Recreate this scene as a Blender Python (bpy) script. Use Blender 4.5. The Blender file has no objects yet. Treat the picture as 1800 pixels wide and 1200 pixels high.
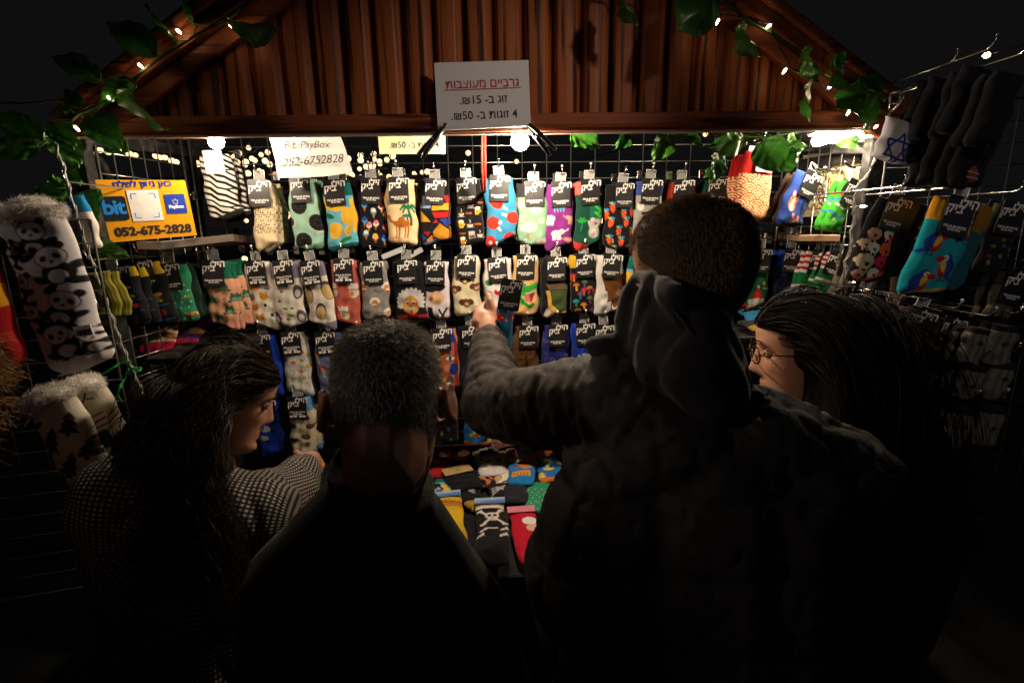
import bpy, bmesh, math, random
import numpy as np
from mathutils import Vector, Matrix, Euler, noise
R = math.radians
C = bpy.context.scene.collection
scene = bpy.context.scene
rng = np.random.default_rng(7)
random.seed(7)

# ------------------------------------------------------------------ camera
F = 890.0                                   # focal length in pixels of the 1800 px wide photograph
CAM = Vector((0.0, 0.0, 1.77))
M3 = Matrix.Rotation(R(-3.5), 3, 'Z') @ Matrix.Rotation(R(90 - 12.7), 3, 'X') @ Matrix.Rotation(R(-0.9), 3, 'Z')
cam_data = bpy.data.cameras.new('camera')
cam_data.lens = F / 1800 * 36
cam_data.sensor_width = 36
cam_data.clip_start = 0.02
cam_data.clip_end = 300
cam_data.dof.use_dof = True
cam_data.dof.focus_distance = 1.5
cam_data.dof.aperture_fstop = 8.0
cam = bpy.data.objects.new('camera', cam_data)
cam.matrix_world = Matrix.Translation(CAM) @ M3.to_4x4()
C.objects.link(cam)
scene.camera = cam

# ------------------------------------------------------------------ night sky and lights
world = bpy.data.worlds.new('World')
scene.world = world
world.use_nodes = True
wn = world.node_tree.nodes
sky = wn.new('ShaderNodeTexSky')
sky.sky_type = 'NISHITA'
sky.sun_disc = False
sky.sun_elevation = R(-6)
sky.sun_rotation = R(140)
mixc = wn.new('ShaderNodeMix'); mixc.data_type = 'RGBA'
mixc.inputs[0].default_value = 0.98
mixc.inputs[7].default_value = (0.0044, 0.0044, 0.0045, 1)
world.node_tree.links.new(sky.outputs[0], mixc.inputs[6])
world.node_tree.links.new(mixc.outputs[2], wn['Background'].inputs[0])
wn['Background'].inputs[1].default_value = 1.0

def spot(name, loc, target, watts, color, size_deg, blend, radius):
    l = bpy.data.lights.new(name, 'SPOT')
    l.energy = watts; l.color = color; l.spot_size = R(size_deg); l.spot_blend = blend; l.shadow_soft_size = radius
    o = bpy.data.objects.new(name, l); C.objects.link(o)
    o.location = loc
    o.rotation_euler = (Vector(target) - Vector(loc)).to_track_quat('-Z', 'Y').to_euler()
    return o
# the lamp of the stall across the lane: high behind the camera, falls on the wooden gable
LANE = (1.0, 0.25, 2.7)
spot('lane_lamp', LANE, (-0.04, 1.3, 1.93), 30, (1.0, 0.82, 0.70), 33, 1.0, 0.06)
# lamp of the neighbouring stall, over the outer rack on the right
spot('rack_lamp', (0.75, -0.5, 2.75), (1.22, 1.1, 1.6), 17, (1.0, 0.84, 0.72), 33, 1.0, 0.1)
# lamp of a stall behind the camera on the left: grazes the reaching arm and the backs of the heads
spot('stall_row_lamp', (-2.3, 0.12, 2.45), (0.06, 0.80, 1.72), 25, (1.0, 0.82, 0.68), 36, 1.0, 0.1)
# cool shop light further down the lane, on the right
spot('shop_lamp', (2.6, -1.6, 2.2), (0.55, 0.7, 1.45), 2.5, (0.5, 0.5, 1.0), 60, 0.8, 0.3)

vs = scene.view_settings
vs.view_transform = 'Standard'; vs.look = 'None'; vs.gamma = 1.0; vs.exposure = 0.0; vs.use_curve_mapping = False
scene.cycles.use_denoising = True
scene.cycles.max_bounces = 6
scene.cycles.diffuse_bounces = 3
scene.cycles.glossy_bounces = 2
scene.cycles.transparent_max_bounces = 12
scene.cycles.sample_clamp_indirect = 3.0
scene.cycles.caustics_reflective = False
scene.cycles.caustics_refractive = False

# ------------------------------------------------------------------ helpers
def ray(px, py):
    return M3 @ Vector(((px - 900) / F, -(py - 600) / F, -1))
def at(px, py, Y):                          # the point of the plane y = Y seen at a pixel of the photograph
    d = ray(px, py); t = (Y - CAM.y) / d.y
    return CAM + d * t
def atz(px, py, Z):                         # the point of the plane z = Z
    d = ray(px, py); t = (Z - CAM.z) / d.z
    return CAM + d * t

def lin(c):
    if isinstance(c, str):
        c = [int(c[i:i + 2], 16) / 255 for i in (0, 2, 4)]
    return tuple((v / 12.92 if v <= .04045 else ((v + .055) / 1.055) ** 2.4) for v in c)

def tag(o, label=None, cat=None, group=None, kind=None):
    if label: o['label'] = label
    if cat: o['category'] = cat
    if group: o['group'] = group
    if kind: o['kind'] = kind
    return o
def empty(name, loc=(0, 0, 0), rot=(0, 0, 0), label=None, cat=None, group=None):
    o = bpy.data.objects.new(name, None); C.objects.link(o)
    o.location = loc; o.rotation_euler = rot
    o.empty_display_size = .02
    return tag(o, label, cat, group)
def link(name, me, parent=None, mat=None, loc=None, rot=None):
    o = bpy.data.objects.new(name, me); C.objects.link(o)
    if mat is not None and not me.materials: me.materials.append(mat)
    if parent is not None: o.parent = parent
    if loc is not None: o.location = loc
    if rot is not None: o.rotation_euler = rot
    return o
def copy_tree(o, parent=None):
    c = o.copy(); C.objects.link(c)
    if parent is not None: c.parent = parent
    for ch in list(o.children): copy_tree(ch, c)
    return c
def bm_obj(name, bm, parent=None, mat=None, smooth=False, loc=None, rot=None):
    me = bpy.data.meshes.new(name)
    bmesh.ops.recalc_face_normals(bm, faces=bm.faces)
    bm.to_mesh(me); bm.free()
    if smooth: me.shade_smooth()
    return link(name, me, parent, mat, loc, rot)
def np_mesh(name, V, Fc, smooth=True, col=None):
    me = bpy.data.meshes.new(name)
    V = np.asarray(V, dtype=np.float32)
    if isinstance(Fc, np.ndarray):
        n, k = Fc.shape
        me.vertices.add(len(V)); me.vertices.foreach_set('co', V.ravel())
        me.loops.add(n * k); me.loops.foreach_set('vertex_index', Fc.astype(np.int32).ravel())
        me.polygons.add(n); me.polygons.foreach_set('loop_start', np.arange(0, n * k, k, dtype=np.int32))
        me.update(calc_edges=True)
    else:
        me.from_pydata(V.tolist(), [], Fc); me.update()
    if col is not None:
        a = me.color_attributes.new('Col', 'FLOAT_COLOR', 'POINT')
        cc = np.ones((len(V), 4), dtype=np.float32); cc[:, :3] = col
        a.data.foreach_set('color', cc.ravel())
    if smooth: me.shade_smooth()
    return me
def box(bm, lo, hi, mtx=None):
    vs_ = [bm.verts.new((x, y, z)) for x in (lo[0], hi[0]) for y in (lo[1], hi[1]) for z in (lo[2], hi[2])]
    for f in ((0, 1, 3, 2), (4, 6, 7, 5), (0, 4, 5, 1), (2, 3, 7, 6), (0, 2, 6, 4), (1, 5, 7, 3)):
        bm.faces.new([vs_[i] for i in f])
    if mtx is not None: bmesh.ops.transform(bm, matrix=mtx, verts=vs_)
    return vs_
def bar(bm, a, b, w, d, up=Vector((0, 0, 1))):          # a rectangular bar from a to b
    a, b = Vector(a), Vector(b); t = (b - a).normalized()
    s = t.cross(up)
    if s.length < 1e-4: s = t.cross(Vector((0, 1, 0)))
    s.normalize(); u = s.cross(t).normalized()
    L = (b - a).length
    m = Matrix((( *s, 0), (*t, 0), (*u, 0), (0, 0, 0, 1))).transposed(); m.translation = a
    return box(bm, (-w / 2, 0, -d / 2), (w / 2, L, d / 2), m)
def tube(bm, pts, r, n=6, cap=True):
    pts = [Vector(p) for p in pts]; rings = []
    for i, p in enumerate(pts):
        t = (pts[min(i + 1, len(pts) - 1)] - pts[max(i - 1, 0)]).normalized()
        s = t.orthogonal() if i == 0 else (ps - t * ps.dot(t))
        if s.length < 1e-6: s = t.orthogonal()
        s.normalize(); ps = s; u = t.cross(s)
        rr = r[i] if isinstance(r, (list, tuple)) else r
        rings.append([bm.verts.new(p + (s * math.cos(a) + u * math.sin(a)) * rr) for a in [2 * math.pi * k / n for k in range(n)]])
    for a, b in zip(rings, rings[1:]):
        for k in range(n): bm.faces.new((a[k], a[(k + 1) % n], b[(k + 1) % n], b[k]))
    if cap:
        bm.faces.new(rings[0][::-1]); bm.faces.new(rings[-1])
def ball(bm, c, r, sub=2, scale=(1, 1, 1)):
    bmesh.ops.create_icosphere(bm, subdivisions=sub, radius=r, matrix=Matrix.Translation(c) @ Matrix.Diagonal((*scale, 1)))
def bevel_all(bm, w, seg=2):
    bmesh.ops.bevel(bm, geom=list(bm.edges), offset=w, segments=seg, affect='EDGES', profile=.6)

# ------------------------------------------------------------------ materials
def mat(name, col=(.5, .5, .5), rough=.6, metal=0., spec=.5, emit=None, estr=0., alpha=1., sheen=0.):
    m = bpy.data.materials.new(name); m.use_nodes = True
    b = m.node_tree.nodes['Principled BSDF']
    b.inputs['Base Color'].default_value = (*col, 1)
    b.inputs['Roughness'].default_value = rough
    b.inputs['Metallic'].default_value = metal
    b.inputs['Specular IOR Level'].default_value = spec
    b.inputs['Alpha'].default_value = alpha
    b.inputs['Sheen Weight'].default_value = sheen
    if emit:
        b.inputs['Emission Color'].default_value = (*emit, 1); b.inputs['Emission Strength'].default_value = estr
    return m
def nodes(m):
    nt = m.node_tree
    return nt, nt.nodes, nt.links, nt.nodes['Principled BSDF']
def add_bump(m, scale=200, strength=.3, dist=.002, detail=3, stretch=None):
    nt, N, L, b = nodes(m)
    tc = N.new('ShaderNodeTexCoord'); nz = N.new('ShaderNodeTexNoise'); bp = N.new('ShaderNodeBump')
    nz.inputs['Scale'].default_value = scale; nz.inputs['Detail'].default_value = detail
    src = tc.outputs['Object']
    if stretch:
        mp = N.new('ShaderNodeMapping'); mp.inputs['Scale'].default_value = stretch
        L.new(src, mp.inputs[0]); src = mp.outputs[0]
    L.new(src, nz.inputs['Vector'])
    bp.inputs['Strength'].default_value = strength; bp.inputs['Distance'].default_value = dist
    L.new(nz.outputs['Fac'], bp.inputs['Height']); L.new(bp.outputs[0], b.inputs['Normal'])
    return nz, bp
def noise_col(m, c1, c2, scale=5, detail=4, stretch=None, lo=.35, hi=.65):
    nt, N, L, b = nodes(m)
    tc = N.new('ShaderNodeTexCoord'); nz = N.new('ShaderNodeTexNoise'); cr = N.new('ShaderNodeValToRGB')
    nz.inputs['Scale'].default_value = scale; nz.inputs['Detail'].default_value = detail
    src = tc.outputs['Object']
    if stretch:
        mp = N.new('ShaderNodeMapping'); mp.inputs['Scale'].default_value = stretch
        L.new(src, mp.inputs[0]); src = mp.outputs[0]
    L.new(src, nz.inputs['Vector'])
    cr.color_ramp.elements[0].position = lo; cr.color_ramp.elements[1].position = hi
    cr.color_ramp.elements[0].color = (*c1, 1); cr.color_ramp.elements[1].color = (*c2, 1)
    L.new(nz.outputs['Fac'], cr.inputs[0]); L.new(cr.outputs[0], b.inputs['Base Color'])
    return cr
def col_attr(m):
    nt, N, L, b = nodes(m)
    a = N.new('ShaderNodeVertexColor'); a.layer_name = 'Col'
    L.new(a.outputs['Color'], b.inputs['Base Color'])
    return a

MAT = {}
MAT['knit'] = mat('knitted_cotton', rough=.9, spec=.2, sheen=.08)
col_attr(MAT['knit']); add_bump(MAT['knit'], 900, .35, .0012, 2, (1, 1, .45))
MAT['card'] = mat('black_card', (.012, .012, .0125), .42, spec=.55); add_bump(MAT['card'], 60, .06, .004, 2)
MAT['white_ink'] = mat('white_ink', (.82, .8, .76), .6)
MAT['grey_ink'] = mat('grey_ink', (.45, .44, .42), .6)
MAT['clear'] = mat('clear_plastic', (.6, .6, .58), .18, spec=.8, alpha=.38)
MAT['wire'] = mat('galvanised_wire', (.55, .53, .5), .32, metal=.95)
MAT['dark_wire'] = mat('dull_dark_wire', (.035, .034, .033), .5, metal=.3)
MAT['chrome'] = mat('chromed_hook', (.75, .74, .72), .2, metal=1.)
MAT['steel'] = mat('dark_steel', (.05, .05, .05), .45, metal=.6)
noise_col(MAT['steel'], (.02, .02, .02), (.11, .105, .1), 30, 6, None, .45, .75); 
MAT['paper'] = mat('white_paper', (.78, .77, .74), .75); add_bump(MAT['paper'], 14, .5, .01, 2)
MAT['plastic_sleeve'] = mat('laminated_paper', (.72, .71, .68), .3)
MAT['pale_yellow'] = mat('pale_yellow_paper', (.75, .74, .42), .7)
MAT['black_ink'] = mat('black_ink', (.015, .015, .02), .6)
MAT['red_ink'] = mat('red_ink', (.45, .02, .02), .6)
MAT['blue_ink'] = mat('blue_ink', (.01, .04, .36), .5)
MAT['sky_ink'] = mat('bright_blue_ink', (.02, .25, .75), .5)
MAT['orange_board'] = mat('orange_board', (.85, .37, .008), .4)
MAT['navy_board'] = mat('navy_print', (.006, .014, .03), .45)
MAT['black_plastic'] = mat('black_plastic', (.012, .012, .014), .3)
MAT['bulb'] = mat('lit_bulb', (1, 1, 1), .3, emit=(1, .80, .58), estr=1050)
MAT['bulb_weak'] = mat('weaker_lit_bulb', (1, 1, 1), .3, emit=(1, .80, .58), estr=420)
MAT['tube_light'] = mat('lit_tube', (1, 1, 1), .3, emit=(1, .80, .58), estr=270)
MAT['fairy'] = mat('fairy_bulb', (1, 1, 1), .3, emit=(1, .72, .42), estr=42)
MAT['festoon'] = mat('festoon_bulb', (1, 1, 1), .3, emit=(1, .70, .36), estr=1.9); MAT['festoon'].cycles.emission_sampling = 'NONE'
MAT['socket'] = mat('bulb_socket', (.35, .34, .32), .5)
MAT['cable'] = mat('clear_cable', (.35, .34, .3), .3, spec=.8)
MAT['dark_cable'] = mat('dark_cable', (.015, .02, .015), .5)
MAT['leaf'] = mat('leaf_green', rough=.33, spec=.55); col_attr(MAT['leaf'])
MAT['leaf'].node_tree.nodes['Principled BSDF'].inputs['Transmission Weight'].default_value = 0.0
_nt, _N, _L, _b = nodes(MAT['leaf'])
_tr = _N.new('ShaderNodeBsdfTranslucent'); _mx = _N.new('ShaderNodeMixShader'); _mx.inputs[0].default_value = .12
_va = [n for n in _N if n.type == 'VERTEX_COLOR'][0]
_L.new(_va.outputs['Color'], _tr.inputs['Color'])
_L.new(_b.outputs[0], _mx.inputs[1]); _L.new(_tr.outputs[0], _mx.inputs[2]); _L.new(_mx.outputs[0], _N['Material Output'].inputs['Surface'])
MAT['stem'] = mat('green_stem', (.04, .12, .02), .5)

def wood_mat(name, dark, light, stretch, scale=1., rough=.34, spec=.45):
    m = mat(name, rough=rough, spec=spec)
    nt, N, L, b = nodes(m)
    tc = N.new('ShaderNodeTexCoord'); mp = N.new('ShaderNodeMapping'); mp.inputs['Scale'].default_value = stretch
    L.new(tc.outputs['Object'], mp.inputs[0])
    mp2 = N.new('ShaderNodeMapping'); mp2.inputs['Scale'].default_value = tuple(v * (5. if v > 1.2 else 1.) for v in stretch); L.new(tc.outputs['Object'], mp2.inputs[0])
    n1 = N.new('ShaderNodeTexNoise'); n1.inputs['Scale'].default_value = 9 * scale; n1.inputs['Detail'].default_value = 6; n1.inputs['Distortion'].default_value = .7
    n2 = N.new('ShaderNodeTexNoise'); n2.inputs['Scale'].default_value = 19 * scale; n2.inputs['Detail'].default_value = 4
    wv = N.new('ShaderNodeTexWave'); wv.wave_type = 'RINGS'; wv.rings_direction = 'Z'; wv.inputs['Scale'].default_value = 7 * scale; wv.inputs['Distortion'].default_value = 5; wv.inputs['Detail'].default_value = 3
    for n in (n1, wv): L.new(mp.outputs[0], n.inputs['Vector'])
    L.new(mp2.outputs[0], n2.inputs['Vector']); n2.inputs['Distortion'].default_value = .4
    vr = N.new('ShaderNodeTexVoronoi'); vr.inputs['Scale'].default_value = 3.2 * scale
    L.new(mp.outputs[0], vr.inputs['Vector'])
    a = N.new('ShaderNodeMath'); a.operation = 'MULTIPLY_ADD'; a.inputs[1].default_value = .75
    L.new(n2.outputs['Fac'], a.inputs[0]); 
    a0 = N.new('ShaderNodeMath'); a0.operation = 'MULTIPLY_ADD'; a0.inputs[1].default_value = .35
    L.new(wv.outputs['Fac'], a0.inputs[0]); L.new(n1.outputs['Fac'], a0.inputs[2])
    L.new(a0.outputs[0], a.inputs[2])
    cr = N.new('ShaderNodeValToRGB'); e = cr.color_ramp.elements
    e[0].position = .84; e[0].color = (*dark, 1); e[1].position = 1.30; e[1].color = (*light, 1)
    L.new(a.outputs[0], cr.inputs[0])
    kn = N.new('ShaderNodeValToRGB'); k = kn.color_ramp.elements
    k[0].position = .03; k[0].color = (.12, .08, .06, 1); k[1].position = .13; k[1].color = (1, 1, 1, 1)
    L.new(vr.outputs['Distance'], kn.inputs[0])
    mm = N.new('ShaderNodeMix'); mm.data_type = 'RGBA'; mm.blend_type = 'MULTIPLY'; mm.inputs[0].default_value = 1
    L.new(cr.outputs[0], mm.inputs[6]); L.new(kn.outputs[0], mm.inputs[7]); L.new(mm.outputs[2], b.inputs['Base Color'])
    bp = N.new('ShaderNodeBump'); bp.inputs['Strength'].default_value = .25; bp.inputs['Distance'].default_value = .002
    L.new(a.outputs[0], bp.inputs['Height']); L.new(bp.outputs[0], b.inputs['Normal'])
    return m
MAT['plank'] = wood_mat('stained_cladding', (.055, .012, .004), (.36, .10, .026), (1.6, 1, .16), rough=.5, spec=.3)
MAT['beam'] = wood_mat('stained_beam', (.06, .012, .005), (.27, .075, .028), (.14, 1, 1.6), rough=.55, spec=.25)
MAT['shelf'] = wood_mat('plywood_shelf', (.10, .05, .025), (.34, .2, .11), (.3, 1, 1), rough=.5)
MAT['counter'] = mat('black_counter_cloth', (.012, .012, .013), .8)

def text_mesh(body, size=1., off=0., shear=0., align='CENTER', spacing=1., rot=0.):
    cu = bpy.data.curves.new('t', 'FONT'); cu.body = body; cu.size = size; cu.offset = off; cu.shear = shear
    cu.align_x = align; cu.align_y = 'CENTER'; cu.space_character = spacing; cu.resolution_u = 3
    o = bpy.data.objects.new('t', cu); C.objects.link(o)
    dg = bpy.context.evaluated_depsgraph_get(); dg.update()
    me = bpy.data.meshes.new_from_object(o.evaluated_get(dg))
    me.materials.clear()
    bpy.data.objects.remove(o); bpy.data.curves.remove(cu)
    return me
def merge_text(name, items, mats):
    """items: (mesh, x, z, rot_deg, slot): text laid in the x-z plane facing -y, joined into one mesh"""
    bm = bmesh.new()
    for me, x, z, rdeg, slot in items:
        n0 = len(bm.verts); f0 = len(bm.faces)
        bm.from_mesh(me)
        bm.verts.ensure_lookup_table(); bm.faces.ensure_lookup_table()
        m = Matrix.Translation((x, 0, z)) @ Matrix.Rotation(R(rdeg), 4, 'Y') @ Matrix.Rotation(R(90), 4, 'X')
        bmesh.ops.transform(bm, matrix=m, verts=bm.verts[n0:])
        for f in bm.faces[f0:]: f.material_index = slot
        bpy.data.meshes.remove(me)
    me = bpy.data.meshes.new(name); bm.to_mesh(me); bm.free()
    for mt in mats: me.materials.append(mt)
    return me
rev = lambda s: s[::-1]
def round_rect(w, h, r, n=5):
    p = []
    for cx, cz, a0 in ((w / 2 - r, h / 2 - r, 0), (-w / 2 + r, h / 2 - r, 90), (-w / 2 + r, -h / 2 + r, 180), (w / 2 - r, -h / 2 + r, 270)):
        for k in range(n + 1):
            a = R(a0 + 90 * k / n); p.append((cx + r * math.cos(a), cz + r * math.sin(a)))
    return p
def plate(bm, pts, y0, y1, off=(0, 0)):                 # a flat plate with outline pts (x, z) between y0 (front) and y1
    a = [bm.verts.new((x + off[0], y0, z + off[1])) for x, z in pts]
    b = [bm.verts.new((x + off[0], y1, z + off[1])) for x, z in pts]
    bm.faces.new(a); bm.faces.new(b[::-1])
    n = len(pts)
    for k in range(n): bm.faces.new((a[k], b[k], b[(k + 1) % n], a[(k + 1) % n]))

# ------------------------------------------------------------------ ground and the far side of the market
MAT['ground'] = mat('dark_paving', (.03, .03, .032), .7)
noise_col(MAT['ground'], (.018, .018, .02), (.05, .048, .045), 3, 5)
me = np_mesh('ground', [(-60, -40, 0), (60, -40, 0), (60, 80, 0), (-60, 80, 0)], [(0, 1, 2, 3)], False)
tag(link('ground', me, None, MAT['ground']), 'dark paved market ground under the stall', kind='structure')

# ------------------------------------------------------------------ the stall
YF, YB = 1.30, 1.68                          # gable plane and wire back wall
bl, brr = at(112, 247, YF), at(1560, 231, YF)      # lower edge of the front beam
XL, XR = bl.x, brr.x
ZB = (bl.z + brr.z) / 2
stall = empty('market_stall', ((XL + XR) / 2, YF, 0), label='wooden gabled market stall with reddish plank front and black counter', cat='market stall')
SI = Matrix.Translation((-(XL + XR) / 2, -YF, 0))       # children are built in world space, shifted to the stall's base
def spart(name, bm, m, smooth=False, parent=None):
    bmesh.ops.transform(bm, matrix=SI, verts=bm.verts)
    return bm_obj(name, bm, parent or stall, m, smooth)
beam_z = lambda x: bl.z + (brr.z - bl.z) * (x - XL) / (XR - XL)
# gable of corrugated planks
aL, aR, aT = at(200, 215, YF - .02), at(1527, 213, YF - .02), at(868, -279, YF - .02)   # inner edge of the barge boards
apx, apz = aT.x, aT.z
bmz = .048
def top_z(x):
    a_ = aL if x < apx else aR; t = (x - a_.x) / (apx - a_.x)
    return a_.z + t * (apz - a_.z) + .02
bm = bmesh.new(); pitch = .0693
prof = [(0, .017), (.05, .021), (.11, .019), (.17, .004), (.21, .001), (.3, 0), (.5, -.0008), (.72, 0), (.75, .001), (.80, .0035), (.87, .0085), (.92, .012), (.94, .018)]
cols = []
x = XL + .02; k = 0
while x < XR - .02:
    for u, d in prof:
        xx = x + u * pitch
        if xx > XR - .03: break
        cols.append((xx, YF + d + .0008 * math.sin(k * 7.3)))
    x += pitch; k += 1
prev = None
for xx, yy in cols:
    zt = max(top_z(xx), beam_z(xx) + .05)
    zz = [beam_z(xx) + .02 + (zt - beam_z(xx) - .02) * j / 8 for j in range(9)]
    cur = [bm.verts.new((xx, yy, z)) for z in zz]
    if prev:
        for j in range(8): bm.faces.new((prev[j], cur[j], cur[j + 1], prev[j + 1]))
    prev = cur
spart('gable_planks', bm, MAT['plank'])
# back board of the gable (closes it towards the inside)
bm = bmesh.new()
plate(bm, [(aL.x - .02, beam_z(XL) + .03), (aR.x + .02, beam_z(XR) + .03), (apx, apz)], YF + .024, YF + .032)
spart('gable_backing', bm, MAT['beam'])
# front beam with a rounded face and a pale metal edge under it
bm = bmesh.new()
prof_b = [(0, 0), (-.006, .002), (-.014, .008), (-.017, .016), (-.017, .03), (-.014, .037), (-.006, .0425), (0, .044), (.03, .044), (.03, 0)]
ra = [bm.verts.new((XL, YF - .012 + p, beam_z(XL) + .004 + q)) for p, q in prof_b]
rb = [bm.verts.new((XR, YF - .012 + p, beam_z(XR) + .004 + q)) for p, q in prof_b]
for k in range(len(prof_b)):
    j = (k + 1) % len(prof_b); bm.faces.new((ra[k], rb[k], rb[j], ra[j]))
bm.faces.new(ra[::-1]); bm.faces.new(rb)
spart('front_beam', bm, MAT['beam'])
MAT['edge'] = mat('pale_metal_edge', (.30, .23, .18), .5)
bm = bmesh.new()
bar(bm, (XL, YF - .022, beam_z(XL) + .001), (XR, YF - .022, beam_z(XR) + .001), .012, .004)
spart('edge_strip', bm, MAT['edge'])
# sloping barge boards (two stepped mouldings each)
for sx in (0, 1):
    a = aL.copy() if sx == 0 else aR.copy()
    b = Vector((apx, YF - .02, apz)); t = (b - a).normalized(); a -= t * .05; n = Vector((-t.z, 0, t.x)); n = n if n.z > 0 else -n
    bm = bmesh.new()
    for off, w, dy in ((.0, .036, 0.0), (.036, .03, -.012), (.062, .022, -.022)):
        vs0 = bar(bm, a + n * off + Vector((0, dy, 0)), b + n * off + Vector((0, dy, 0)), .02 + off * .3, w, up=n)
    bevel_all(bm, .005, 2)
    spart('barge_board', bm, MAT['beam'])
# roof sheets running back
for sx in (0, 1):
    e_ = at(96, 226, YF - .02) if sx == 0 else at(1580, 224, YF - .02); xe, ze = e_.x, e_.z - .06
    bm = bmesh.new()
    v = [bm.verts.new(p) for p in ((xe, YF - .03, ze + .07), (apx, YF - .03, apz + .12), (apx, YB + .35, apz + .12), (xe, YB + .35, ze + .07))]
    w = [bm.verts.new(p.co + Vector((0, 0, .02))) for p in v]
    bm.faces.new(v); bm.faces.new(w[::-1])
    for k in range(4): bm.faces.new((v[k], v[(k + 1) % 4], w[(k + 1) % 4], w[k]))
    spart('roof_sheet', bm, MAT['counter'])
# steel frame
lp0, lp1 = at(140, 252, YF + .03), at(212, 600, YF + .03)
rp0, rp1 = at(1540, 235, YF + .03), at(1497, 500, YF + .03)
def extend(a, b, z): return a + (b - a) * ((z - a.z) / (b.z - a.z))
for a, b in ((lp0, lp1), (rp0, rp1)):
    bm = bmesh.new(); bar(bm, extend(a, b, ZB), extend(a, b, 0), .034, .034, up=Vector((0, 1, 0))); bevel_all(bm, .003, 1)
    spart('post', bm, MAT['steel'])
for px in (333, 1392):
    p = at(px, 280, YB + .06)
    bm = bmesh.new(); bar(bm, (p.x, p.y, ZB + .1), (p.x + (.01 if px > 900 else -.01), p.y, 0), .03, .03, up=Vector((0, 1, 0))); bevel_all(bm, .003, 1)
    spart('post', bm, MAT['steel'])
q0, q1 = at(333, 268, YB + .05), at(1392, 255, YB + .05)
for a, b in ((lp0 + Vector((0, 0, .012)), q0), (rp0 + Vector((0, 0, -.035)), q1 + Vector((0, 0, -.01)))):
    bm = bmesh.new(); bar(bm, a, b, .03, .03); bevel_all(bm, .003, 1)
    spart('side_rail', bm, MAT['steel'])
bm = bmesh.new()
tube(bm, [at(146, 262, 1.4), at(165, 272, 1.42), at(180, 292, 1.45), at(192, 318, 1.48), at(198, 345, 1.5)], .012, 8)
spart('curved_brace', bm, MAT['steel'], True)
# corner shelves
MAT['shelf_dark'] = wood_mat('dark_stained_shelf', (.015, .01, .008), (.09, .06, .04), (.3, 1, 1), rough=.5)
def slab(name, pts, t, m):
    bm = bmesh.new()
    a = [bm.verts.new(p) for p in pts]; b = [bm.verts.new(Vector(p) - Vector((0, 0, t))) for p in pts]
    bm.faces.new(a); bm.faces.new(b[::-1])
    for k in range(len(pts)): bm.faces.new((a[k], b[k], b[(k + 1) % len(pts)], a[(k + 1) % len(pts)]))
    bevel_all(bm, .0015, 1)
    return spart(name, bm, m)
zr = at(1404, 413, 1.42).z
slab('shelf', [atz(1314, 405, zr), atz(1404, 413, zr), Vector((XR - .045, 1.36, zr)), Vector((XR - .045, 1.66, zr)), Vector((atz(1314, 405, zr).x, 1.66, zr))], .018, MAT['shelf'])
zl = at(300, 423, 1.36).z
slab('shelf', [Vector((XL + .10, 1.33, zl)), at(283, 425, 1.36), at(410, 411, 1.5) * 1 + Vector((0, 0, 0)), Vector((at(410, 411, 1.5).x, 1.66, zl)), Vector((XL + .1, 1.66, zl))], .02, MAT['shelf_dark'])
# counter
ZC = .93
cf = atz(900, 1012, ZC).y
bm = bmesh.new(); box(bm, (XL + .03, cf, ZC - .03), (XR - .03, YB + .1, ZC)); bevel_all(bm, .004, 1)
spart('counter', bm, MAT['counter'])
bm = bmesh.new(); box(bm, (XL + .05, cf + .03, .02), (XR - .05, cf + .05, ZC - .031))
spart('counter_front', bm, MAT['counter'])

# ------------------------------------------------------------------ wire grids
def grid(name, P, u, v, nu, nv, pu, pv, label, r=.0016, m='wire'):
    bm = bmesh.new(); P, u, v = Vector(P), Vector(u), Vector(v); n = u.cross(v).normalized()
    for i in range(nu + 1):
        a = P + u * (i * pu); rr = r * 1.9 if i in (0, nu) else r
        tube(bm, [a, a + v * (nv * pv)], rr, 5)
    for j in range(nv + 1):
        a = P + v * (j * pv) - n * (2.2 * r); rr = r * 1.9 if j in (0, nv) else r
        tube(bm, [a, a + u * (nu * pu)], rr, 5)
    return tag(bm_obj(name, bm, None, MAT[m], True), label, 'wire grid', 'wire grids the socks hang on')
gx0 = at(338, 300, YB).x; gx1 = at(1375, 300, YB).x
nu = 24
grid('wire_grid', (gx0, YB, 1.02), (1, 0, 0), (0, 0, 1), nu, 21, (gx1 - gx0) / nu, .05, 'wide wire grid forming the back wall behind the rows of socks')
a, b = at(1405, 262, 1.62), at(1527, 262, 1.36); d = b - a; d.z = 0
grid('wire_grid', (a.x, a.y, ZC + .1), d.normalized(), (0, 0, 1), 6, 20, d.length / 6, .052, 'narrow side wire grid beside the lit lamp above the corgi socks')
a, b = at(168, 262, 1.36), at(322, 285, 1.66); d = b - a; d.z = 0
grid('wire_grid', (a.x, a.y, ZC + .1), d.normalized(), (0, 0, 1), 6, 20, d.length / 6, .052, 'side wire grid behind the orange payment board')
# outer racks on the wings
a = at(1560, 300, 1.26); grid('wire_grid', (a.x, 1.27, .95), Vector((1, -.22, 0)).normalized(), (0, 0, 1), 9, 22, .055, .05, 'outer wire grid carrying the parrot and sheep socks', m='dark_wire')
a = at(135, 300, 1.14); grid('wire_grid', (a.x, 1.15, .95), Vector((-1, -.22, 0)).normalized(), (0, 0, 1), 8, 17, .055, .05, 'outer wire grid carrying the fluffy panda slipper socks', m='dark_wire')
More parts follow.
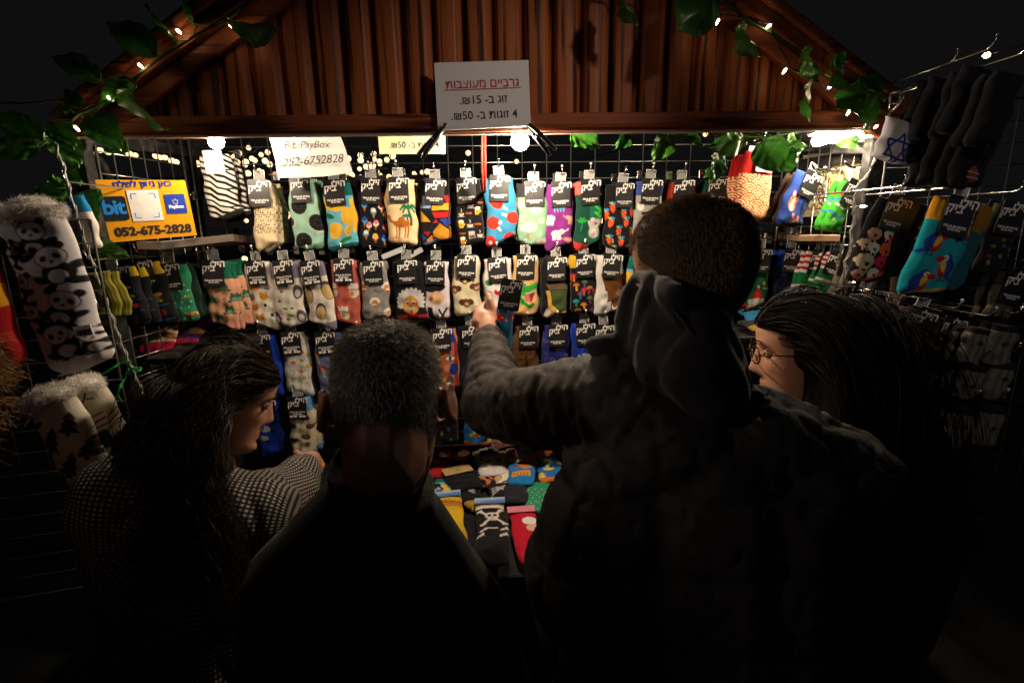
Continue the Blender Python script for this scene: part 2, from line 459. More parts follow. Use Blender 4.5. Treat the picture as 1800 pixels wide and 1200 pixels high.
# ladder-like chrome rack top on the right
bm = bmesh.new()
tube(bm, [at(1563, 205, 1.24), at(1564, 166, 1.24), at(1568, 163, 1.235), at(1610, 152, 1.2)], .004, 8)
tube(bm, [at(1563, 183, 1.24), at(1578, 181, 1.22)], .003, 6)
tube(bm, [at(1560, 198, 1.24), at(1574, 190, 1.22), at(1584, 178, 1.21), at(1592, 164, 1.205)], .004, 6)
tube(bm, [at(1584, 158, 1.22), at(1581, 182, 1.22)], .003, 6)
tag(bm_obj('rack_arm', bm, None, MAT['chrome'], True), 'bent chrome rack arm above the flag sock', 'rack arm')
# leaning printed paper board behind the corgi socks
a, b = at(1408, 262, 1.66), at(1522, 238, 1.42); d = (b - a); d.z = 0; L = d.length; d.normalize()
bdp = empty('printed_board', (a.x, a.y + .005, 0), label='brightly lit cream board with animal drawings behind the side wire grid', cat='board')
ang = math.atan2(d.y, d.x)
bdp.rotation_euler = (0, 0, ang)
zb1, zb0 = at(1465, 225, 1.54).z, at(1450, 380, 1.54).z
bm = bmesh.new(); box(bm, (0, .014, zb0), (L * .93, .02, zb1))
MAT['cream_board'] = mat('cream_board', (.62, .52, .30), .7)
noise_col(MAT['cream_board'], (.55, .45, .2), (.68, .6, .38), 12)
bm_obj('panel', bm, bdp, MAT['cream_board'])
bm = bmesh.new(); box(bm, (-.01, -.006, zb1 - .105), (L * 1.0, .012, zb1 - .075))
bm_obj('dark_rail', bm, bdp, MAT['steel'])
bm = bmesh.new()
for k in range(34):
    cx, cz = random.uniform(.02, L * .55), random.uniform(zb0 + .02, zb1 - .12); r_ = random.uniform(.008, .014)
    tube(bm, [(cx + r_ * math.cos(t), .0135, cz + r_ * 1.3 * math.sin(t)) for t in [k2 * .5 for k2 in range(10)]], .0012, 4)
bm_obj('drawn_outlines', bm, bdp, MAT['black_ink'])
bm = bmesh.new()
for k in range(16):
    cx, cz = random.uniform(.02, L * .55), random.uniform(zb0 + .02, zb1 - .12)
    ball(bm, (cx, .0138, cz), .005, 1, (1, .1, .8))
MAT['orange_ink'] = mat('orange_ink', (.6, .16, .03), .6)
bm_obj('orange_spots', bm, bdp, MAT['orange_ink'])

# ------------------------------------------------------------------ the stall's lamps
def lamp(px, py, Y, r, label, m='bulb'):
    p = at(px, py, Y)
    o = empty('stall_lamp', (p.x, p.y, p.z), label=label, cat='lamp')
    bm = bmesh.new(); ball(bm, (0, 0, 0), r, 3); bm_obj('bulb', bm, o, MAT[m], True)
    bm = bmesh.new(); tube(bm, [(0, 0, r * .85), (0, 0, r + .02)], [r * .55, r * .5], 14); bm_obj('socket', bm, o, MAT['socket'], True)
    return o
lamp(914, 249, YF, .022, 'glowing round bulb under the beam behind the price sign')
lamp(380, 249, YF + .05, .018, 'glowing round bulb above the zebra socks', 'bulb_weak')
p = at(1470, 238, 1.37)
o = empty('tube_lamp', p, (0, R(-4), ang), label='glowing white tube lamp above the corgi socks', cat='lamp')
bm = bmesh.new(); tube(bm, [(-.07, 0, 0), (.07, 0, 0)], .014, 12); bm_obj('tube', bm, o, MAT['tube_light'], True)
bm = bmesh.new(); box(bm, (-.085, -.02, .016), (.085, .02, .034)); bevel_all(bm, .004, 1); bm_obj('fitting', bm, o, MAT['socket'])

# ------------------------------------------------------------------ leaf garlands
def leaf_mesh(base, tipv, n, wr, c1, c2, curl=.12):
    L = (tipv - base).length; t = (tipv - base) / L; s = t.cross(n).normalized(); n = s.cross(t)
    V, Fc, cl = [], [], []
    nu_, nv_ = 15, 18
    for j in range(nv_ + 1):
        v = j / nv_
        w = wr * L * (math.sin(math.pi * min(1, v ** .72)) ** .75 if v < 1 else 0) * .5 * (1 if v < .8 else 1 - .35 * (v - .8) / .2)
        for i in range(nu_ + 1):
            u = i / nu_ * 2 - 1
            q = base + t * (v * L) + s * (u * w)
            h = curl * L * (-(v - .35) ** 2 * 1.2) + abs(u) * w * .35 + .004 * math.sin(9 * v + 3 * u) + .003 * math.sin(23 * (v - abs(u) * .35)) * abs(u)
            V.append(q + n * h)
            vein = min(1, abs(u) * w / (.018 * L)); rib = abs(((v - abs(u) * .32) * 7) % 1 - .5) * 2
            k = .55 * (1 - vein) + (.22 if rib > .9 else 0)
            m_ = .5 + .5 * math.sin(v * 11 + u * 5 + L * 90)
            base_c = [c1[a] * (1 - .35 * m_) + c2[a] * .35 * m_ for a in range(3)]
            cl.append([base_c[a] * (1 - k) + (.22, .38, .1)[a] * k for a in range(3)])
    for j in range(nv_):
        for i in range(nu_):
            a = j * (nu_ + 1) + i; Fc.append((a, a + 1, a + nu_ + 2, a + nu_ + 1))
    return np_mesh('leaf', V, Fc, True, np.array(cl))
G1, G2 = (.03, .14, .012), (.008, .05, .008)
def garland(name, label, leaves, vine, r=.003):
    g = empty(name, vine[0], label=label, cat='leaf garland')
    off = -Vector(vine[0])
    bm = bmesh.new(); tube(bm, [p + off for p in vine], r, 6); bm_obj('vine', bm, g, MAT['stem'], True)
    for bx, by, tx, ty, Y, wr, fl in leaves:
        b_, t_ = at(bx, by, Y), at(tx, ty, Y - .02 * fl)
        c_ = (b_ + t_) / 2; Vd = (CAM - c_).normalized(); Ld = (Vector(LANE) - c_).normalized()
        n = (Vector((random.uniform(.1, .5), -1, random.uniform(.1, .5))) if (bx + tx) / 2 < 232 or tx > 1480 else Vd - Ld * (Vd.dot(Ld) + random.uniform(.5, .7))) if Y < YF else Vector((random.uniform(-.5, .5), -1, random.uniform(-.35, .35)))
        me = leaf_mesh(b_ + off, t_ + off, n, wr, G1, G2, random.uniform(.05, .3))
        o = link('leaf', me, g, MAT['leaf'])
        # leaf stalk
        k = min(range(len(vine)), key=lambda i: (vine[i] - b_).length)
        if (vine[k] - b_).length < .12:
            bm = bmesh.new(); tube(bm, [vine[k] + off, (vine[k] + b_) / 2 + off + Vector((0, -.004, -.004)), b_ + off, b_ + (t_ - b_) * .2 + off + Vector((0, -.002, 0))], .0013, 5); bm_obj('stalk', bm, g, MAT['stem'], True)
    return g
YG = YF - .06
garland('leaf_garland', 'artificial leaf garland on the gable edge at the left end of the stall', [
    (276, 98, 184, 33, YG - .02, .62, 1), (312, 72, 252, 10, YG, .6, 1), (345, 48, 318, -10, YG, .7, 1), (178, 140, 86, 92, YG - .02, .55, 1),
    (112, 186, 145, 176, YG - .02, .9, 1), (78, 248, -14, 196, YG - .05, .62, 1), (70, 258, -30, 268, YG - .05, .5, 1), (104, 238, 139, 294, YG - .02, .75, 1),
    (182, 232, 224, 266, YF + .03, .8, 1), (222, 160, 286, 236, YG - .03, .82, 1), (238, 142, 170, 180, YG, .5, 1), (160, 200, 210, 262, YG - .04, .75, 1),
    (95, 215, 130, 262, YG - .04, .7, 1), (400, 40, 486, 62, YG - .03, .7, 1)],
    [at(x_, y_, YG) for x_, y_ in ((60, 250), (100, 235), (140, 200), (180, 185), (215, 165), (250, 125), (290, 95), (340, 65), (400, 30), (450, -5))])
garland('leaf_garland', 'artificial leaf garland on the gable edge at the right end of the stall', [
    (1090, -20, 1112, 48, YG - .02, .7, 1), (1260, -15, 1185, 60, YG - .03, .75, 1), (1300, 40, 1328, 104, YG - .03, .8, 1), (1418, 80, 1436, 145, YG - .03, .85, 1),
    (1462, 118, 1492, 88, YG - .01, .8, 1), (1508, 140, 1562, 172, YG - .01, .8, 1), (1432, 135, 1412, 214, YG - .04, .7, 1), (1520, 150, 1470, 196, YG - .04, .7, 1), (1535, 215, 1496, 170, YG - .05, .9, 1), (1490, 160, 1470, 120, YG - .05, .8, 1)],
    [at(x_, y_, YG) for x_, y_ in ((1080, -40), (1180, -30), (1260, -10), (1310, 35), (1360, 60), (1410, 95), (1450, 130), (1490, 150), (1530, 175), (1550, 200))])
YI = YF + .08
garland('leaf_garland', 'bright green leaf garland hanging inside under the beam', [
    (1003, 236, 1056, 256, YI, .9, 1), (1112, 236, 1082, 262, YI, .6, 1), (1176, 240, 1150, 281, YI - .01, .8, 1), (1200, 236, 1238, 256, YI, .5, 1),
    (1306, 246, 1250, 260, YI, .7, 1), (1262, 270, 1252, 320, YI - .01, .8, 1), (1276, 272, 1240, 312, YI + .02, .6, 1), (1340, 246, 1372, 302, YI - .04, .95, 1),
    (1372, 262, 1420, 258, YI, .7, 1), (1360, 290, 1408, 262, YI - .02, .95, 1), (1320, 232, 1282, 246, YI + .02, .7, 1), (1396, 232, 1378, 262, YI + .03, .6, 1), (1508, 232, 1472, 252, YI, .8, 1), (1300, 235, 1340, 242, YI + .02, .6, 1)],
    [at(x_, y_, YI) for x_, y_ in ((990, 226), (1060, 230), (1120, 228), (1185, 236), (1240, 232), (1300, 240), (1350, 242), (1400, 232), (1450, 228), (1510, 226))], .0018)
garland('leaf_garland', 'dim green leaf garland wound round the left steel post', [
    (150, 385, 171, 332, YF - .06, .75, 1), (156, 428, 226, 450, YF - .07, .45, 1), (110, 350, 92, 308, YF - .02, .8, 1), (118, 300, 140, 325, YF, .8, 1), (66, 328, 110, 352, YF - .05, .6, 1)],
    [at(x_, y_, YF - .04) for x_, y_ in ((105, 250), (112, 290), (118, 330), (135, 370), (150, 405), (165, 440))], .0018)

# ------------------------------------------------------------------ strings of tiny lights
def light_string(name, label, pts, bulbs, r=.0016, m='dark_cable', rb=.0025, twist=True):
    s = empty(name, pts[0], label=label, cat='string lights')
    off = -Vector(pts[0]); bm = bmesh.new()
    tube(bm, [p + off for p in pts], r, 5)
    if twist:
        P = []
        for a, b in zip(pts, pts[1:]):
            n = max(2, int((b - a).length / .008))
            P += [a + (b - a) * (i / n) for i in range(n)]
        tube(bm, [p + off + Vector((math.sin(i * 1.3), math.cos(i * 1.3), math.sin(i * 1.3 + 1))) * (r * 1.6) for i, p in enumerate(P)], r * .8, 4)
    bm_obj('cable', bm, s, MAT[m], True)
    for b, d in bulbs:
        bm = bmesh.new(); d = Vector(d).normalized()
        tube(bm, [b + off, b + off + d * .012], .0022, 6); bm_obj('bulb_base', bm, s, MAT['cable'], True)
        bm = bmesh.new(); tube(bm, [b + off + d * .012, b + off + d * .019, b + off + d * .026], [rb, rb, rb * .3], 8); bm_obj('bulb', bm, s, MAT['fairy'], True)
    return s
YS = YF - .065
bp = lambda l, Y: [(at(x_, y_, Y), (dx, -.3, dz)) for x_, y_, dx, dz in l]
light_string('fairy_lights', 'string of tiny warm lights along the left slope of the gable', [at(x_, y_, YS) for x_, y_ in ((-20, 180), (40, 182), (110, 176), (150, 190), (190, 170), (245, 130), (300, 90), (345, 60), (398, 38), (440, 5))],
    bp([(182, 160, .5, -.6), (238, 108, .6, -.5), (305, 48, .6, -.5), (398, 38, .7, -.7), (125, 216, 1, -1), (64, 244, .3, .3)], YS))
light_string('fairy_lights', 'string of tiny warm lights along the right slope of the gable', [at(x_, y_, YS) for x_, y_ in ((1230, -10), (1262, 25), (1310, 30), (1350, 42), (1380, 100), (1390, 120), (1430, 140), (1460, 160), (1500, 190), (1490, 205))],
    bp([(1267, 28, -.5, -.8), (1360, 40, -.9, -.6), (1386, 115, -.8, -1), (1498, 188, -.8, -1), (1448, 160, .1, .1), (1545, 218, -.5, -.3)], YS))
light_string('fairy_lights', 'silver twisted light string hanging down the left post', [at(x_, y_, YF - .12) for x_, y_ in ((95, 250), (110, 290), (126, 350), (145, 410), (165, 470), (190, 540), (215, 610), (240, 665), (258, 708))],
    [], .0022, 'cable')
light_string('fairy_lights', 'silver twisted light string hanging down the right post', [at(x_, y_, YF - .03) for x_, y_ in ((1552, 240), (1530, 300), (1506, 330), (1500, 362), (1503, 380), (1495, 410), (1497, 432), (1486, 460), (1488, 485), (1492, 498))],
    bp([(1503, 363, 1, 0), (1497, 432, 1, -.25), (1490, 497, 1, .2)], YF - .03), .0024, 'cable')
p0 = at(1752, 92, 1.3)
light_string('fairy_lights', 'single lit bulb on a cable above the right rack', [at(x_, y_, 1.3) for x_, y_ in ((1800, 80), (1752, 92), (1720, 103))], [(at(1745, 94, 1.3), (-1, 0, -.3))], .0016, 'cable', .006)

# far festoon lights seen through the grid
def festoon(label, pts, Y, r=.038):
    P = [at(x_, y_, Y + random.uniform(-.5, .5)) for x_, y_ in pts]
    s = empty('festoon_lights', P[0], label=label, cat='string lights', group='festoon lights far behind the stall')
    off = -P[0]
    bm = bmesh.new(); tube(bm, [p + off + Vector((0, 0, .1)) for p in P], .008, 4); bm_obj('cable', bm, s, MAT['dark_cable'])
    for p in P:
        bm = bmesh.new(); ball(bm, p + off, r * random.uniform(.75, 1.1), 2); bm_obj('bulb', bm, s, MAT['festoon'], True)
festoon('far festoon bulbs seen above the orange payment board', [(176, 264), (190, 267), (227, 270), (238, 273), (274, 274), (282, 277), (290, 277), (302, 283), (310, 285), (338, 287), (347, 288)], 7)
festoon('far festoon bulbs seen beside the zebra socks', [(408, 274), (419, 269), (432, 285), (431, 290), (437, 260), (443, 279), (418, 285), (448, 282), (459, 272), (470, 268), (466, 283), (474, 289), (456, 300), (436, 305)], 7)
festoon('far festoon bulbs in a tight row above the lemon socks', [(551, 314), (557, 312), (562, 316), (568, 311), (573, 314), (578, 313), (556, 318), (566, 318), (486, 309), (494, 307), (582, 309)], 7)
festoon('far festoon bulbs in clusters left of the red cord', [(607, 307), (613, 304), (618, 308), (612, 317), (632, 297), (634, 273), (634, 282), (644, 293), (648, 295), (657, 271), (658, 280), (655, 291), (667, 284), (668, 288), (680, 281), (690, 274), (684, 311), (634, 311), (668, 309), (677, 314)], 7)
festoon('scattered far festoon bulbs beside the mosaic socks', [(728, 305), (730, 309), (742, 303), (751, 302), (823, 269), (908, 284), (725, 262), (612, 279), (433, 388), (430, 455), (1240, 236)], 7.5)
# pale far stalls and tents
MAT['tent'] = mat('pale_tent', (.32, .31, .36), .8)
def tent(px, py, Y, w, label):
    p = at(px, py, Y); t = empty('market_tent', (p.x, p.y, 0), label=label, cat='tent', group='tents far behind the stall')
    bm = bmesh.new(); v = [bm.verts.new((sx * w, sy * w, p.z - .9)) for sx, sy in ((-1, -1), (1, -1), (1, 1), (-1, 1))]; a = bm.verts.new((0, 0, p.z))
    for k in range(4): bm.faces.new((v[k], v[(k + 1) % 4], a))
    bm.faces.new(v[::-1]); bm_obj('canopy', bm, t, MAT['tent'])
    for sx, sy in ((-1, -1), (1, -1), (1, 1), (-1, 1)):
        bm = bmesh.new(); bar(bm, (sx * w * .96, sy * w * .96, 0), (sx * w * .96, sy * w * .96, p.z - .91), .06, .06, up=Vector((0, 1, 0))); bm_obj('leg', bm, t, MAT['steel'])
tent(206, 290, 8, 1.1, 'pale pointed tent far behind the orange payment board')
tent(1010, 320, 14, 1.6, 'dim pointed tent far behind the elephant socks')
MAT['warm_glow'] = mat('lit_fluorescent', (1, 1, 1), .5, emit=(1, .82, .6), estr=.55); MAT['warm_glow'].cycles.emission_sampling = 'NONE'
for (xa, ya, xb, yb, Y, lb) in ((672, 452, 712, 436, 5, 'long pale lit tube far behind the camel socks'), (722, 449, 742, 438, 5, 'short pale lit tube far behind the mosaic socks')):
    bm = bmesh.new(); tube(bm, [at(xa, ya, Y), at(xb, yb, Y)], .024, 8)
    tag(bm_obj('far_tube_lamp', bm, None, MAT['warm_glow'], True), lb, 'lamp')
MAT['far_board'] = mat('painted_board', (.1, .1, .12), .7)
def far_stall(px, Y, w, zt, cols_, label):
    p = at(px, 420, Y); s = empty('far_stall', (p.x, p.y, 0), label=label, cat='market stall', group='stalls far behind')
    bm = bmesh.new(); box(bm, (-w, 0, 0), (w, .8, .9)); bm_obj('counter', bm, s, MAT['far_board'])
    bm = bmesh.new(); box(bm, (-w - .1, -.1, zt), (w + .1, .9, zt + .15)); bm_obj('roof', bm, s, MAT['far_board'])
    for sx in (-1, 1):
        bm = bmesh.new(); bar(bm, (sx * w * .97, 0, .9), (sx * w * .97, 0, zt), .08, .08, up=Vector((0, 1, 0))); bm_obj('post', bm, s, MAT['steel'])
    for i, c in enumerate(cols_):
        x_ = -w + (i + .5) * 2 * w / len(cols_)
        m = mat('far_goods', c, .7)
        bm = bmesh.new(); box(bm, (x_ - w / len(cols_) * .8, .1, .901), (x_ + w / len(cols_) * .8, .6, .9 + random.uniform(.2, .55))); bevel_all(bm, .03, 2); bm_obj('goods', bm, s, m)
    bm = bmesh.new(); ball(bm, (random.uniform(-.4, .4) * w, .2, zt - .25), .06, 2); bm_obj('bulb', bm, s, MAT['festoon'], True)
far_stall(420, 6, 1.2, 2.2, [(.3, .16, .06), (.08, .1, .35), (.35, .3, .2), (.04, .3, .05), (.4, .05, .05)], 'far stall with mixed goods seen between the zebra and note socks')
far_stall(760, 7, 1.3, 2.3, [(.05, .12, .5), (.3, .25, .2), (.06, .15, .6), (.12, .06, .04)], 'far stall with blue goods seen below the mosaic socks')
far_stall(1120, 8, 1.4, 2.1, [(.15, .06, .03), (.1, .05, .04), (.05, .05, .3)], 'dim far stall behind the strawberry socks')

# red cord and green cord
bm = bmesh.new()
for dx in (-2.2, 2.2):
    tube(bm, [at(850 + dx, 232, YF + .12), at(850 + dx * 1.3, 280, YF + .13), at(851 + dx, 330, YF + .17), at(850 + dx, 345, YB - .02)], .0032, 6)
MAT['red_cord'] = mat('red_cord', (.5, .03, .015), .8)
tag(bm_obj('red_cord', bm, None, MAT['red_cord'], True), 'doubled red cord hanging beside the paddle socks', 'cord')
MAT['green_cord'] = mat('green_cord', (.01, .32, .06), .7)
def cord(lists, Y, r, m, name, label):
    bm = bmesh.new()
    for l in lists:
        P = [at(x_, y_, Y + .01 * math.sin(i * 2)) for i, (x_, y_) in enumerate(l)]; Q = []
        for a, b in zip(P, P[1:]):
            n = max(2, int((b - a).length / .004)); Q += [a + (b - a) * (i / n) for i in range(n)]
        for ph in (0, 3.14):
            tube(bm, [p + Vector((math.sin(i * .8 + ph), 0, math.cos(i * .8 + ph))) * r * .7 for i, p in enumerate(Q)], r, 5)
    tag(bm_obj(name, bm, None, m, True), label, 'cord')
cord([[(138, 668), (160, 664), (180, 658), (200, 646), (214, 638), (232, 636)], [(232, 648), (248, 646), (245, 652), (234, 650)], [(226, 650), (218, 666), (210, 682), (206, 694), (196, 706)], [(206, 694), (214, 708)]], 1.1, .0018, MAT['green_cord'], 'green_cord', 'knotted green cord tied beside the christmas tree socks')
cord([[(1337, 250), (1345, 242), (1352, 236)], [(1345, 252), (1352, 246), (1354, 236)]], YF + .1, .0016, MAT['green_cord'], 'green_cord', 'short green cord tied among the leaves under the beam')

# ------------------------------------------------------------------ signs
def sign_from_px(name, TL, TR, BR, BL, label, thick=.002, m='plastic_sleeve', cat='sign'):
    """corners as points; returns root with local x along the top, z up, and the panel size"""
    c = (TL + TR + BR + BL) / 4
    X = ((TR - TL) + (BR - BL)).normalized(); Z = ((TL - BL) + (TR - BR)); Z = (Z - X * Z.dot(X)).normalized(); Yv = Z.cross(X)
    root = empty(name, label=label, cat=cat)
    mw = Matrix((X, Yv, Z)).transposed().to_4x4(); mw.translation = c
    root.matrix_world = mw
    inv = mw.inverted()
    pts = [(inv @ p) for p in (TL, TR, BR, BL)]
    bm = bmesh.new(); plate(bm, [(p.x, p.z) for p in pts[::-1]], -thick / 2, thick / 2)
    bm_obj('panel', bm, root, MAT[m])
    w = ((TR - TL).length + (BR - BL).length) / 2; h = ((TL - BL).length + (TR - BR).length) / 2
    return root, w, h
Y_ = YF - .035
root, w, h = sign_from_px('price_sign', at(763, 111, Y_), at(929, 106, Y_), at(933, 222, Y_ - .01), at(770, 230, Y_ - .01), 'white price sign with red heading clipped to the front beam')
me = merge_text('lettering', [
    (text_mesh(rev('גרביים מעוצבות'), .0265, .0003), .0, h * .17, 0, 0),
    (text_mesh('.₪15 -' + rev('זוג ב'), .0255, .0002), .0, -h * .07, 0, 1),
    (text_mesh('.₪50 -' + rev('זוגות ב') + ' 4', .0255, .0002), .0, -h * .30, 0, 1)], [MAT['red_ink'], MAT['black_ink']])
link('lettering', me, root, loc=(0, -.0016, 0))
bm = bmesh.new(); box(bm, (-w * .41, -.0018, h * .085), (w * .41, -.0013, h * .098)); bm_obj('underline', bm, root, MAT['red_ink'])
def clip(px0, py0, px1, py1, Y, label):
    a, b = at(px0, py0, Y), at(px1, py1, Y - .015)
    t = (b - a).normalized(); s = t.cross(Vector((0, 1, 0))).normalized()
    o = empty('sprung_clip', a, label=label, cat='clip')
    for k, sg in ((0, -1), (1, 1)):
        bm = bmesh.new()
        tube(bm, [Vector((0, -.004 * sg, 0)) + s * .001 * sg, (b - a) * .35 + s * .004 * sg + Vector((0, -.006 * sg, 0)), (b - a) * .8 + s * .006 * sg + Vector((0, -.009 * sg, 0)), (b - a) + s * .008 * sg + Vector((0, -.010 * sg, 0))], [.0045, .0055, .0055, .004], 10)
        bm_obj('arm', bm, o, MAT['black_plastic'], True)
    bm = bmesh.new(); tube(bm, [(b - a) * .4 + s * -.006, (b - a) * .4 + s * .006], .006, 10); bm_obj('spring', bm, o, MAT['steel'], True)
    return o
clip(782, 222, 738, 275, Y_ - .012, 'black sprung clip at the left corner of the price sign')
clip(929, 220, 972, 268, Y_ - .012, 'black sprung clip at the right corner of the price sign')
MAT['tinsel'] = mat('silver_tinsel', (.8, .72, .65), .25, metal=.9)
bm = bmesh.new(); c = at(782, 219, Y_ - .02)
for k in range(90):
    d = Vector((random.gauss(0, 1), random.gauss(0, 1), random.gauss(0, 1))).normalized(); tube(bm, [(0, 0, 0), d * random.uniform(.004, .009)], .0005, 3)
tag(bm_obj('tinsel_tuft', bm, None, MAT['tinsel'], loc=c), 'small sparkling tinsel tuft on the left clip of the price sign', 'tinsel')

root, w, h = sign_from_px('payment_board', at(162, 316, 1.33), at(325, 317, 1.42), at(346, 413, 1.43), at(188, 427, 1.34), 'orange payment board with blue and black logos on the corner shelf', .004, 'orange_board')
z0 = -.0032
me = merge_text('lettering', [(text_mesh(rev('כאן ניתן לשלם'), h * .14, .0006), w * .02, h * .43, 0, 0), (text_mesh('052-675-2828', h * .2, .0012), w * .03, -h * .355, 0, 1)], [MAT['blue_ink'], MAT['black_ink']])
link('lettering', me, root, loc=(0, z0, 0))
bm = bmesh.new(); plate(bm, round_rect(w * .285, h * .40, h * .05), z0 - .0008, -.0021, (-w * .345, h * .045)); lg = bm_obj('dark_logo', bm, root, MAT['navy_board'])
link('lettering', merge_text('lettering', [(text_mesh('bit', h * .33, .0014, spacing=.92), -w * .345, h * .055, 0, 0)], [MAT['sky_ink']]), lg, loc=(0, z0 - .0014, 0))
bm = bmesh.new(); plate(bm, round_rect(w * .34, h * .52, .0005), z0 - .0006, -.0021, (-w * .005, h * .075)); lg = bm_obj('white_square', bm, root, MAT['paper'])
bm = bmesh.new()
for sx in (-1, 1):
    for sz in (-1, 1):
        cx, cz = -w * .005 + sx * w * .13, h * .075 + sz * h * .2
        box(bm, (min(cx, cx - sx * .012), z0 - .0012, cz - .0009), (max(cx, cx - sx * .012), z0 - .0007, cz + .0009))
        box(bm, (cx - .0009, z0 - .00125, min(cz - sz * .001, cz - sz * .012)), (cx + .0009, z0 - .00075, max(cz - sz * .001, cz - sz * .012)))
bm_obj('corner_marks', bm, lg, MAT['sky_ink'])
bm = bmesh.new(); plate(bm, round_rect(w * .235, h * .33, .0005), z0 - .0006, -.0021, (w * .335, h * .085)); lg = bm_obj('blue_logo', bm, root, MAT['blue_ink'])
link('lettering', merge_text('lettering', [(text_mesh('PayBox', h * .075, .0006), w * .335, h * .035, 0, 0)], [MAT['white_ink']]), lg, loc=(0, z0 - .0012, 0))
bm = bmesh.new()
cx, cz, q = w * .335, h * .13, h * .04
tube(bm, [(cx - q, z0 - .0012, cz + q * .6), (cx - q * .7, z0 - .0012, cz - q), (cx + q * .7, z0 - .0012, cz - q), (cx + q, z0 - .0012, cz + q * .6), (cx + q * .45, z0 - .0012, cz + q * .1), (cx, z0 - .0012, cz + q * 1.1), (cx - q * .45, z0 - .0012, cz + q * .1), (cx - q, z0 - .0012, cz + q * .6)], .0007, 4)
bm_obj('crown_mark', bm, lg, MAT['white_ink'])

# handwritten sheet hanging behind the beam, with soft creases
TL, TR, BR, BL = at(470, 232, 1.50), at(596, 232, 1.51), at(620, 303, 1.50), at(490, 313, 1.49)
V, Fc = [], []
n1, n2 = 24, 14
for j in range(n2 + 1):
    for i in range(n1 + 1):
        u, v = i / n1, j / n2
        p = (TL * (1 - u) + TR * u) * (1 - v) + (BL * (1 - u) + BR * u) * v
        p = p + Vector((0, .006 * math.sin(3 * u * 2 + 4 * v) + .004 * noise.noise(Vector((u * 5, v * 4, 1))) * 1.5 + (.012 * (v - .8) if v > .8 else 0), -.004 * math.sin(math.pi * u) * v))
        V.append(p)
for j in range(n2):
    for i in range(n1):
        a = j * (n1 + 1) + i; Fc.append((a, a + n1 + 1, a + n1 + 2, a + 1))
hs = empty('handwritten_sheet', (TL + TR + BL + BR) / 4, label='crumpled white sheet with a handwritten phone number', cat='sign')
cen = hs.location.copy()
me = np_mesh('paper', [v - cen for v in V], Fc, True); pp = link('paper', me, hs, MAT['paper'])
X = (BR - BL).normalized(); Z = (TL - BL); Z = (Z - X * Z.dot(X)).normalized(); Yv = Z.cross(X)
inkm = merge_text('lettering', [(text_mesh('O52-6752828', .032, -.0001, .25, spacing=.95), 0, 0, 0, 0), (text_mesh('Bit, PayBox', .026, -.0001, .3), -.005, .042, 3, 0)], [MAT['black_ink']])
t = link('handwriting', inkm, hs); mm = Matrix((X, Yv, Z)).transposed().to_4x4(); mm.translation = (BL + BR) / 2 - cen + Z * .036 - Yv * .012 + X * -.006
t.matrix_local = mm
root, w, h = sign_from_px('small_price_sign', at(664, 230, 1.52), at(783, 230, 1.52), at(783, 271, 1.52), at(667, 271, 1.52), 'pale yellow price slip hanging behind the beam', .002, 'pale_yellow')
link('lettering', merge_text('lettering', [(text_mesh('.₪50 -' + rev('זוגות ב') + ' 4', .023, .0002), w * .03, -h * .12, 0, 0)], [MAT['black_ink']]), root, loc=(0, -.0016, 0))

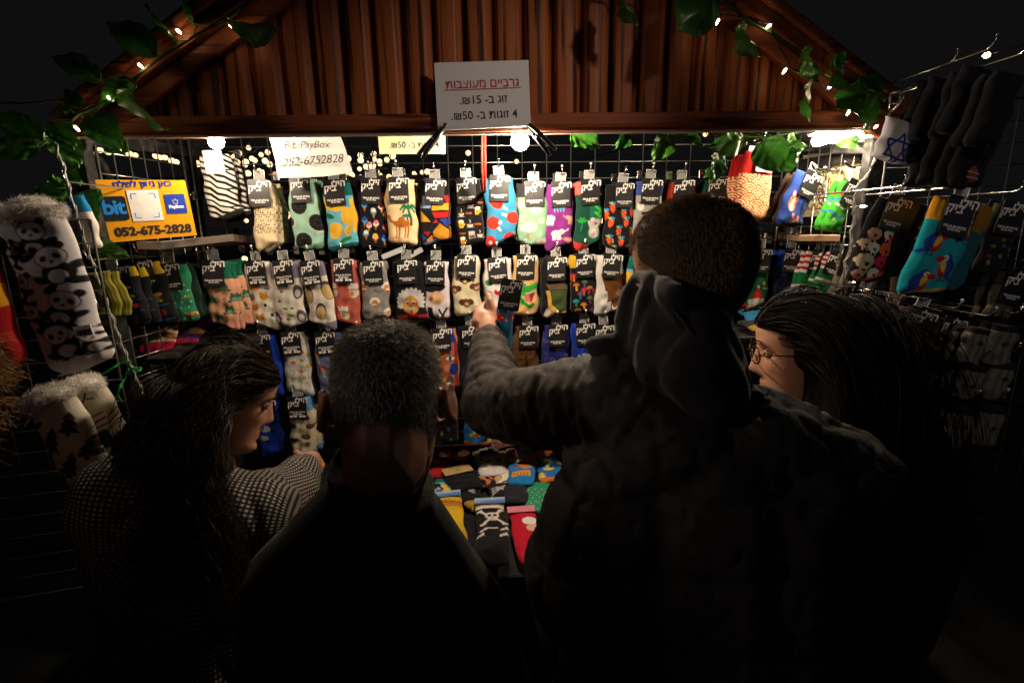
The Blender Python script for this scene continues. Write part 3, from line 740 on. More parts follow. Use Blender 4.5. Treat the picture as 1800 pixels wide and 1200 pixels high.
# ------------------------------------------------------------------ knitted patterns (colour of the yarn at each point of the sock)
class Knit:
    """units: width 10, y runs down from the cuff"""
    def __init__(s, X, Y, H):
        s.X, s.Y, s.H = X, Y, H; s.c = np.zeros((len(X), 3)); s.e = .13
    def put(s, d, c):                       # d: signed distance-like, inside when negative
        a = np.clip(.5 - d / s.e, 0, 1)[:, None]; s.c = s.c * (1 - a) + np.array(lin(c)) * a; return s
    def fill(s, c): s.c[:] = lin(c); return s
    def band(s, y0, y1, c, sl=0): y = s.Y + sl * (s.X - 5); return s.put(np.maximum(y0 - y, y - y1), c)
    def vband(s, x0, x1, c): return s.put(np.maximum(x0 - s.X, s.X - x1), c)
    def ell(s, x, y, rx, ry, c, rot=0):
        ca, sa = math.cos(R(rot)), math.sin(R(rot)); dx, dy = s.X - x, s.Y - y
        u, v = (dx * ca + dy * sa) / rx, (-dx * sa + dy * ca) / ry
        return s.put((np.sqrt(u * u + v * v) - 1) * min(rx, ry), c)
    def half(s, x, y, r, c, a):             # half disc on the side of angle a
        dx, dy = s.X - x, s.Y - y
        return s.put(np.maximum(np.sqrt(dx * dx + dy * dy) - r, -(dx * math.cos(R(a)) + dy * math.sin(R(a)))), c)
    def poly(s, pts, c):                    # convex or not: even-odd with distance to edges
        n = len(pts); ins = np.zeros(len(s.X), bool); dm = np.full(len(s.X), 1e9)
        for i in range(n):
            (x0, y0), (x1, y1) = pts[i], pts[(i + 1) % n]
            cond = ((y0 > s.Y) != (y1 > s.Y)) & (s.X < (x1 - x0) * (s.Y - y0) / ((y1 - y0) or 1e-9) + x0); ins ^= cond
            t = np.clip(((s.X - x0) * (x1 - x0) + (s.Y - y0) * (y1 - y0)) / ((x1 - x0) ** 2 + (y1 - y0) ** 2 + 1e-9), 0, 1)
            dm = np.minimum(dm, np.hypot(s.X - x0 - t * (x1 - x0), s.Y - y0 - t * (y1 - y0)))
        return s.put(np.where(ins, -dm, dm), c)
    def line(s, pts, w, c):
        dm = np.full(len(s.X), 1e9)
        for (x0, y0), (x1, y1) in zip(pts, pts[1:]):
            t = np.clip(((s.X - x0) * (x1 - x0) + (s.Y - y0) * (y1 - y0)) / ((x1 - x0) ** 2 + (y1 - y0) ** 2 + 1e-9), 0, 1)
            dm = np.minimum(dm, np.hypot(s.X - x0 - t * (x1 - x0), s.Y - y0 - t * (y1 - y0)))
        return s.put(dm - w / 2, c)
    def toe(s, c, depth=2.2, sl=.25): return s.band(s.H - depth, s.H + 3, c, sl)
    def heather(s, amt=.25):
        n = np.sin(s.X * 37.1 + np.sin(s.Y * 19)) * np.sin(s.Y * 53.7 + np.sin(s.X * 7)); s.c *= (1 + amt * n)[:, None]; return s

BLK, WHT, CRM = '16151a', 'eee8dd', 'ead8b8'
def d_zebra(p):
    p.fill(WHT)
    for k in range(14):
        y = k * 1.9 - 4
        p.line([(0, y), (2.5, y + .8), (4.5, y + 2.6), (7, y + 3.3), (10, y + 5.2)], .85 if k % 3 else .6, BLK)
        if k % 3 == 0: p.line([(7, y + 3.3), (9, y + 3.2), (10, y + 3.4)], .5, BLK)
    p.toe('2a2827', 1.6)
def d_notes(p):
    p.fill('efdcb6')
    for k in range(9):
        y = 6.5 + k * 1.75
        for j in range(3):
            x = .6 + j * 3.2 + (k % 2) * .7
            p.line([(x, y), (x + 2.2, y)], .16, '2b2320'); p.line([(x, y), (x, y + 1)], .17, '2b2320'); p.line([(x + 2.2, y), (x + 2.2, y + 1)], .17, '2b2320')
            p.ell(x - .25, y + 1, .34, .26, '2b2320'); p.ell(x + 1.95, y + 1, .34, .26, '2b2320')
            if (k + j) % 2: p.line([(x + 1.1, y), (x + 1.1, y + .9)], .15, '2b2320')
    p.line([(3, 8), (3, 11), (2.4, 12.5)], .3, '2b2320')
def d_cookie(p):
    p.fill('a9d3bd')
    def ck(x, y, r, cream=True):
        if cream: p.ell(x + .25, y + .3, r * 1.03, r * 1.03, 'f3ead9')
        p.ell(x, y, r, r, '1a1818')
        for k in range(14):
            a = k * .449; p.ell(x + math.cos(a) * r * .78, y + math.sin(a) * r * .78, .22, .16, '4a4648')
        for k in range(7):
            a = k * .9; p.ell(x + math.cos(a) * r * .42, y + math.sin(a) * r * .42, .3, .2, '4c4849')
    ck(3.8, 8.6, 2.6, False); ck(9, 14, 2.7); ck(0, 13.6, 1.5); ck(3.6, 20, 2.9, False); p.toe('7fb59b', 1.2)
def d_lemon(p):
    p.fill('6fbfd6'); p.band(-2, 4.3, '16716a')
    for x, y, rx, ry, a in ((.6, 7, 1.2, 2.2, 20), (4.5, 7.6, 2.8, 1.7, -20), (7.6, 11, 2.6, 2.9, 30), (3, 15.6, 2.4, 2.8, -10), (9.6, 7, .9, 2, 0), (9.6, 14.5, .8, 2.2, 0)):
        p.ell(x, y, rx, ry, 'eebf3c', a); p.ell(x + rx * .9, y + ry * .5, .5, .5, 'eebf3c')
    p.half(8.3, 16, 2.2, 'e9c25a', 200); p.half(8.3, 16, 1.7, 'd9a632', 200)
    p.ell(1.2, 10.8, 1.6, .8, '1d7a3c', 20); p.ell(6.2, 19, 2.2, .8, '178240', -25); p.toe('136b60', 2.0, .05)
def cone(p, x, y, c1, c2, s=1.):
    p.poly([(x - .75 * s, y), (x + .75 * s, y), (x, y + 2.3 * s)], 'c98338'); p.ell(x, y - .1, 1.05 * s, .8 * s, c2); p.ell(x, y - .75 * s, .85 * s, .75 * s, c1)
def d_icecream(p):
    p.fill('141318')
    cs = [('2a58c8', '58b6ea'), ('e88aa8', 'f3ead8'), ('e43f3f', 'f29aa8'), ('f2ead8', '4aa8d8'), ('e8c84a', 'f0b0a0')]
    for k, (x, y) in enumerate(((2, 8.6), (7.8, 9.2), (9, 5.5), (5, 11), (9.3, 12), (1.8, 14), (6, 15.2), (9.5, 16.5), (2.6, 18.8), (5.8, 20), (9, 20.5), (3.5, 15.8))): cone(p, x, y, *cs[k % 5])
def palm(p, x, y, s):
    p.line([(x, y), (x + .3 * s, y + 2.5 * s), (x + .1 * s, y + 5 * s)], .7 * s, '6b3a26')
    for a in range(0, 360, 45): p.line([(x, y), (x + math.cos(R(a)) * 1.5 * s, y + math.sin(R(a)) * .7 * s - .3 * s), (x + math.cos(R(a)) * 2.4 * s, y + math.sin(R(a)) * 1.1 * s + .5 * s)], .6 * s, '1c7a5a')
def d_camel(p):
    p.fill('ecd2a6'); palm(p, 7.6, 9.2, 1.15); palm(p, 6.6, 12, .7); c = 'b26e25'
    p.ell(4.6, 14.5, 2.6, 1.3, c); p.ell(4.6, 13.2, 1.1, .9, c)
    p.line([(2.4, 14), (1.3, 13.7), (.7, 12.2)], .8, c); p.ell(.5, 12, .8, .5, c)
    for x in (2.8, 3.7, 5.7, 6.7): p.line([(x, 15), (x + .1, 17.5), (x - .1, 19.4)], .5, c)
    p.line([(7.1, 14.3), (7.6, 16.4)], .25, c); p.line([(.5, 19.4), (7.5, 19.7)], .15, '8a6a40'); p.toe('d8b988', 1.0, -.3)
def d_mosaic(p):
    p.fill('17161c')
    p.poly([(0, 5), (3.4, 5), (3.4, 9), (0, 9)], '9db3d4'); p.poly([(3.8, 8), (9.4, 7), (9.4, 9.4), (3.8, 9.7)], 'e0aa2e'); p.poly([(7.8, 4.8), (9.6, 4.5), (9.6, 6.5), (8.6, 6.9)], 'c32a2c')
    p.poly([(.2, 9.8), (3.8, 13.6), (.2, 13.6)], 'e0b030'); p.poly([(4, 10.3), (9.6, 10), (9.6, 11.8), (5.2, 12.2)], 'c0282c'); p.poly([(6.8, 12.6), (9.6, 12.2), (9.6, 15.5)], '2a49a0')
    p.poly([(4.5, 13.9), (5.6, 12.6), (6.6, 13.9)], 'b8262c'); p.poly([(4.3, 17), (7, 14), (9.6, 16.4), (9.6, 20.5), (7.5, 21), (4.3, 19)], 'c48c2a'); p.poly([(1, 17), (3.6, 17), (2.4, 18.6)], 'b8262c')
    p.poly([(.3, 17.6), (1.8, 19.2), (.3, 20)], '2e4ea8'); p.poly([(1.6, 20), (3.8, 18.4), (4, 21.5), (2.4, 21.6)], 'c08a2c'); p.poly([(4.4, 19.8), (7.2, 21.6), (4.4, 22)], 'c06a8a'); p.toe('7488b0', 1.2, 0)
def d_drinks(p):
    p.fill('171417')
    def mug(x, y, c='c9851f'):
        p.poly([(x - .9, y - 1.1), (x + .9, y - 1.1), (x + .6, y + 1.2), (x - .6, y + 1.2)], 'e9c454'); p.poly([(x - .6, y - .3), (x + .6, y - .3), (x + .4, y + 1), (x - .4, y + 1)], c); p.ell(x, y - 1.1, 1, .45, 'efe6d0'); p.line([(x + .8, y - .6), (x + 1.4, y), (x + .7, y + .6)], .25, 'e9c454')
    def cup(x, y):
        p.half(x, y, 1.1, 'cfcac4', 90); p.ell(x, y, 1.1, .3, '7d4a25'); p.line([(x, y - .5), (x + .25, y - 1), (x, y - 1.5)], .2, 'd8d4ce'); p.line([(x - 1.2, y + 1.2), (x + 1.2, y + 1.2)], .2, 'bdb8b2')
    mug(8, 11); cup(2, 11.5); mug(2, 15.5); cup(5.2, 15.5); cup(8.4, 19.5); mug(1.8, 21.5); cup(5.5, 8.6)
    p.poly([(4.3, 18.2), (6.5, 18.2), (6.7, 21), (4.2, 21)], 'b9b4ae'); p.poly([(4.5, 19.8), (6.4, 19.8), (6.4, 20.8), (4.5, 20.8)], '7a4420')
    for x, y in ((4, 11.6), (7, 15.6), (1, 18.8), (8.2, 8)):
        for k in range(4): p.ell(x + k * .6, y, .24, .34, 'd0701e'); p.ell(x + k * .6, y, .1, .16, '171417')
def d_paddle(p):
    p.fill('3f8fb6')
    for x, y, a in ((3.6, 7.6, 35), (2.2, 14, 45), (8.6, 12.6, 200), (1.4, 20, 30), (8, 20, 60)):
        ca, sa = math.cos(R(a)), math.sin(R(a))
        p.line([(x + ca * 1.5, y + sa * 1.5), (x + ca * 3.7, y + sa * 3.7)], .8, 'ead9b4'); p.ell(x, y, 2.2, 1.95, 'd8372a', a); p.line([(x + ca * 1.9 - sa * .9, y + sa * 1.9 + ca * .9), (x + ca * 1.9 + sa * .9, y + sa * 1.9 - ca * .9)], .35, 'b02c22')
    for x, y in ((4.4, 14), (7.9, 20.2), (1.7, 20.2)): p.ell(x, y, .55, .55, 'f2efe6')
def d_hedgehog(p):
    p.fill('8fb498'); p.band(-2, 4.4, '3a3a3d')
    def hh(x, y, s, fl):
        for k in range(16):
            a = k * .393; p.line([(x, y), (x + math.cos(a) * 1.9 * s, y + math.sin(a) * 1.25 * s)], .35, 'd8cdb4')
        p.ell(x, y, 1.6 * s, 1.05 * s, 'e3d9c4'); p.ell(x + fl * 1.3 * s, y + .3 * s, .7 * s, .55 * s, 'f3e6cf'); p.ell(x + fl * 1.9 * s, y + .35 * s, .18, .18, '2a2020'); p.ell(x + fl * 1.2 * s, y + .15 * s, .15, .15, '2a2020')
        for k in range(5): p.ell(x - 1 * s + k * .45 * s, y - .3 + (k % 2) * .5, .12, .2, '8a7a66')
    for x, y, s, f in ((5.8, 8.6, 1, 1), (1.6, 6.8, .9, -1), (4, 14, 1.5, -1), (8.5, 19.3, 1.15, 1), (2.6, 20.8, 1.1, 1), (8, 12, .55, 1), (1, 11, .7, 1)): hh(x, y, s, f)
    p.ell(4.7, 17.2, .9, .55, 'd9b184')
def d_elephant(p):
    p.fill('8a3489')
    def el(x, y, s, f, c):
        p.ell(x, y, 1.7 * s, 1.2 * s, c); p.ell(x + f * 1.7 * s, y - .6 * s, 1 * s, .9 * s, c); p.line([(x + f * 2.4 * s, y - .6 * s), (x + f * 3.2 * s, y - .9 * s), (x + f * 3.7 * s, y - 1.5 * s)], .45 * s, c)
        for k in (-1.1, -.4, .5, 1.1): p.line([(x + k * s, y + .5 * s), (x + k * s, y + 2.1 * s)], .62 * s, c)
        p.ell(x + f * 1.3 * s, y - .4 * s, .5 * s, .65 * s, 'b9b2ae')
    el(1.7, 12, 1, -1, 'dcd6d0'); el(9.3, 12, .8, -1, 'd79a80'); el(4.4, 17.5, 1.1, 1, 'e6e0da'); el(9.4, 20.6, .9, -1, 'd79a80')
    for k in range(4): p.line([(3 + k * 1.1, 8.3), (3.1 + k * 1.1, 9.4)], .5, '35b3c6'); p.ell(3.1 + k * 1.1, 8.2, .4, .25, '35b3c6')
def d_koala(p):
    p.fill('136a52'); p.band(-2, 4.6, 'e2685c'); p.vband(-1, 4.8, '0d4a3c'); p.band(-2, 4.6, 'e2685c')
    p.line([(8.6, 6.5), (8.2, 10), (7.8, 12.5)], .3, '2f9a3a')
    for x, y, a in ((7.6, 9, 35), (8.9, 10, -50), (7.4, 11.2, 30), (9, 12, -40), (8.8, 7.6, -45)): p.ell(x, y, 1.2, .55, '49b943', a)
    for a in (-60, -20, 20, 60): p.ell(2.2 + math.sin(R(a)) * 1.1, 14.5 - math.cos(R(a)) * 1.2, .4, 1., '2c9a40', a)
    p.line([(2.2, 14), (2, 17.5)], .25, '2c9a40')
    p.ell(7.2, 18.2, 2.1, 2.7, 'bdb4b2'); p.ell(7.2, 18.8, 1.3, 1.9, 'd8d1cd'); p.line([(6, 16.6), (4.7, 14.2)], 1., 'bdb4b2'); p.ell(7.4, 14.6, 1.9, 1.6, 'c4bbb9'); p.ell(6, 13.4, .8, .8, 'd5ccca'); p.ell(9, 13.9, .7, .7, 'd5ccca')
    p.ell(7.5, 14.9, .35, .55, '221c1e'); p.ell(6.8, 14.3, .2, .2, '221c1e'); p.ell(8.2, 14.6, .2, .2, '221c1e'); p.toe('d23c40', 1.8, -.35)
def berry(p, x, y, s):
    p.poly([(x - 1 * s, y - .6 * s), (x - .5 * s, y - 1.1 * s), (x + .5 * s, y - 1.1 * s), (x + 1 * s, y - .6 * s), (x + .7 * s, y + .7 * s), (x, y + 1.7 * s), (x - .7 * s, y + .7 * s)], 'd8432a')
    for k in range(8): p.ell(x + math.sin(k * 2.4) * .55 * s, y + (-.6 + k * .22) * s, .12, .16, 'f0b060')
    for a in (-55, -15, 25, 60): p.ell(x + math.sin(R(a)) * .7 * s, y - 1.2 * s - math.cos(R(a)) * .2, .25 * s, .6 * s, '3a9ad2' if a > 0 else '9ac070', a)
def d_strawberry(p):
    p.fill('141216')
    for x, y in ((2.4, 7.4), (6, 9.2), (9, 8.6), (1.8, 12.2), (5, 15), (7.2, 12), (9.8, 15.4), (2, 18), (6, 18.4), (4, 21.2), (9, 21.3), (.2, 9.5)): berry(p, x, y, 1.05)
def d_dog(p):
    p.fill('a8a49e'); p.band(-2, 4.6, '4457a0')
    p.ell(2.5, 8, 1.2, 1.5, 'efe9df'); p.ell(2.5, 7, .7, .5, '6a4a2c'); p.line([(3, 10.4), (6, 10.2), (8, 10.6)], .8, '2a2624'); p.ell(9, 6, 1, 1.2, 'efe9df')
    for x in (3.4, 5, 7): p.line([(x, 10.4), (x, 12)], .3, '2a2624')
def d_rib(c):
    def f(p):
        p.fill(c); p.c *= (.75 + .35 * np.sin(p.X * 5.2))[:, None]
    return f
def d_wave(p):
    p.fill('c8331f')
    r = 2.6
    for row in range(-1, 22):
        y = row * 1.35 + 5.8
        for k in range(-1, 4):
            x = k * 5.2 + (row % 2) * 2.6
            dx, dy = p.X - x, (p.Y - y) * 1.05; d = np.hypot(dx, dy); m = (d < r) & (dy <= .6)
            stripe = ((d / r * 4.0) % 1 < .56); c = np.where(stripe[:, None], np.array(lin('ead9a4')), np.array(lin('c8331f')))
            p.c = np.where(m[:, None], c, p.c)
    p.band(-2, 5.4, 'c0221c'); p.toe('d8a040', .7, 0)
def d_corgi(p):
    p.fill('2c4c98')
    for x, y, s in ((3.2, 9.5, 1), (5.6, 16, 1.05)):
        p.ell(x, y + 1.4, 1.4 * s, 1.9 * s, 'd98a3a'); p.ell(x, y + 2, .8 * s, 1.3 * s, 'f3ead8'); p.ell(x, y - .4, 1.4 * s, 1.2 * s, 'dc8c3c'); p.ell(x, y, .6 * s, .8 * s, 'f3ead8'); p.ell(x - 1 * s, y - 2, .45, 1, 'e2a0a8', -20); p.ell(x + 1 * s, y - 2, .45, 1, 'e2a0a8', 20)
        p.ell(x - .6, y - .5, .28, .28, '1a1a1a'); p.ell(x + .6, y - .5, .28, .28, '1a1a1a')
    p.toe('1c1c20', 1.2, .3)
def d_snake(p):
    p.fill('3fa32f'); p.line([(0, 9), (4, 7), (10, 9)], .7, '2a72c4'); p.line([(0, 14), (5, 16), (10, 13)], .7, '2a72c4'); p.poly([(2, 0), (8, 0), (9, 5), (4, 7), (1, 5)], '201c1c'); p.line([(1, 6), (4, 8), (9, 6)], .9, 'd23a30'); p.line([(1, 10.5), (5, 11.8), (9, 10)], .8, 'f0ece4'); p.ell(3, 17, .6, .6, 'f2eee4'); p.ell(3, 17, .3, .3, '181818')
def d_arcade(p):
    p.fill('15151b'); p.band(-2, 4, 'cfae28'); p.vband(3, 7, 'a8901f'); p.band(4, 30, '15151b')
    p.half(7, 11, 1.5, 'd8b030', 150); p.half(7, 11, 1.5, 'd8b030', 230); p.ell(6.5, 16, 1.1, 1, 'c0302c'); p.line([(2, 13.5), (9, 13.5)], .3, '2a6ab0'); p.line([(2, 18.4), (9, 18.2)], .3, '2a6ab0'); p.line([(2, 20.5), (7, 20.3)], .3, '2a6ab0')
def d_caterpillar(p):
    p.fill('2f8f68')
    for r_ in range(9):
        for k in range(4): p.ell(1.2 + k * 2.4 + (r_ % 2) * 1.0, 6.5 + r_ * 1.9, .2, .24, 'e6e8d8')
    for k in range(6): p.ell(7 + k * .6, 16.6 - .2 * (k % 2), .45, .5, ['c8382c', 'd8b83a'][k % 2])
    for k in range(3): p.ell(6.6 + k * 1.4, 19.8, .65, .7, 'c8342c'); p.ell(6.6 + k * 1.4, 19.1, .3, .2, '2a7a30')
    for k in range(5): p.ell(7.6 + k * .6, 11 - k * .25, .35, .3, '8a7a2a')
def d_frog(p):
    p.fill('dfa98a'); p.band(-2, 6, '0f6e55')
    for x, y in ((6.6, 8.8), (1.6, 13), (7.4, 17.2), (4, 20.5), (9.6, 12.8)):
        p.ell(x, y, 1.5, 1.3, '3d6a4a'); p.ell(x - .7, y - 1.2, .5, .5, '3d6a4a'); p.ell(x + .7, y - 1.2, .5, .5, '3d6a4a'); p.ell(x, y + .5, .9, .6, '7aa07c'); p.ell(x - 1.5, y + 1.2, .6, .35, '2f5a3c'); p.ell(x + 1.5, y + 1.2, .6, .35, '2f5a3c')
    for x, y in ((4.4, 13.5), (6.2, 13.2)): p.line([(x - .6, y), (x, y - .7), (x + .6, y), (x, y + .6), (x - .6, y)], .2, '6a5a50')
    p.toe('e0a090', 2)
def cat(p, x, y, c, s=1.3):
    p.poly([(x - 1.2 * s, y - .2), (x - 1.1 * s, y - 1.6 * s), (x - .3 * s, y - .9 * s)], c); p.poly([(x + 1.2 * s, y - .2), (x + 1.1 * s, y - 1.6 * s), (x + .3 * s, y - .9 * s)], c); p.ell(x, y, 1.3 * s, 1.05 * s, c)
    p.ell(x - .55 * s, y - .1, .18, .22, '2a2020'); p.ell(x + .55 * s, y - .1, .18, .22, '2a2020'); p.ell(x - .85 * s, y + .4, .25, .16, 'e07070'); p.ell(x + .85 * s, y + .4, .25, .16, 'e07070'); p.ell(x, y + .3, .15, .12, '2a2020')
def d_cats(p):
    p.fill('efe6d4')
    for x, y, c in ((3.2, 9.2, 'dd9c35'), (7.6, 8.6, 'f4f0ea'), (5.8, 13, 'e0a53c'), (.8, 13, '8a7a6c'), (6.6, 17, 'f4f0ea'), (1.5, 17.2, 'd89c3a'), (8.6, 21, 'f4f0ea'), (3.4, 21.4, 'd8993a')):
        cat(p, x, y, c)
        if c == 'f4f0ea': p.ell(x - .7, y - .7, .7, .6, '2a2626', 20); p.line([(x - 1.6, y + 1), (x, y + 1.5), (x + 1.6, y + 1)], .15, '8a8480')
def d_leafdots(p):
    p.fill('ebe3d3'); p.band(-2, 5.5, '8a7f96')
    for x, y in ((3.4, 9.6), (2.4, 12.8), (6.4, 15.4), (2, 18.6), (4.2, 19), (6.8, 22.4), (1.6, 22)): p.ell(x, y, .55, .45, '37333a'); p.ell(x, y, .2, .16, 'c8c0b8')
    for x, y in ((5, 7.8), (4.2, 15.4), (5.6, 17.8)): p.ell(x, y, .9, .5, '62a83a', 20)
    for x, y in ((8.4, 10), (8.6, 18.5), (.6, 18.6)): p.ell(x, y, 1.4, 2.4, '5a5662'); p.ell(x, y + .5, .8, 1.3, 'cfc8c2')
def d_eggs(p):
    p.fill('ece4d4'); p.band(-2, 5.5, '8a7f96')
    for x, y in ((1.4, 11.6), (9, 11), (5.2, 19)): p.ell(x, y, 2.1, 3.6, '564f50'); p.ell(x, y + .5, 1.75, 2.8, 'd3b67e')
    p.toe('8d8398', 2.5)
def d_luckycat(p):
    p.fill('c4685a')
    for x, y in ((8, 10), (4.8, 18.6), (.4, 10)):
        p.ell(x, y + 1.6, 1.7, 1.9, 'e6dccb'); p.ell(x - .8, y + 1.9, .8, 1, 'd0853a'); p.ell(x, y - .6, 1.4, 1.15, 'efe6d8'); p.poly([(x - 1.3, y - .8), (x - 1.1, y - 2.1), (x - .4, y - 1.5)], 'efe6d8'); p.poly([(x + 1.3, y - .8), (x + 1.1, y - 2.1), (x + .4, y - 1.5)], 'efe6d8'); p.line([(x - 1.2, y + .4), (x + 1.2, y + .4)], .35, '3d6a40'); p.line([(x - 1.6, y), (x - 2, y - 1.6)], .7, 'efe6d8')
    p.toe('cf6c60', 1.6, .4)
def d_greyfaces(p):
    p.fill('96938d'); p.heather(.22)
    for x, y in ((4.9, 15), (9.3, 9.5), (1, 9), (9.6, 19.5)):
        for k in range(11): p.ell(x + math.cos(R(180 + k * 18)) * 1.4, y - .5 + math.sin(R(180 + k * 18)) * 1.2, .65, .6, 'ece9e2')
        p.ell(x, y, 1.1, 1.3, 'd89a50'); p.ell(x, y + .5, .8, .3, 'ece9e2'); p.ell(x, y + 1.3, .45, .45, 'c8342c')
    for x, y in ((5.6, 10.6), (4, 8.8), (7, 19), (2, 18.4)): p.line([(x - 1.6, y), (x - .6, y - .4), (x + .2, y + .2), (x + 1.6, y - .3)], .22, '38363a')
def d_bigface(p):
    p.fill('131216'); x, y = 5.2, 13.4
    for k in range(26):
        a = R(150 + k * 9.4); p.line([(x + math.cos(a) * 2, y - .4 + math.sin(a) * 2.4), (x + math.cos(a) * (3.9 + .4 * (k % 2)), y - .6 + math.sin(a) * (3.6 + .5 * (k % 2)))], .9, 'cfcccb')
    p.ell(x, y + .6, 2.5, 3.1, 'c8913a'); p.ell(x, y + 1.6, 1.7, .55, 'b9b5b0'); p.line([(x - 1.6, y - .5), (x - .6, y - .7)], .4, 'd0ccc8'); p.line([(x + .6, y - .7), (x + 1.6, y - .5)], .4, 'd0ccc8'); p.ell(x - 1, y, .35, .3, '221a16'); p.ell(x + 1, y, .35, .3, '221a16'); p.ell(x, y + .8, .5, .6, 'b47a2c'); p.ell(x, y + 3, .5, .8, 'c0302a')
    for k in range(6): p.line([(1 + k * 1.5, 18.6), (1.6 + k * 1.5, 18 + .8 * (k % 2)), (2 + k * 1.5, 18.8)], .3, 'e8e4dc')
    p.toe('bd2227', 1.8, 0)
def d_beret(p):
    p.fill('dcd3d6'); p.ell(4.4, 9.6, 4.2, 1.9, '17161a', -6); p.ell(5.2, 13.6, 2.9, 2.6, 'dbb48c'); p.ell(3, 14, .9, .9, 'b0564a'); p.poly([(2, 17), (3.8, 17.4), (4.2, 22), (1.6, 22)], '19181c'); p.line([(6.4, 18.2), (7.6, 20.6), (9.2, 17.8)], .8, '19181c'); p.line([(5, 17), (5, 22)], .15, '9a9094')
def d_brownspots(p):
    p.fill('ddd2b4')
    for x, y, r_ in ((5, 8.8, 1.5), (1.2, 12.2, 1.7), (9.4, 11.4, 1.7), (5, 17.6, 1.9)):
        p.ell(x - r_ * .8, y, r_ * .75, r_ * .7, '5e3a22'); p.ell(x + r_ * .8, y, r_ * .75, r_ * .7, '5e3a22'); p.ell(x, y + r_ * .2, r_ * .75, r_ * .95, '6e4628'); p.ell(x, y + r_ * .4, r_ * .4, r_ * .4, 'd9b48a')
def d_xmas(p):
    p.fill('e4dedd')
    for x, y, c in ((2, 8, '3a8a3a'), (4.4, 11.4, 'c42a26'), (1.2, 12.4, '7a5230'), (6.8, 12.2, '5aa040'), (9, 9, '3a8a3a'), (9.2, 14.6, '6a4a3a'), (1, 17, '3a9060'), (3.2, 19, 'c42a26'), (8.4, 19, '3a8a3a')): p.ell(x, y, 1.2, 1.1, c, 20); p.ell(x + .4, y - .9, .7, .5, 'c42a26' if c != 'c42a26' else 'efe9e2')
def d_croc(p):
    p.fill('dcb87e')
    p.ell(4.2, 13, 3.3, 1.8, '2fae3a', -12); p.line([(5.5, 12.4), (9, 11)], 2.2, '2fae3a'); p.line([(2.4, 14.5), (4, 17.4), (6.4, 19), (7.6, 18)], 1.3, '2fae3a'); p.poly([(4.6, 13.8), (9.4, 12.6), (7.2, 17.2), (5.2, 16.8)], 'b23a34'); p.poly([(5, 14.6), (6.6, 14.4), (6.4, 17.4), (5.4, 17)], 'd68a86')
    for k in range(7): p.poly([(5 + k * .65, 13.8 - k * .16), (5.6 + k * .65, 13.6 - k * .16), (5.3 + k * .65, 14.6 - k * .16)], 'efeadb')
    p.ell(3.2, 10.8, 1, 1.1, '2fae3a'); p.ell(5, 10.4, .9, 1.1, '2fae3a'); p.ell(3.3, 10.7, .65, .75, 'f0ece0'); p.ell(5.1, 10.3, .6, .75, 'f0ece0'); p.ell(3.4, 10.9, .32, .4, '1a1a1a'); p.ell(5.1, 10.5, .3, .4, '1a1a1a')
    for k in range(5): p.ell(1 + k * .5, 12.2 + k * .3, .3, .25, '238a2c')
def d_abstract(p):
    p.fill('17141a'); p.poly([(1.8, 9.4), (9.6, 8.8), (9.6, 11.6), (3, 11.6)], '75604a'); p.poly([(3, 11.8), (9.6, 11.8), (9.4, 19.4), (6, 20.4), (3.6, 17)], '4f6330'); p.poly([(1.6, 12), (3, 11.8), (4, 17), (7, 20.6), (9.6, 20), (9.4, 21.2), (6, 21.6), (3, 19)], 'd6ad55'); p.poly([(.6, 21.6), (2.4, 18.4), (5.4, 21.4), (5.4, 24), (.6, 24)], 'd9d2bd'); p.poly([(.2, 24), (.6, 20.6), (1.9, 24)], 'b04a26')
    for k in range(4): p.line([(4.4 + k * 1.3, 14), (4.6 + k * 1.3, 18)], .15, '3c4a24'); p.line([(4, 14.4 + k), (9, 14.2 + k)], .15, '3c4a24')
def shroom(p, x, y, c, c2, s=1.): p.half(x, y, 1.2 * s, c, 270); p.line([(x, y), (x + .1, y + 1.5 * s)], .7 * s, c2)
def d_mushroom(p):
    p.fill('151217'); p.band(-2, 4.6, 'c9a52a'); p.band(4.6, 30, '151217')
    cs = ['c42c50', '2f9ab0', 'd2752a', '3a8a50', 'c8a030', '8a3a78']
    for k, (x, y) in enumerate(((.8, 8), (9, 7.6), (2, 11.6), (5, 10.6), (7, 13), (3.6, 15), (9.6, 14), (2, 18), (5, 19.5), (7.6, 17), (2.4, 21.8), (8, 22), (5, 13.6))): shroom(p, x, y, cs[k % 6], cs[(k + 2) % 6], 1.05)
def d_beer(p):
    p.fill('dcd8d4'); p.poly([(1.6, 6), (9.8, 6), (9.8, 17), (7, 18), (5.6, 15.4), (3.6, 16)], '7a4a1e'); p.ell(3, 14.6, 1.2, 2.8, 'e9e5df'); p.line([(6, 15), (6, 20)], .5, '2a2220'); p.ell(5.6, 20.2, 2, .9, 'b8b2ac'); p.ell(5.6, 20.2, 1.4, .5, '4a4440'); p.ell(8, 12.5, 1.2, 1.2, '8a6a52')
def d_ducks(p):
    p.fill('dedad2')
    for k in range(20):
        x, y = (k * 3.7) % 10, 6 + (k * 2.3) % 15; p.line([(x - .9, y + .9), (x - .5, y - .5), (x + .4, y - .6), (x + .8, y + .9)], .16, '6a6664')
    for x, y, c in ((7.2, 7.6, 'dc9a2c'), (3.6, 11.6, 'd8802a'), (6.6, 11, 'a89a3a'), (6.4, 15.4, 'd0842c'), (9, 13.6, 'c8aa34'), (9.4, 9, 'd0b03a'), (7.4, 18, 'b8a238'), (3, 18.4, 'c8b050')): p.ell(x, y, .9, .65, c, 15)
    p.band(-2, 5, 'cfcac2')
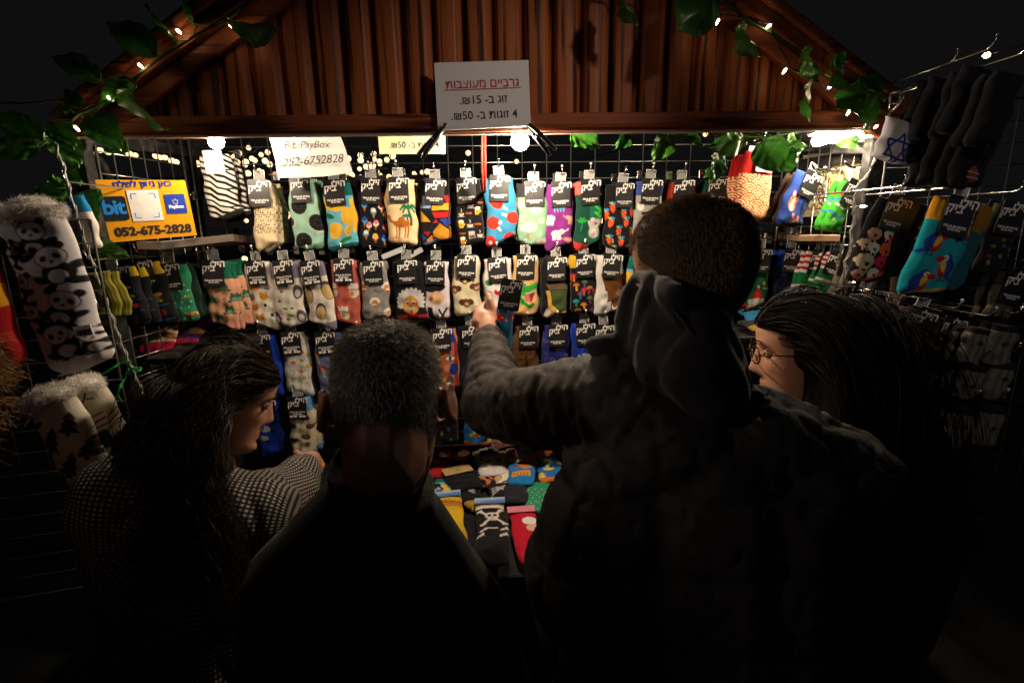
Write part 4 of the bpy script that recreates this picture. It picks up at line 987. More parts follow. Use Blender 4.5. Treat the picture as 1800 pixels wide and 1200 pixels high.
def d_bluemush(p):
    p.fill('7683a8'); p.band(-2, 5, '55557a')
    for x, y in ((8, 9.4), (2.4, 13.2), (8.4, 17.4), (1, 8)): shroom(p, x, y, 'a8302c', 'd8c8b0', 1.5); p.ell(x - .5, y - .7, .25, .25, 'efe6da')
def d_jars(p):
    p.fill('d9cfae'); p.band(-2, 5.6, '6aa2cf')
    for x, y, a in ((6.2, 8.6, 8), (1, 12, 0), (8.4, 12.4, -5), (6.6, 17, 15), (2, 18.5, 0)):
        p.ell(x, y, 1.9, 1.25, '3a332f', a); p.ell(x, y, 1.6, .7, '6a4a3a', a); p.line([(x - 1.4, y - 1.1), (x + 1.4, y - 1)], .5, 'b8aaa0')
    p.toe('6f97b6', 2)
def d_rubberduck(p):
    p.fill('1e74b8'); p.band(-2, 5.4, 'd8702a')
    for x, y in ((5, 9.6), (4, 14.4), (9, 18), (9.6, 11), (.6, 19)): p.ell(x, y + .8, 2, 1, 'dcc760'); p.ell(x + .3, y - .8, 1.05, 1, 'e2cd66'); p.ell(x + 1.5, y - .6, .6, .3, 'd0702a'); p.ell(x + .6, y - 1, .16, .16, '222222')
    p.toe('d8702a', 1.6, 0)
def d_face_abs(p):
    p.fill('c48272'); p.poly([(0, 4), (5, 4), (4, 22), (0, 22)], 'd07a2a'); p.vband(7.8, 10, 'a83430'); p.poly([(6.5, 0), (10, 0), (10, 5), (6.5, 5)], '2a4aa0'); p.ell(6.2, 11, 2.1, 1, '141414'); p.ell(6.2, 11, 1.8, .75, 'e9e5dc'); p.ell(6.2, 11, .5, .75, '141414'); p.ell(8, 15.2, 2, 2.4, '22408c'); p.ell(6, 19.5, 1.6, 1.6, '5a5248'); p.ell(3, 19, 1.2, 1, 'd8b83a'); p.vband(9.2, 10, 'd8862a')
def d_statue(p):
    p.fill('131a26'); p.ell(6, 13, 2.2, 3.6, '5a4636'); p.ell(6.2, 9.6, 1.2, 1.4, '6a5240'); p.ell(2, 17, 1.2, 3, '1e3a5a')
def d_brown(p):
    p.fill('6a4a22'); p.line([(5, 12), (5, 17)], 1, '3a2812'); p.line([(2, 13.4), (8, 13.4)], .5, '3a2812'); p.line([(3.2, 19.6), (5, 16.6), (6.8, 19.6)], .5, '3a2812'); p.line([(1, 11), (9, 11), (9, 20), (1, 20), (1, 11)], .3, '3a2812')
def d_swirl(p):
    p.fill('2a2f86')
    for k in range(22):
        x, y = (k * 4.3) % 10, 6 + (k * 2.9) % 14; p.line([(x - 1, y), (x - .2, y - .7), (x + .8, y - .2), (x + .4, y + .5)], .3, ['5a62b4', '14164a', '7a80c0'][k % 3])
    p.ell(5, 9.4, .9, .4, 'cfcf8a')
def d_bluewhite(p):
    p.fill('1b45b4'); p.ell(4, 12, 2, 1.4, 'e4e0d8'); p.ell(6.8, 13, 1, .8, '1a1a30'); p.ell(2, 16, 2.6, 1.1, 'd8d4cc'); p.line([(2, 9), (4, 7), (3, 12)], .8, '2a62d8')
def d_darkfish(p):
    p.fill('12141a')
    for k in range(9): x, y = (k * 3.1) % 9 + .5, 9 + (k * 2.7) % 12; p.ell(x, y, .9, .45, ['2a7a8a', 'a83a2a', '3a6aa0', '8a7a2a'][k % 4], k * 40)
def d_eyes(p):
    p.fill('d8a8a0')
    for x, y in ((3, 8), (7, 10), (4, 15), (8, 17), (2, 20)): p.line([(x - 1, y - .4), (x, y), (x + 1, y - .4)], .3, '2a2222'); p.ell(x, y + 1.2, .4, .3, 'b8302a')
def d_redxmas(p):
    p.fill('bd2230')
    for x, y in ((6, 8), (7, 11), (3, 17), (5, 20)): p.poly([(x, y - 1.6), (x + 1.5, y + 1.4), (x - 1.5, y + 1.4)], 'e8e2de')
    for k in range(6): p.line([(6.4 - k * .2 + (k % 2), 13.5 + k * .2), (6 + (k % 2), 15)], .35, 'e8e2de')
def d_santa(p):
    p.fill('14693f'); p.ell(8, 10.4, .7, .7, 'd8aa34'); p.poly([(5.8, 11.6), (8.4, 16.4), (3.4, 16.4)], 'c42228'); p.ell(5.8, 11.6, .5, .5, 'eae4de'); p.band(17.5, 24, 'bd2026'); p.ell(5.8, 17.6, 2.5, 2.2, 'd9a780'); p.ell(5.8, 19.4, 3, 2.7, 'e6e1dc'); p.poly([(3, 15.8), (8.8, 15.8), (8.8, 17.2), (3, 17.2)], 'e9e4df'); p.ell(4.8, 17.9, .25, .3, '221c1c'); p.ell(6.8, 17.9, .25, .3, '221c1c'); p.ell(5.8, 18.5, .45, .35, 'c48060')
    for x, y in ((2, 11.5), (2.2, 13.8), (8.6, 12.4)): p.line([(x - 1, y), (x - .6, y - .6), (x, y), (x + .6, y - .5), (x + 1, y)], .2, 'd8d8c8')
    p.toe('d8962a', 1.4, .3)
def d_navy(p):
    p.fill('171c3c'); p.band(-2, 6, '1f4fae')
    for k in range(12): p.line([((k * 3.3) % 9, 8 + k), ((k * 3.3) % 9 + 1.5, 8.4 + k)], .25, '3a4682')
def d_elf(p):
    p.fill('12804a')
    for k in range(4): p.band(-1 + k * 2.4, .2 + k * 2.4, 'b52a30'); p.band(.2 + k * 2.4, 1.4 + k * 2.4, 'e4ded8')
    p.band(8.6, 30, '12804a'); p.band(13.4, 14.6, 'd8d2cc'); p.ell(2, 19, 1.5, .9, 'd8aa5a')
def d_sheep(p):
    p.fill('141318')
    def sh(x, y, s, c):
        for k in range(8): p.ell(x + math.cos(k * .785) * 1.2 * s, y + math.sin(k * .785) * .9 * s, .6 * s, .55 * s, c)
        p.ell(x, y, 1.3 * s, 1 * s, c); p.line([(x - .6 * s, y + 1 * s), (x - .6 * s, y + 1.9 * s)], .4 * s, c); p.line([(x + .6 * s, y + 1 * s), (x + .6 * s, y + 1.9 * s)], .4 * s, c)
        p.ell(x + .3 * s, y + .5 * s, .35 * s, .45 * s, '141318'); p.line([(x - .2 * s, y + .2 * s), (x + .8 * s, y + .3 * s)], .25 * s, '141318')
    for x, y, s, c in ((3, 9.6, 1.15, 'd69a86'), (7.4, 8.8, 1, 'dcd6bc'), (9.4, 10, 1, 'd02050'), (1.6, 12.6, .9, 'cbb090'), (4, 13.2, 1, 'dcd6bc'), (7.8, 12.8, 1.25, 'e0602a'), (2.6, 17.2, 1.5, 'cdb692'), (7.2, 16.4, 1.1, 'd01f4e'), (6.2, 20.2, 1.1, 'd6d2b6'), (2, 21, .9, 'd69a86'), (9, 20.4, .9, 'd01f4e'), (9.6, 5, .8, 'd01f4e')): sh(x, y, s, c)
    p.toe('e0642a', 2, .35)
def d_parrot(p):
    p.fill('1499a6'); p.band(-2, 4.6, 'c98f1c')
    def bird(x, y, f, s=1.):
        p.ell(x, y, 1.6 * s, 2.1 * s, '1b3f94', f * 25); p.poly([(x - f * .6 * s, y + 1 * s), (x - f * 2.8 * s, y + 2.5 * s), (x - f * 2.2 * s, y + 3.2 * s), (x, y + 2 * s)], '1b3f94'); p.ell(x + f * .9 * s, y + 1 * s, .8 * s, 1.5 * s, 'a8202c', f * 25); p.ell(x + f * 1. * s, y - .6 * s, .6 * s, 1.7 * s, 'e0b52c', f * 20); p.ell(x + f * .8 * s, y - 2 * s, 1. * s, .85 * s, '1b3f94')
        p.ell(x + f * 1.2 * s, y - 1.9 * s, .6 * s, .6 * s, 'efe0c0'); p.ell(x + f * 1.2 * s, y - 1.9 * s, .2, .2, '1a1a1a'); p.ell(x + f * 2.2 * s, y - 1.5 * s, .85 * s, .7 * s, 'a81c28', f * 15)
        for k in (-.4, .4): p.line([(x + k, y + 2 * s), (x + k + .2, y + 2.9 * s), (x + k - .3, y + 3 * s)], .2, '14202c')
    bird(2.4, 8.6, 1, .9); bird(7.4, 13, -1, 1); bird(3, 17, 1, 1); bird(7.8, 21.4, -1, 1); bird(8.8, 5, 1, .9)
    p.toe('d09a20', 1.6, .3)
def d_fox(p):
    p.fill('7d7a76'); p.heather(.25); p.ell(2.5, 8.6, 2.4, .9, 'd8c2b6', 15); p.ell(8.6, 10.4, .8, .8, 'd8d2cc')
    p.ell(6.4, 16.6, 1.7, 1.4, 'd9602a'); p.ell(6, 14.6, 1.2, 1, 'e0662c'); p.poly([(5, 14.2), (4.8, 12.8), (5.8, 13.8)], 'e0662c'); p.poly([(6.4, 13.8), (7.2, 12.8), (7.2, 14.2)], 'e0662c'); p.line([(4.8, 17.2), (3, 16.4)], .5, 'e0662c'); p.ell(6, 15.4, .4, .5, 'eee0d0'); p.ell(5.6, 11, .4, .5, '2a2826')
def d_flag(p):
    p.fill('d9d5da'); b = '24389a'
    p.band(14.8, 19, b, .0); x, y, r_ = 5, 7.6, 3.7
    for s_ in (1, -1):
        tr = [(x + math.cos(R(a)) * r_, y + s_ * math.sin(R(a)) * r_ * 1.15) for a in (-90, 30, 150)]; p.line(tr + [tr[0]], .6, b)
def d_panda(p):
    p.fill('dcd8da'); K = '18171b'
    def panda(x, y, s, rot=0):
        q = lambda a, b: (x + (a * math.cos(R(rot)) - b * math.sin(R(rot))) * s, y + (a * math.sin(R(rot)) + b * math.cos(R(rot))) * s)
        E = lambda a, b, rx, ry, c, r2=0: p.ell(*q(a, b), rx * s, ry * s, c, rot + r2)
        E(0, 2.2, 2., 1.5, K); E(-.1, 2.6, 1.2, .9, 'dcd8da'); E(-2.2, 2.6, 1.1, .5, K, 25); E(2.1, 1.6, 1, .5, K, -30); E(1.5, 3.6, 1.2, .55, K, 15); E(-1.6, 3.9, 1.1, .5, K, -20)
        E(-1.5, -1.3, .6, .55, K); E(1.5, -1.3, .6, .55, K); E(0, 0, 1.95, 1.45, K); E(0, 0, 1.8, 1.3, 'e4e0e0'); E(-.8, 0, .45, .35, K, -30); E(.8, 0, .45, .35, K, 30); E(0, .6, .25, .18, K)
    panda(5.8, 3.4, 1.05, 5); panda(7, 7.6, 1.15, -8); panda(1.2, 10.4, .9, 20); panda(7, 14.4, 1.1, 20); panda(1.4, 15.4, .9, 0); panda(4.4, 19.6, 1.1, -15); panda(9, 20.5, .9, 0); panda(1.2, 5.4, .8, 10)
    p.toe('e6e3e4', 2.4, .0)
def d_tree(p):
    p.fill('d8cfb8')
    def tr(x, y, s, rot):
        pts = []
        for a, b in ((0, -2.4), (.9, -.8), (.5, -.8), (1.4, .6), (.8, .6), (1.9, 2), (.4, 2), (.4, 2.7), (-.4, 2.7), (-.4, 2), (-1.9, 2), (-.8, .6), (-1.4, .6), (-.5, -.8), (-.9, -.8)):
            pts.append((x + (a * math.cos(R(rot)) - b * math.sin(R(rot))) * s, y + (a * math.sin(R(rot)) + b * math.cos(R(rot))) * s))
        p.poly(pts, '1f2a22'); 
        for k in (-.9, .4, 1.5): p.ell(x - math.sin(R(rot)) * k * s, y + math.cos(R(rot)) * k * s, .9 * s, .22 * s, '7a2228', rot + 15)
    tr(3.4, 8.8, 1.2, 35); tr(5, 14.6, 1.2, 35); tr(8, 6.6, 1, 25); tr(9.4, 12.4, 1, 25); tr(1.2, 17.5, 1, 35); p.ell(2, 5.2, 1.4, .6, '2a2628', -15)
def d_reindeer(p):
    p.fill('d6cdb8')
    p.ell(4.6, 5, 2, 1.5, '3a2c28'); p.ell(4.6, 5.6, 1.1, .8, '8a6a58'); p.line([(3.2, 3.8), (2, 2.4)], .4, '2a2220'); p.line([(6, 3.8), (7.6, 2)], .4, '2a2220'); p.line([(7.2, 3), (8.4, 3.4)], .3, '2a2220')
    for k in range(5): p.line([(3 + k * .2, 7.6 + k * .55), (8.6, 6.6 + k * .62)], .38, 'a8383a' if k % 2 == 0 else 'd8d0c8')
    p.poly([(4.4, 10.6), (8, 10), (8.4, 13.6), (5.2, 14)], '1c3c58'); p.poly([(4.6, 19), (8, 14.4), (10, 17), (9, 22), (4.6, 22)], 'a8222c')
def d_redgold(p):
    p.fill('a81a1c'); p.poly([(0, 9), (10, 4), (10, 9.5), (0, 14)], 'd89a1c'); p.band(16, 19, 'b8302a'); p.ell(6, 20, 2, 1, '2a3550')
def d_hotdog(p):
    p.fill('e6cfa4'); p.band(-2, 2.4, 'c01b45')
    for x, y, a in ((3.4, 5, -6), (8.6, 5.6, 12), (2, 9, 8), (7.4, 9, 5), (4.6, 13.4, -14), (9.4, 13, -30)): p.ell(x, y, 2.4, .95, 'd0924a', a); p.ell(x, y, 2.1, .55, '8e3322', a); p.line([(x - 1.6, y + .1), (x - .6, y - .2), (x + .4, y + .2), (x + 1.6, y - .1)], .2, 'e0c070')
    p.toe('c01b45', 3, .1)
def d_corn(p):
    p.fill('7c3790')
    for x, y, a in ((2.6, 4, 0), (8, 5, -5), (4.5, 9.6, 10), (8.6, 12.6, -5)):
        p.ell(x, y, 2.2, .8, 'd8a52a', a)
        for k in range(6): p.line([(x - 1.6 + k * .6, y - .5), (x - 1.6 + k * .6, y + .5)], .12, 'a87818')
        p.ell(x - 1.9, y + .2, 1.2, .45, '6a9040', a)
    p.toe('c42a55', 2, 0)
def d_penguin(p):
    p.fill('1d6a92')
    for x, y in ((2, 4), (7, 3.4), (4.6, 8.4), (8.6, 9.4), (1.4, 12)): p.ell(x, y, 1.7, .9, '191a20', 20); p.ell(x, y + .1, 1, .5, 'ece8e2', 20); p.ell(x + 1.3, y - .3, .4, .3, 'c8382c')
    for k in range(10): p.ell((k * 3.3) % 10, (k * 2.1) % 14, .25, .25, 'e8f0f0')
def d_plain(c, c2=None, yb=4.5):
    def f(p):
        p.fill(c)
        if c2: p.band(-2, yb, c2)
    return f
def d_reddots(p):
    p.fill('b41a26')
    for k in range(10): x, y = (k * 3.9) % 10, 1.5 + (k * 2.7) % 15; p.ell(x, y, 1.3, .9, '3a78b4', 15); p.ell(x - .2, y - .7, 1.1, .55, 'e6e6e8', 10)
def d_peachblack(p):
    p.fill('17141a'); p.ell(6, 5, 2.8, 4, 'c88a66'); p.ell(6.4, 3.6, .5, .4, '1a1414'); p.poly([(2, 9), (9, 11), (8, 16), (4, 14)], 'b47650')
def d_faces(p):
    p.fill('dcd6d2')
    for x, y in ((3, 6), (7.6, 5), (3.6, 11.4), (7.8, 11), (5.4, 3), (1.6, 9)): p.ell(x, y, 1.0, .7, '1c1a1e'); p.line([(x - 1.1, y - 1.3), (x + .8, y - 1.5)], .35, '2a2628')
    for x, y in ((4, 8), (8.4, 8), (5, 14), (9, 13.4)): p.ell(x, y, .5, .35, 'd0485a')
def d_pinkbits(p):
    p.fill('dc8aa2')
    for k in range(14): x, y = (k * 3.7) % 10, 1 + (k * 2.3) % 10; p.ell(x, y, .7, .45, ['efe8e2', 'd0a848', '8a9ac0', '4a3a44'][k % 4], k * 30)
def d_bluefish(p):
    p.fill('1f7cc0'); p.poly([(3, 5), (7, 3.4), (9.4, 6), (6, 8)], 'de7a24'); p.poly([(1, 10), (8, 9), (8.4, 13), (1.6, 14)], 'e09a2a'); p.ell(3, 6, 1.2, .8, 'b83a2a'); p.ell(8.6, 4.4, 1, 1.2, '2aa8a0')
    for k in range(5): p.line([(2 + k * 1.2, 11), (2.4 + k * 1.2, 12.6)], .3, '5a2a14')
def d_bluewave(p):
    p.fill('14151b')
    for k in range(7): x = 1 + k * 1.3; p.line([(x, 12 - k % 3), (x + .4, 7), (x + 1.6, 4 + k % 2), (x + 2, 6)], .8, ['6a8ad0', '9ab4e4', '3a5ab0'][k % 3])
def d_whitelines(p):
    p.fill('15141a')
    for k in range(9): p.line([(1, 12 - k * .9), (4, 6 - k * .3 + (k % 3)), (8, 3 + k * .8)], .35, 'bdb8b6')
def d_skull(p):
    p.fill('15131a'); p.band(-2, 1.6, 'b8262c'); p.band(1.9, 3.4, 'd2a12a'); p.band(3.7, 5.2, 'ded8d0'); W = 'd8d0c8'
    for a, b in (((1.4, 7), (8.8, 14.2)), ((8.6, 6.6), (2, 14.4))):
        p.line([a, b], .9, W)
        for q in (a, b): p.ell(q[0] - .4, q[1] + .2, .6, .5, W); p.ell(q[0] + .4, q[1] - .2, .6, .5, W)
    p.ell(5.2, 9.8, 2.2, 1.9, W); p.poly([(4, 11), (6.4, 11), (6.2, 12.8), (4.2, 12.8)], W); p.ell(4.4, 9.8, .65, .7, '15131a'); p.ell(6.1, 9.8, .65, .7, '15131a'); p.poly([(5.2, 10.5), (5.5, 11.1), (4.9, 11.1)], '15131a')
    for k in range(4): p.line([(4.4 + k * .5, 11.6), (4.4 + k * .5, 12.6)], .12, '15131a')
    for x, y in ((2, 17.4), (8.6, 17), (1, 20), (8.4, 20)): p.line([(x - .9, y + .6), (x + .9, y - .4)], .8, W); p.ell(x + .9, y - .6, .6, .6, W)
    p.line([(3.4, 16.6), (6.4, 16.6)], .5, W)
def d_straw(p): p.fill('d0a82a'); p.band(4.4, 8.4, 'b8782a', -.2); p.band(5.4, 6, '8a3a20', -.2); p.poly([(5, 12), (10, 10), (10, 18), (7, 20)], 'd8b020'); p.poly([(0, 11), (5, 12), (7, 20), (0, 20)], '17141a')
def d_redkit(p): p.fill('bd1430'); p.ell(7, 8.6, 3, 2.4, 'e6e0dc'); p.ell(7.6, 13, 2.4, 2.2, 'dcb0a0')

# ------------------------------------------------------------------ sock packs
def sock_mesh(design, w, h, slant=0., thick=.016, seed=0, nf=52, nv=96, cuff=.9, wob=1., lamp_dim=1.):
    r = random.Random(seed)
    ph = [r.uniform(0, 6.28) for _ in range(8)]
    nb = 9
    u = np.concatenate([np.linspace(0, 1, nf), np.linspace(1, 0, nb + 2)[1:-1]])
    n = len(u); front = np.arange(n) < nf
    s = np.linspace(0, 1, nv)
    S, U = np.meshgrid(s, u, indexing='ij'); FR = np.broadcast_to(front, S.shape)
    k = cuff + (1 - cuff) * np.clip(S / .28, 0, 1) ** .7
    k = k * (1 - .22 * np.clip((S - .93) / .07, 0, 1) ** 2)
    bend = .004 * math.sin(ph[0]) * np.sin(S * 3.0) + .0025 * np.sin(S * 9 + ph[1])
    edge = .0016 * wob * np.sin(S * 17 + ph[2]) * (U - .5) * 2
    x = (U - .5) * w * k + bend + edge
    sl = slant * h * ((U if slant > 0 else 1 - U) if slant != 0 else 0) * np.clip((S - .55) / .45, 0, 1) ** 1.5
    sl = np.abs(sl)
    dip = .010 * np.sin(U * math.pi) * (S < .02)
    y = S * h - sl + .003 * wob * np.sin(U * 5 + ph[3]) * np.clip((S - .8) / .2, 0, 1)
    prof = np.sqrt(np.clip(1 - np.abs(2 * U - 1) ** 3.2, 0, 1))
    tb = np.sqrt(np.clip(1 - np.clip(np.abs(S - .5) * 2, 0, 1) ** 10, 0, 1)) * .75 + .25
    d = thick * prof * tb
    cuffz = np.clip((.2 - S) / .05, 0, 1)
    low = .35 + .9 * np.clip((S - .35) / .6, 0, 1)
    wr = .0012 * wob * low * (np.sin(x * 180 * .6 + y * 95 + ph[4] + 2 * np.sin(y * 40 + ph[7])) + .8 * np.sin(y * 150 - x * 60 + ph[5]) + .6 * np.sin(x * 260 + y * 30 + ph[6]))
    d = d + np.where(FR, wr * prof + .0006 * np.sin(U * w * 2400) * cuffz, 0)
    yd = np.where(FR, -d, d * .5)
    V = np.stack([x, yd, -y], -1).reshape(-1, 3)
    i = np.arange(nv - 1)[:, None]; j = np.arange(n)[None, :]
    a = i * n + j; b = i * n + (j + 1) % n
    Fq = np.stack([a, b, b + n, a + n], -1).reshape(-1, 4)
    P = Knit((U * 10).ravel(), ((S * h - .5 * sl) / w * 10).ravel(), 10 * h / w)
    design(P)
    col = np.clip(P.c, 0, 1) ** (1.12 if lamp_dim < 1 else 1.) * lamp_dim  # yarn colour darkened for packs that hang in the lamps' glare
    # caps: fan quads across (front point to the mirrored back point)
    me = np_mesh('sock', V, Fq, True, col)
    bm = bmesh.new(); bm.from_mesh(me); bm.verts.ensure_lookup_table()
    bm.faces.new([bm.verts[t] for t in range(n)][::-1]); bm.faces.new([bm.verts[(nv - 1) * n + t] for t in range(n)])
    for f in bm.faces: f.smooth = True
    bm.to_mesh(me); bm.free()
    me.materials.append(MAT['knit'])
    return me

# the shared card, its lettering and the clear hang tab
TW, TH = .057, .074
bm = bmesh.new(); plate(bm, round_rect(TW, TH, .004), -.0005, .0005); CARD = bm_obj('card', bm).data; bpy.data.objects.remove(bpy.data.objects['card']); CARD.materials.append(MAT['card'])
LETT = merge_text('lettering', [
    (text_mesh(rev('הילו'), .0245, .0007, .12), TW * .235, TH * .33, -4, 0), (text_mesh(rev('ביק'), .0245, .0007, .12), -TW * .2, TH * .17, -4, 0),
    (text_mesh(rev('גרביים מעוצבות'), .0072, .0003), .0, -TH * .27, 0, 0), (text_mesh('36-45 ' + rev('מידה'), .0058, .0002), .0, -TH * .35, 0, 0)], [MAT['white_ink']])
LETT_KID = merge_text('lettering', [
    (text_mesh(rev('הילו'), .0245, .0007, .12), TW * .235, TH * .33, -4, 0), (text_mesh(rev('ביק'), .0245, .0007, .12), -TW * .2, TH * .17, -4, 0),
    (text_mesh(rev('גרביים מעוצבות'), .0072, .0003), .0, -TH * .18, 0, 0), (text_mesh('35-40 ' + rev('מידה'), .0062, .0004), .0, -TH * .28, 0, 0), (text_mesh('35-40   ' + rev('מידה'), .009, .0008), .0, -TH * .38, 0, 0)], [MAT['white_ink']])
bm = bmesh.new(); plate(bm, round_rect(.03, .03, .003), -.0003, .0003); HTAB = bm_obj('tab', bm).data; bpy.data.objects.remove(bpy.data.objects['tab']); HTAB.materials.append(MAT['clear'])
bm = bmesh.new()
for sgn in (-1, 1): tube(bm, [(sgn * .015, -.0008, -.014), (sgn * .015, -.0008, .015)], .0006, 4)
tube(bm, [(-.015, -.0008, .015), (.015, -.0008, .015)], .0008, 4)
HRIM = bm_obj('rim', bm).data; bpy.data.objects.remove(bpy.data.objects['rim']); HRIM.materials.append(MAT['white_ink'])
def make_hook(loc, L, label, rot=0., blue=False):
    o = empty('display_hook', loc, (0, 0, rot), label=label, cat='hook', group='metal display hooks on the wire grids')
    bm = bmesh.new(); tube(bm, [(0, L, .004), (0, L * .5, 0), (0, .0, 0), (0, -.012, .004), (0, -.018, .018)], .0021, 7)
    bm_obj('wire', bm, o, MAT['chrome'] if not blue else MAT['blue_ink'], True)
    bm = bmesh.new(); ball(bm, (0, -.018, .021), .0034, 2); bm_obj('tip', bm, o, MAT['white_ink'] if random.random() < .6 else MAT['chrome'], True)
    bm = bmesh.new(); box(bm, (-.009, L - .004, -.012), (.009, L + .003, .014)); bevel_all(bm, .001, 1); bm_obj('back_plate', bm, o, MAT['chrome'])
    return o
packs = {}
def pack(look, design, px0, px1, py0, py1, Y, behind=2, gap=.028, slant=.06, roll=0., yaw=0., card=True, cardx=0., cardy=0., kid=False, hook=True, tab=True, where='', seed=None, thick=.015, cuff=.9, card_s=1., wob=1., bdir=(0., 1.), back_design=None, res=(52, 96)):
    """a pair of folded socks on its hook: px are the edges of the front pack in the photograph, on the plane y = Y"""
    seed = seed if seed is not None else len(packs) * 13 + 5
    a, b = at(px0, (py0 + py1) / 2, Y), at(px1, (py0 + py1) / 2, Y)
    xm = (px0 + px1) / 2
    t, bo = at(xm, py0, Y), at(xm, py1, Y)
    w = (b - a).length; h = (t - bo).length
    me = sock_mesh(design, w, h, slant, thick, seed, res[0], res[1], cuff, wob, .8 if Y > 1.4 else 1.)  # packs deep in the stall get darker yarn against the lamps' glare
    root = empty('sock_pack', t, (0, R(roll + random.uniform(-2.2, 2.2)), R(yaw + random.uniform(-6, 6))), f'{look} sock pack ' + (where or 'at the front of its hook'), 'sock pack', 'sock packs on display')
    link('sock', me, root, loc=(0, 0, 0))
    if card:
        cx = (cardx - .0) * w
        ang_ = random.uniform(-3, 3)
        cc = link('card', CARD, root, loc=(cx, -thick - .0035 - .0015 * wob, -TH * card_s * .46 + .004 + cardy), rot=(R(random.uniform(-4, 3)), R(ang_), R(random.uniform(-5, 5)))); cc.scale = (card_s,) * 3
        link('lettering', LETT_KID if kid else LETT, cc, loc=(0, -.0009, 0))
        if tab:
            tb = link('hang_tab', HTAB, root, loc=(cx, -.004, .018), rot=(0, R(random.uniform(-5, 5)), R(random.uniform(-12, 12))))
            link('rim', HRIM, tb)
    packs[look] = root
    ordn = ['second', 'third', 'fourth']
    for k in range(behind):
        if back_design is not None and k == 0: me2 = sock_mesh(back_design, w, h, slant, thick, seed + 3, res[0], res[1], cuff, wob, .8 if Y > 1.4 else 1.)  # rear packs' own colour, in places darkened to stand for shade
        elif k == 0: me2 = me
        c = empty('sock_pack', t + Vector((bdir[0] * gap * (k + 1) + random.uniform(-.004, .004), bdir[1] * gap * (k + 1), random.uniform(-.006, .002))), (0, R(roll + random.uniform(-2.5, 2.5)), R(yaw + random.uniform(-5, 5))),
                  f'{look} sock pack {ordn[k]} from the front of its hook', 'sock pack', 'sock packs on display')
        link('sock', me2, c)
        if card and k == 0:
            cc = link('card', CARD, c, loc=(cx, -thick - .003, -TH * card_s * .46 + .004 + cardy)); cc.scale = (card_s,) * 3
    if hook:
        make_hook((t.x + (cardx * w if card else 0), t.y - .012, t.z + .028), max(.03, YB - t.y + .01), f'metal hook holding the {look} sock packs')
    return root

YW = 1.575
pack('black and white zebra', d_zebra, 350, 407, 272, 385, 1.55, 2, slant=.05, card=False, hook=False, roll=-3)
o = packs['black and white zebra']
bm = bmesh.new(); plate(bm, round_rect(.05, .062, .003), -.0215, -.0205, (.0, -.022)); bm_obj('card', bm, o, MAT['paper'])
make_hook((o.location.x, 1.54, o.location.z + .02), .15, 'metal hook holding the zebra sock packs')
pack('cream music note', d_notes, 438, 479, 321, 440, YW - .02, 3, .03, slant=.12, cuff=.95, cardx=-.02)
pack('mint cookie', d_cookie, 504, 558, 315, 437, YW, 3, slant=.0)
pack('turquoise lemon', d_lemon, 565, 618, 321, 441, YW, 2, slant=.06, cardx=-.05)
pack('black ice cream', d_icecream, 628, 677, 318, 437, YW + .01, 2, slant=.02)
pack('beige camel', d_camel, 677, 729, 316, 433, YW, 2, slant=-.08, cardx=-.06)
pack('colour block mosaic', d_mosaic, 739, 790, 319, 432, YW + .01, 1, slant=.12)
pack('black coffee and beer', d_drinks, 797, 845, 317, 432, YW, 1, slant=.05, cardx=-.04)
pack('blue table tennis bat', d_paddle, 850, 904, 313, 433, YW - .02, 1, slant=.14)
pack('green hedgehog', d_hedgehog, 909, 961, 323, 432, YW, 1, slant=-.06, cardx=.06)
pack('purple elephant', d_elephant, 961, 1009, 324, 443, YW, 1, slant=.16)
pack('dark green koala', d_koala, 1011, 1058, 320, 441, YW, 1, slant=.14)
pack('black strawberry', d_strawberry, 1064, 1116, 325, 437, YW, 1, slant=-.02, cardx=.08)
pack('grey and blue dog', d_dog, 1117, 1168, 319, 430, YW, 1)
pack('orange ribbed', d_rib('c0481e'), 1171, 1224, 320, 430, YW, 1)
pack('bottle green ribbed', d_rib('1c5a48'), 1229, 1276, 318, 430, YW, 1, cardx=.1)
pack('red wave pattern', d_wave, 1300, 1366, 268, 387, 1.5, 2, .03, slant=.03, roll=3, yaw=8, card=False, cuff=.8)
o = packs['red wave pattern']
bm = bmesh.new(); plate(bm, round_rect(.06, .20, .003), .019, .0205, (.012, -.08)); bm_obj('card', bm, o, MAT['grey_ink'])
bm = bmesh.new(); plate(bm, round_rect(.058, .052, .003), -.0225, -.0212, (.010, -.03)); bm_obj('card_front', bm, o, MAT['grey_ink'])

Y2 = YW
pack('black and yellow arcade', d_arcade, 226, 284, 462, 572, 1.42, 2, slant=.03, roll=-6, cardx=-.03, tab=False)
pack('black and yellow striped', d_arcade, 196, 240, 470, 570, 1.36, 1, slant=.03, roll=-8, cardx=-.1, tab=False, seed=91)
pack('green caterpillar', d_caterpillar, 276, 331, 466, 568, 1.44, 2, .03, slant=.05, roll=-2, back_design=d_plain('16332a'), cardx=-.05)  # rear packs are darker copies, shade put into their green
pack('peach frog', d_frog, 357, 408, 460, 578, 1.5, 3, .03, slant=-.1, roll=-3, cardx=-.1, wob=1.6)
pack('white cat face', d_cats, 429, 476, 461, 580, Y2, 1, slant=-.1, kid=True, roll=-4)
pack('white leaf and pebble', d_leafdots, 473, 527, 460, 574, Y2 - .01, 1, slant=.05, kid=True, roll=-3)
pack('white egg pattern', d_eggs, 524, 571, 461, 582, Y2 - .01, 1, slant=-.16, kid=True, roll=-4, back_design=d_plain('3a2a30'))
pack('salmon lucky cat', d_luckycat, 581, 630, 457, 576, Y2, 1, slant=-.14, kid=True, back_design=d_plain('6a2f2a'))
pack('grey portrait', d_greyfaces, 632, 680, 461, 562, Y2, 2, slant=.06)
pack('black white-haired portrait', d_bigface, 688, 743, 459, 562, Y2, 1, slant=.02)
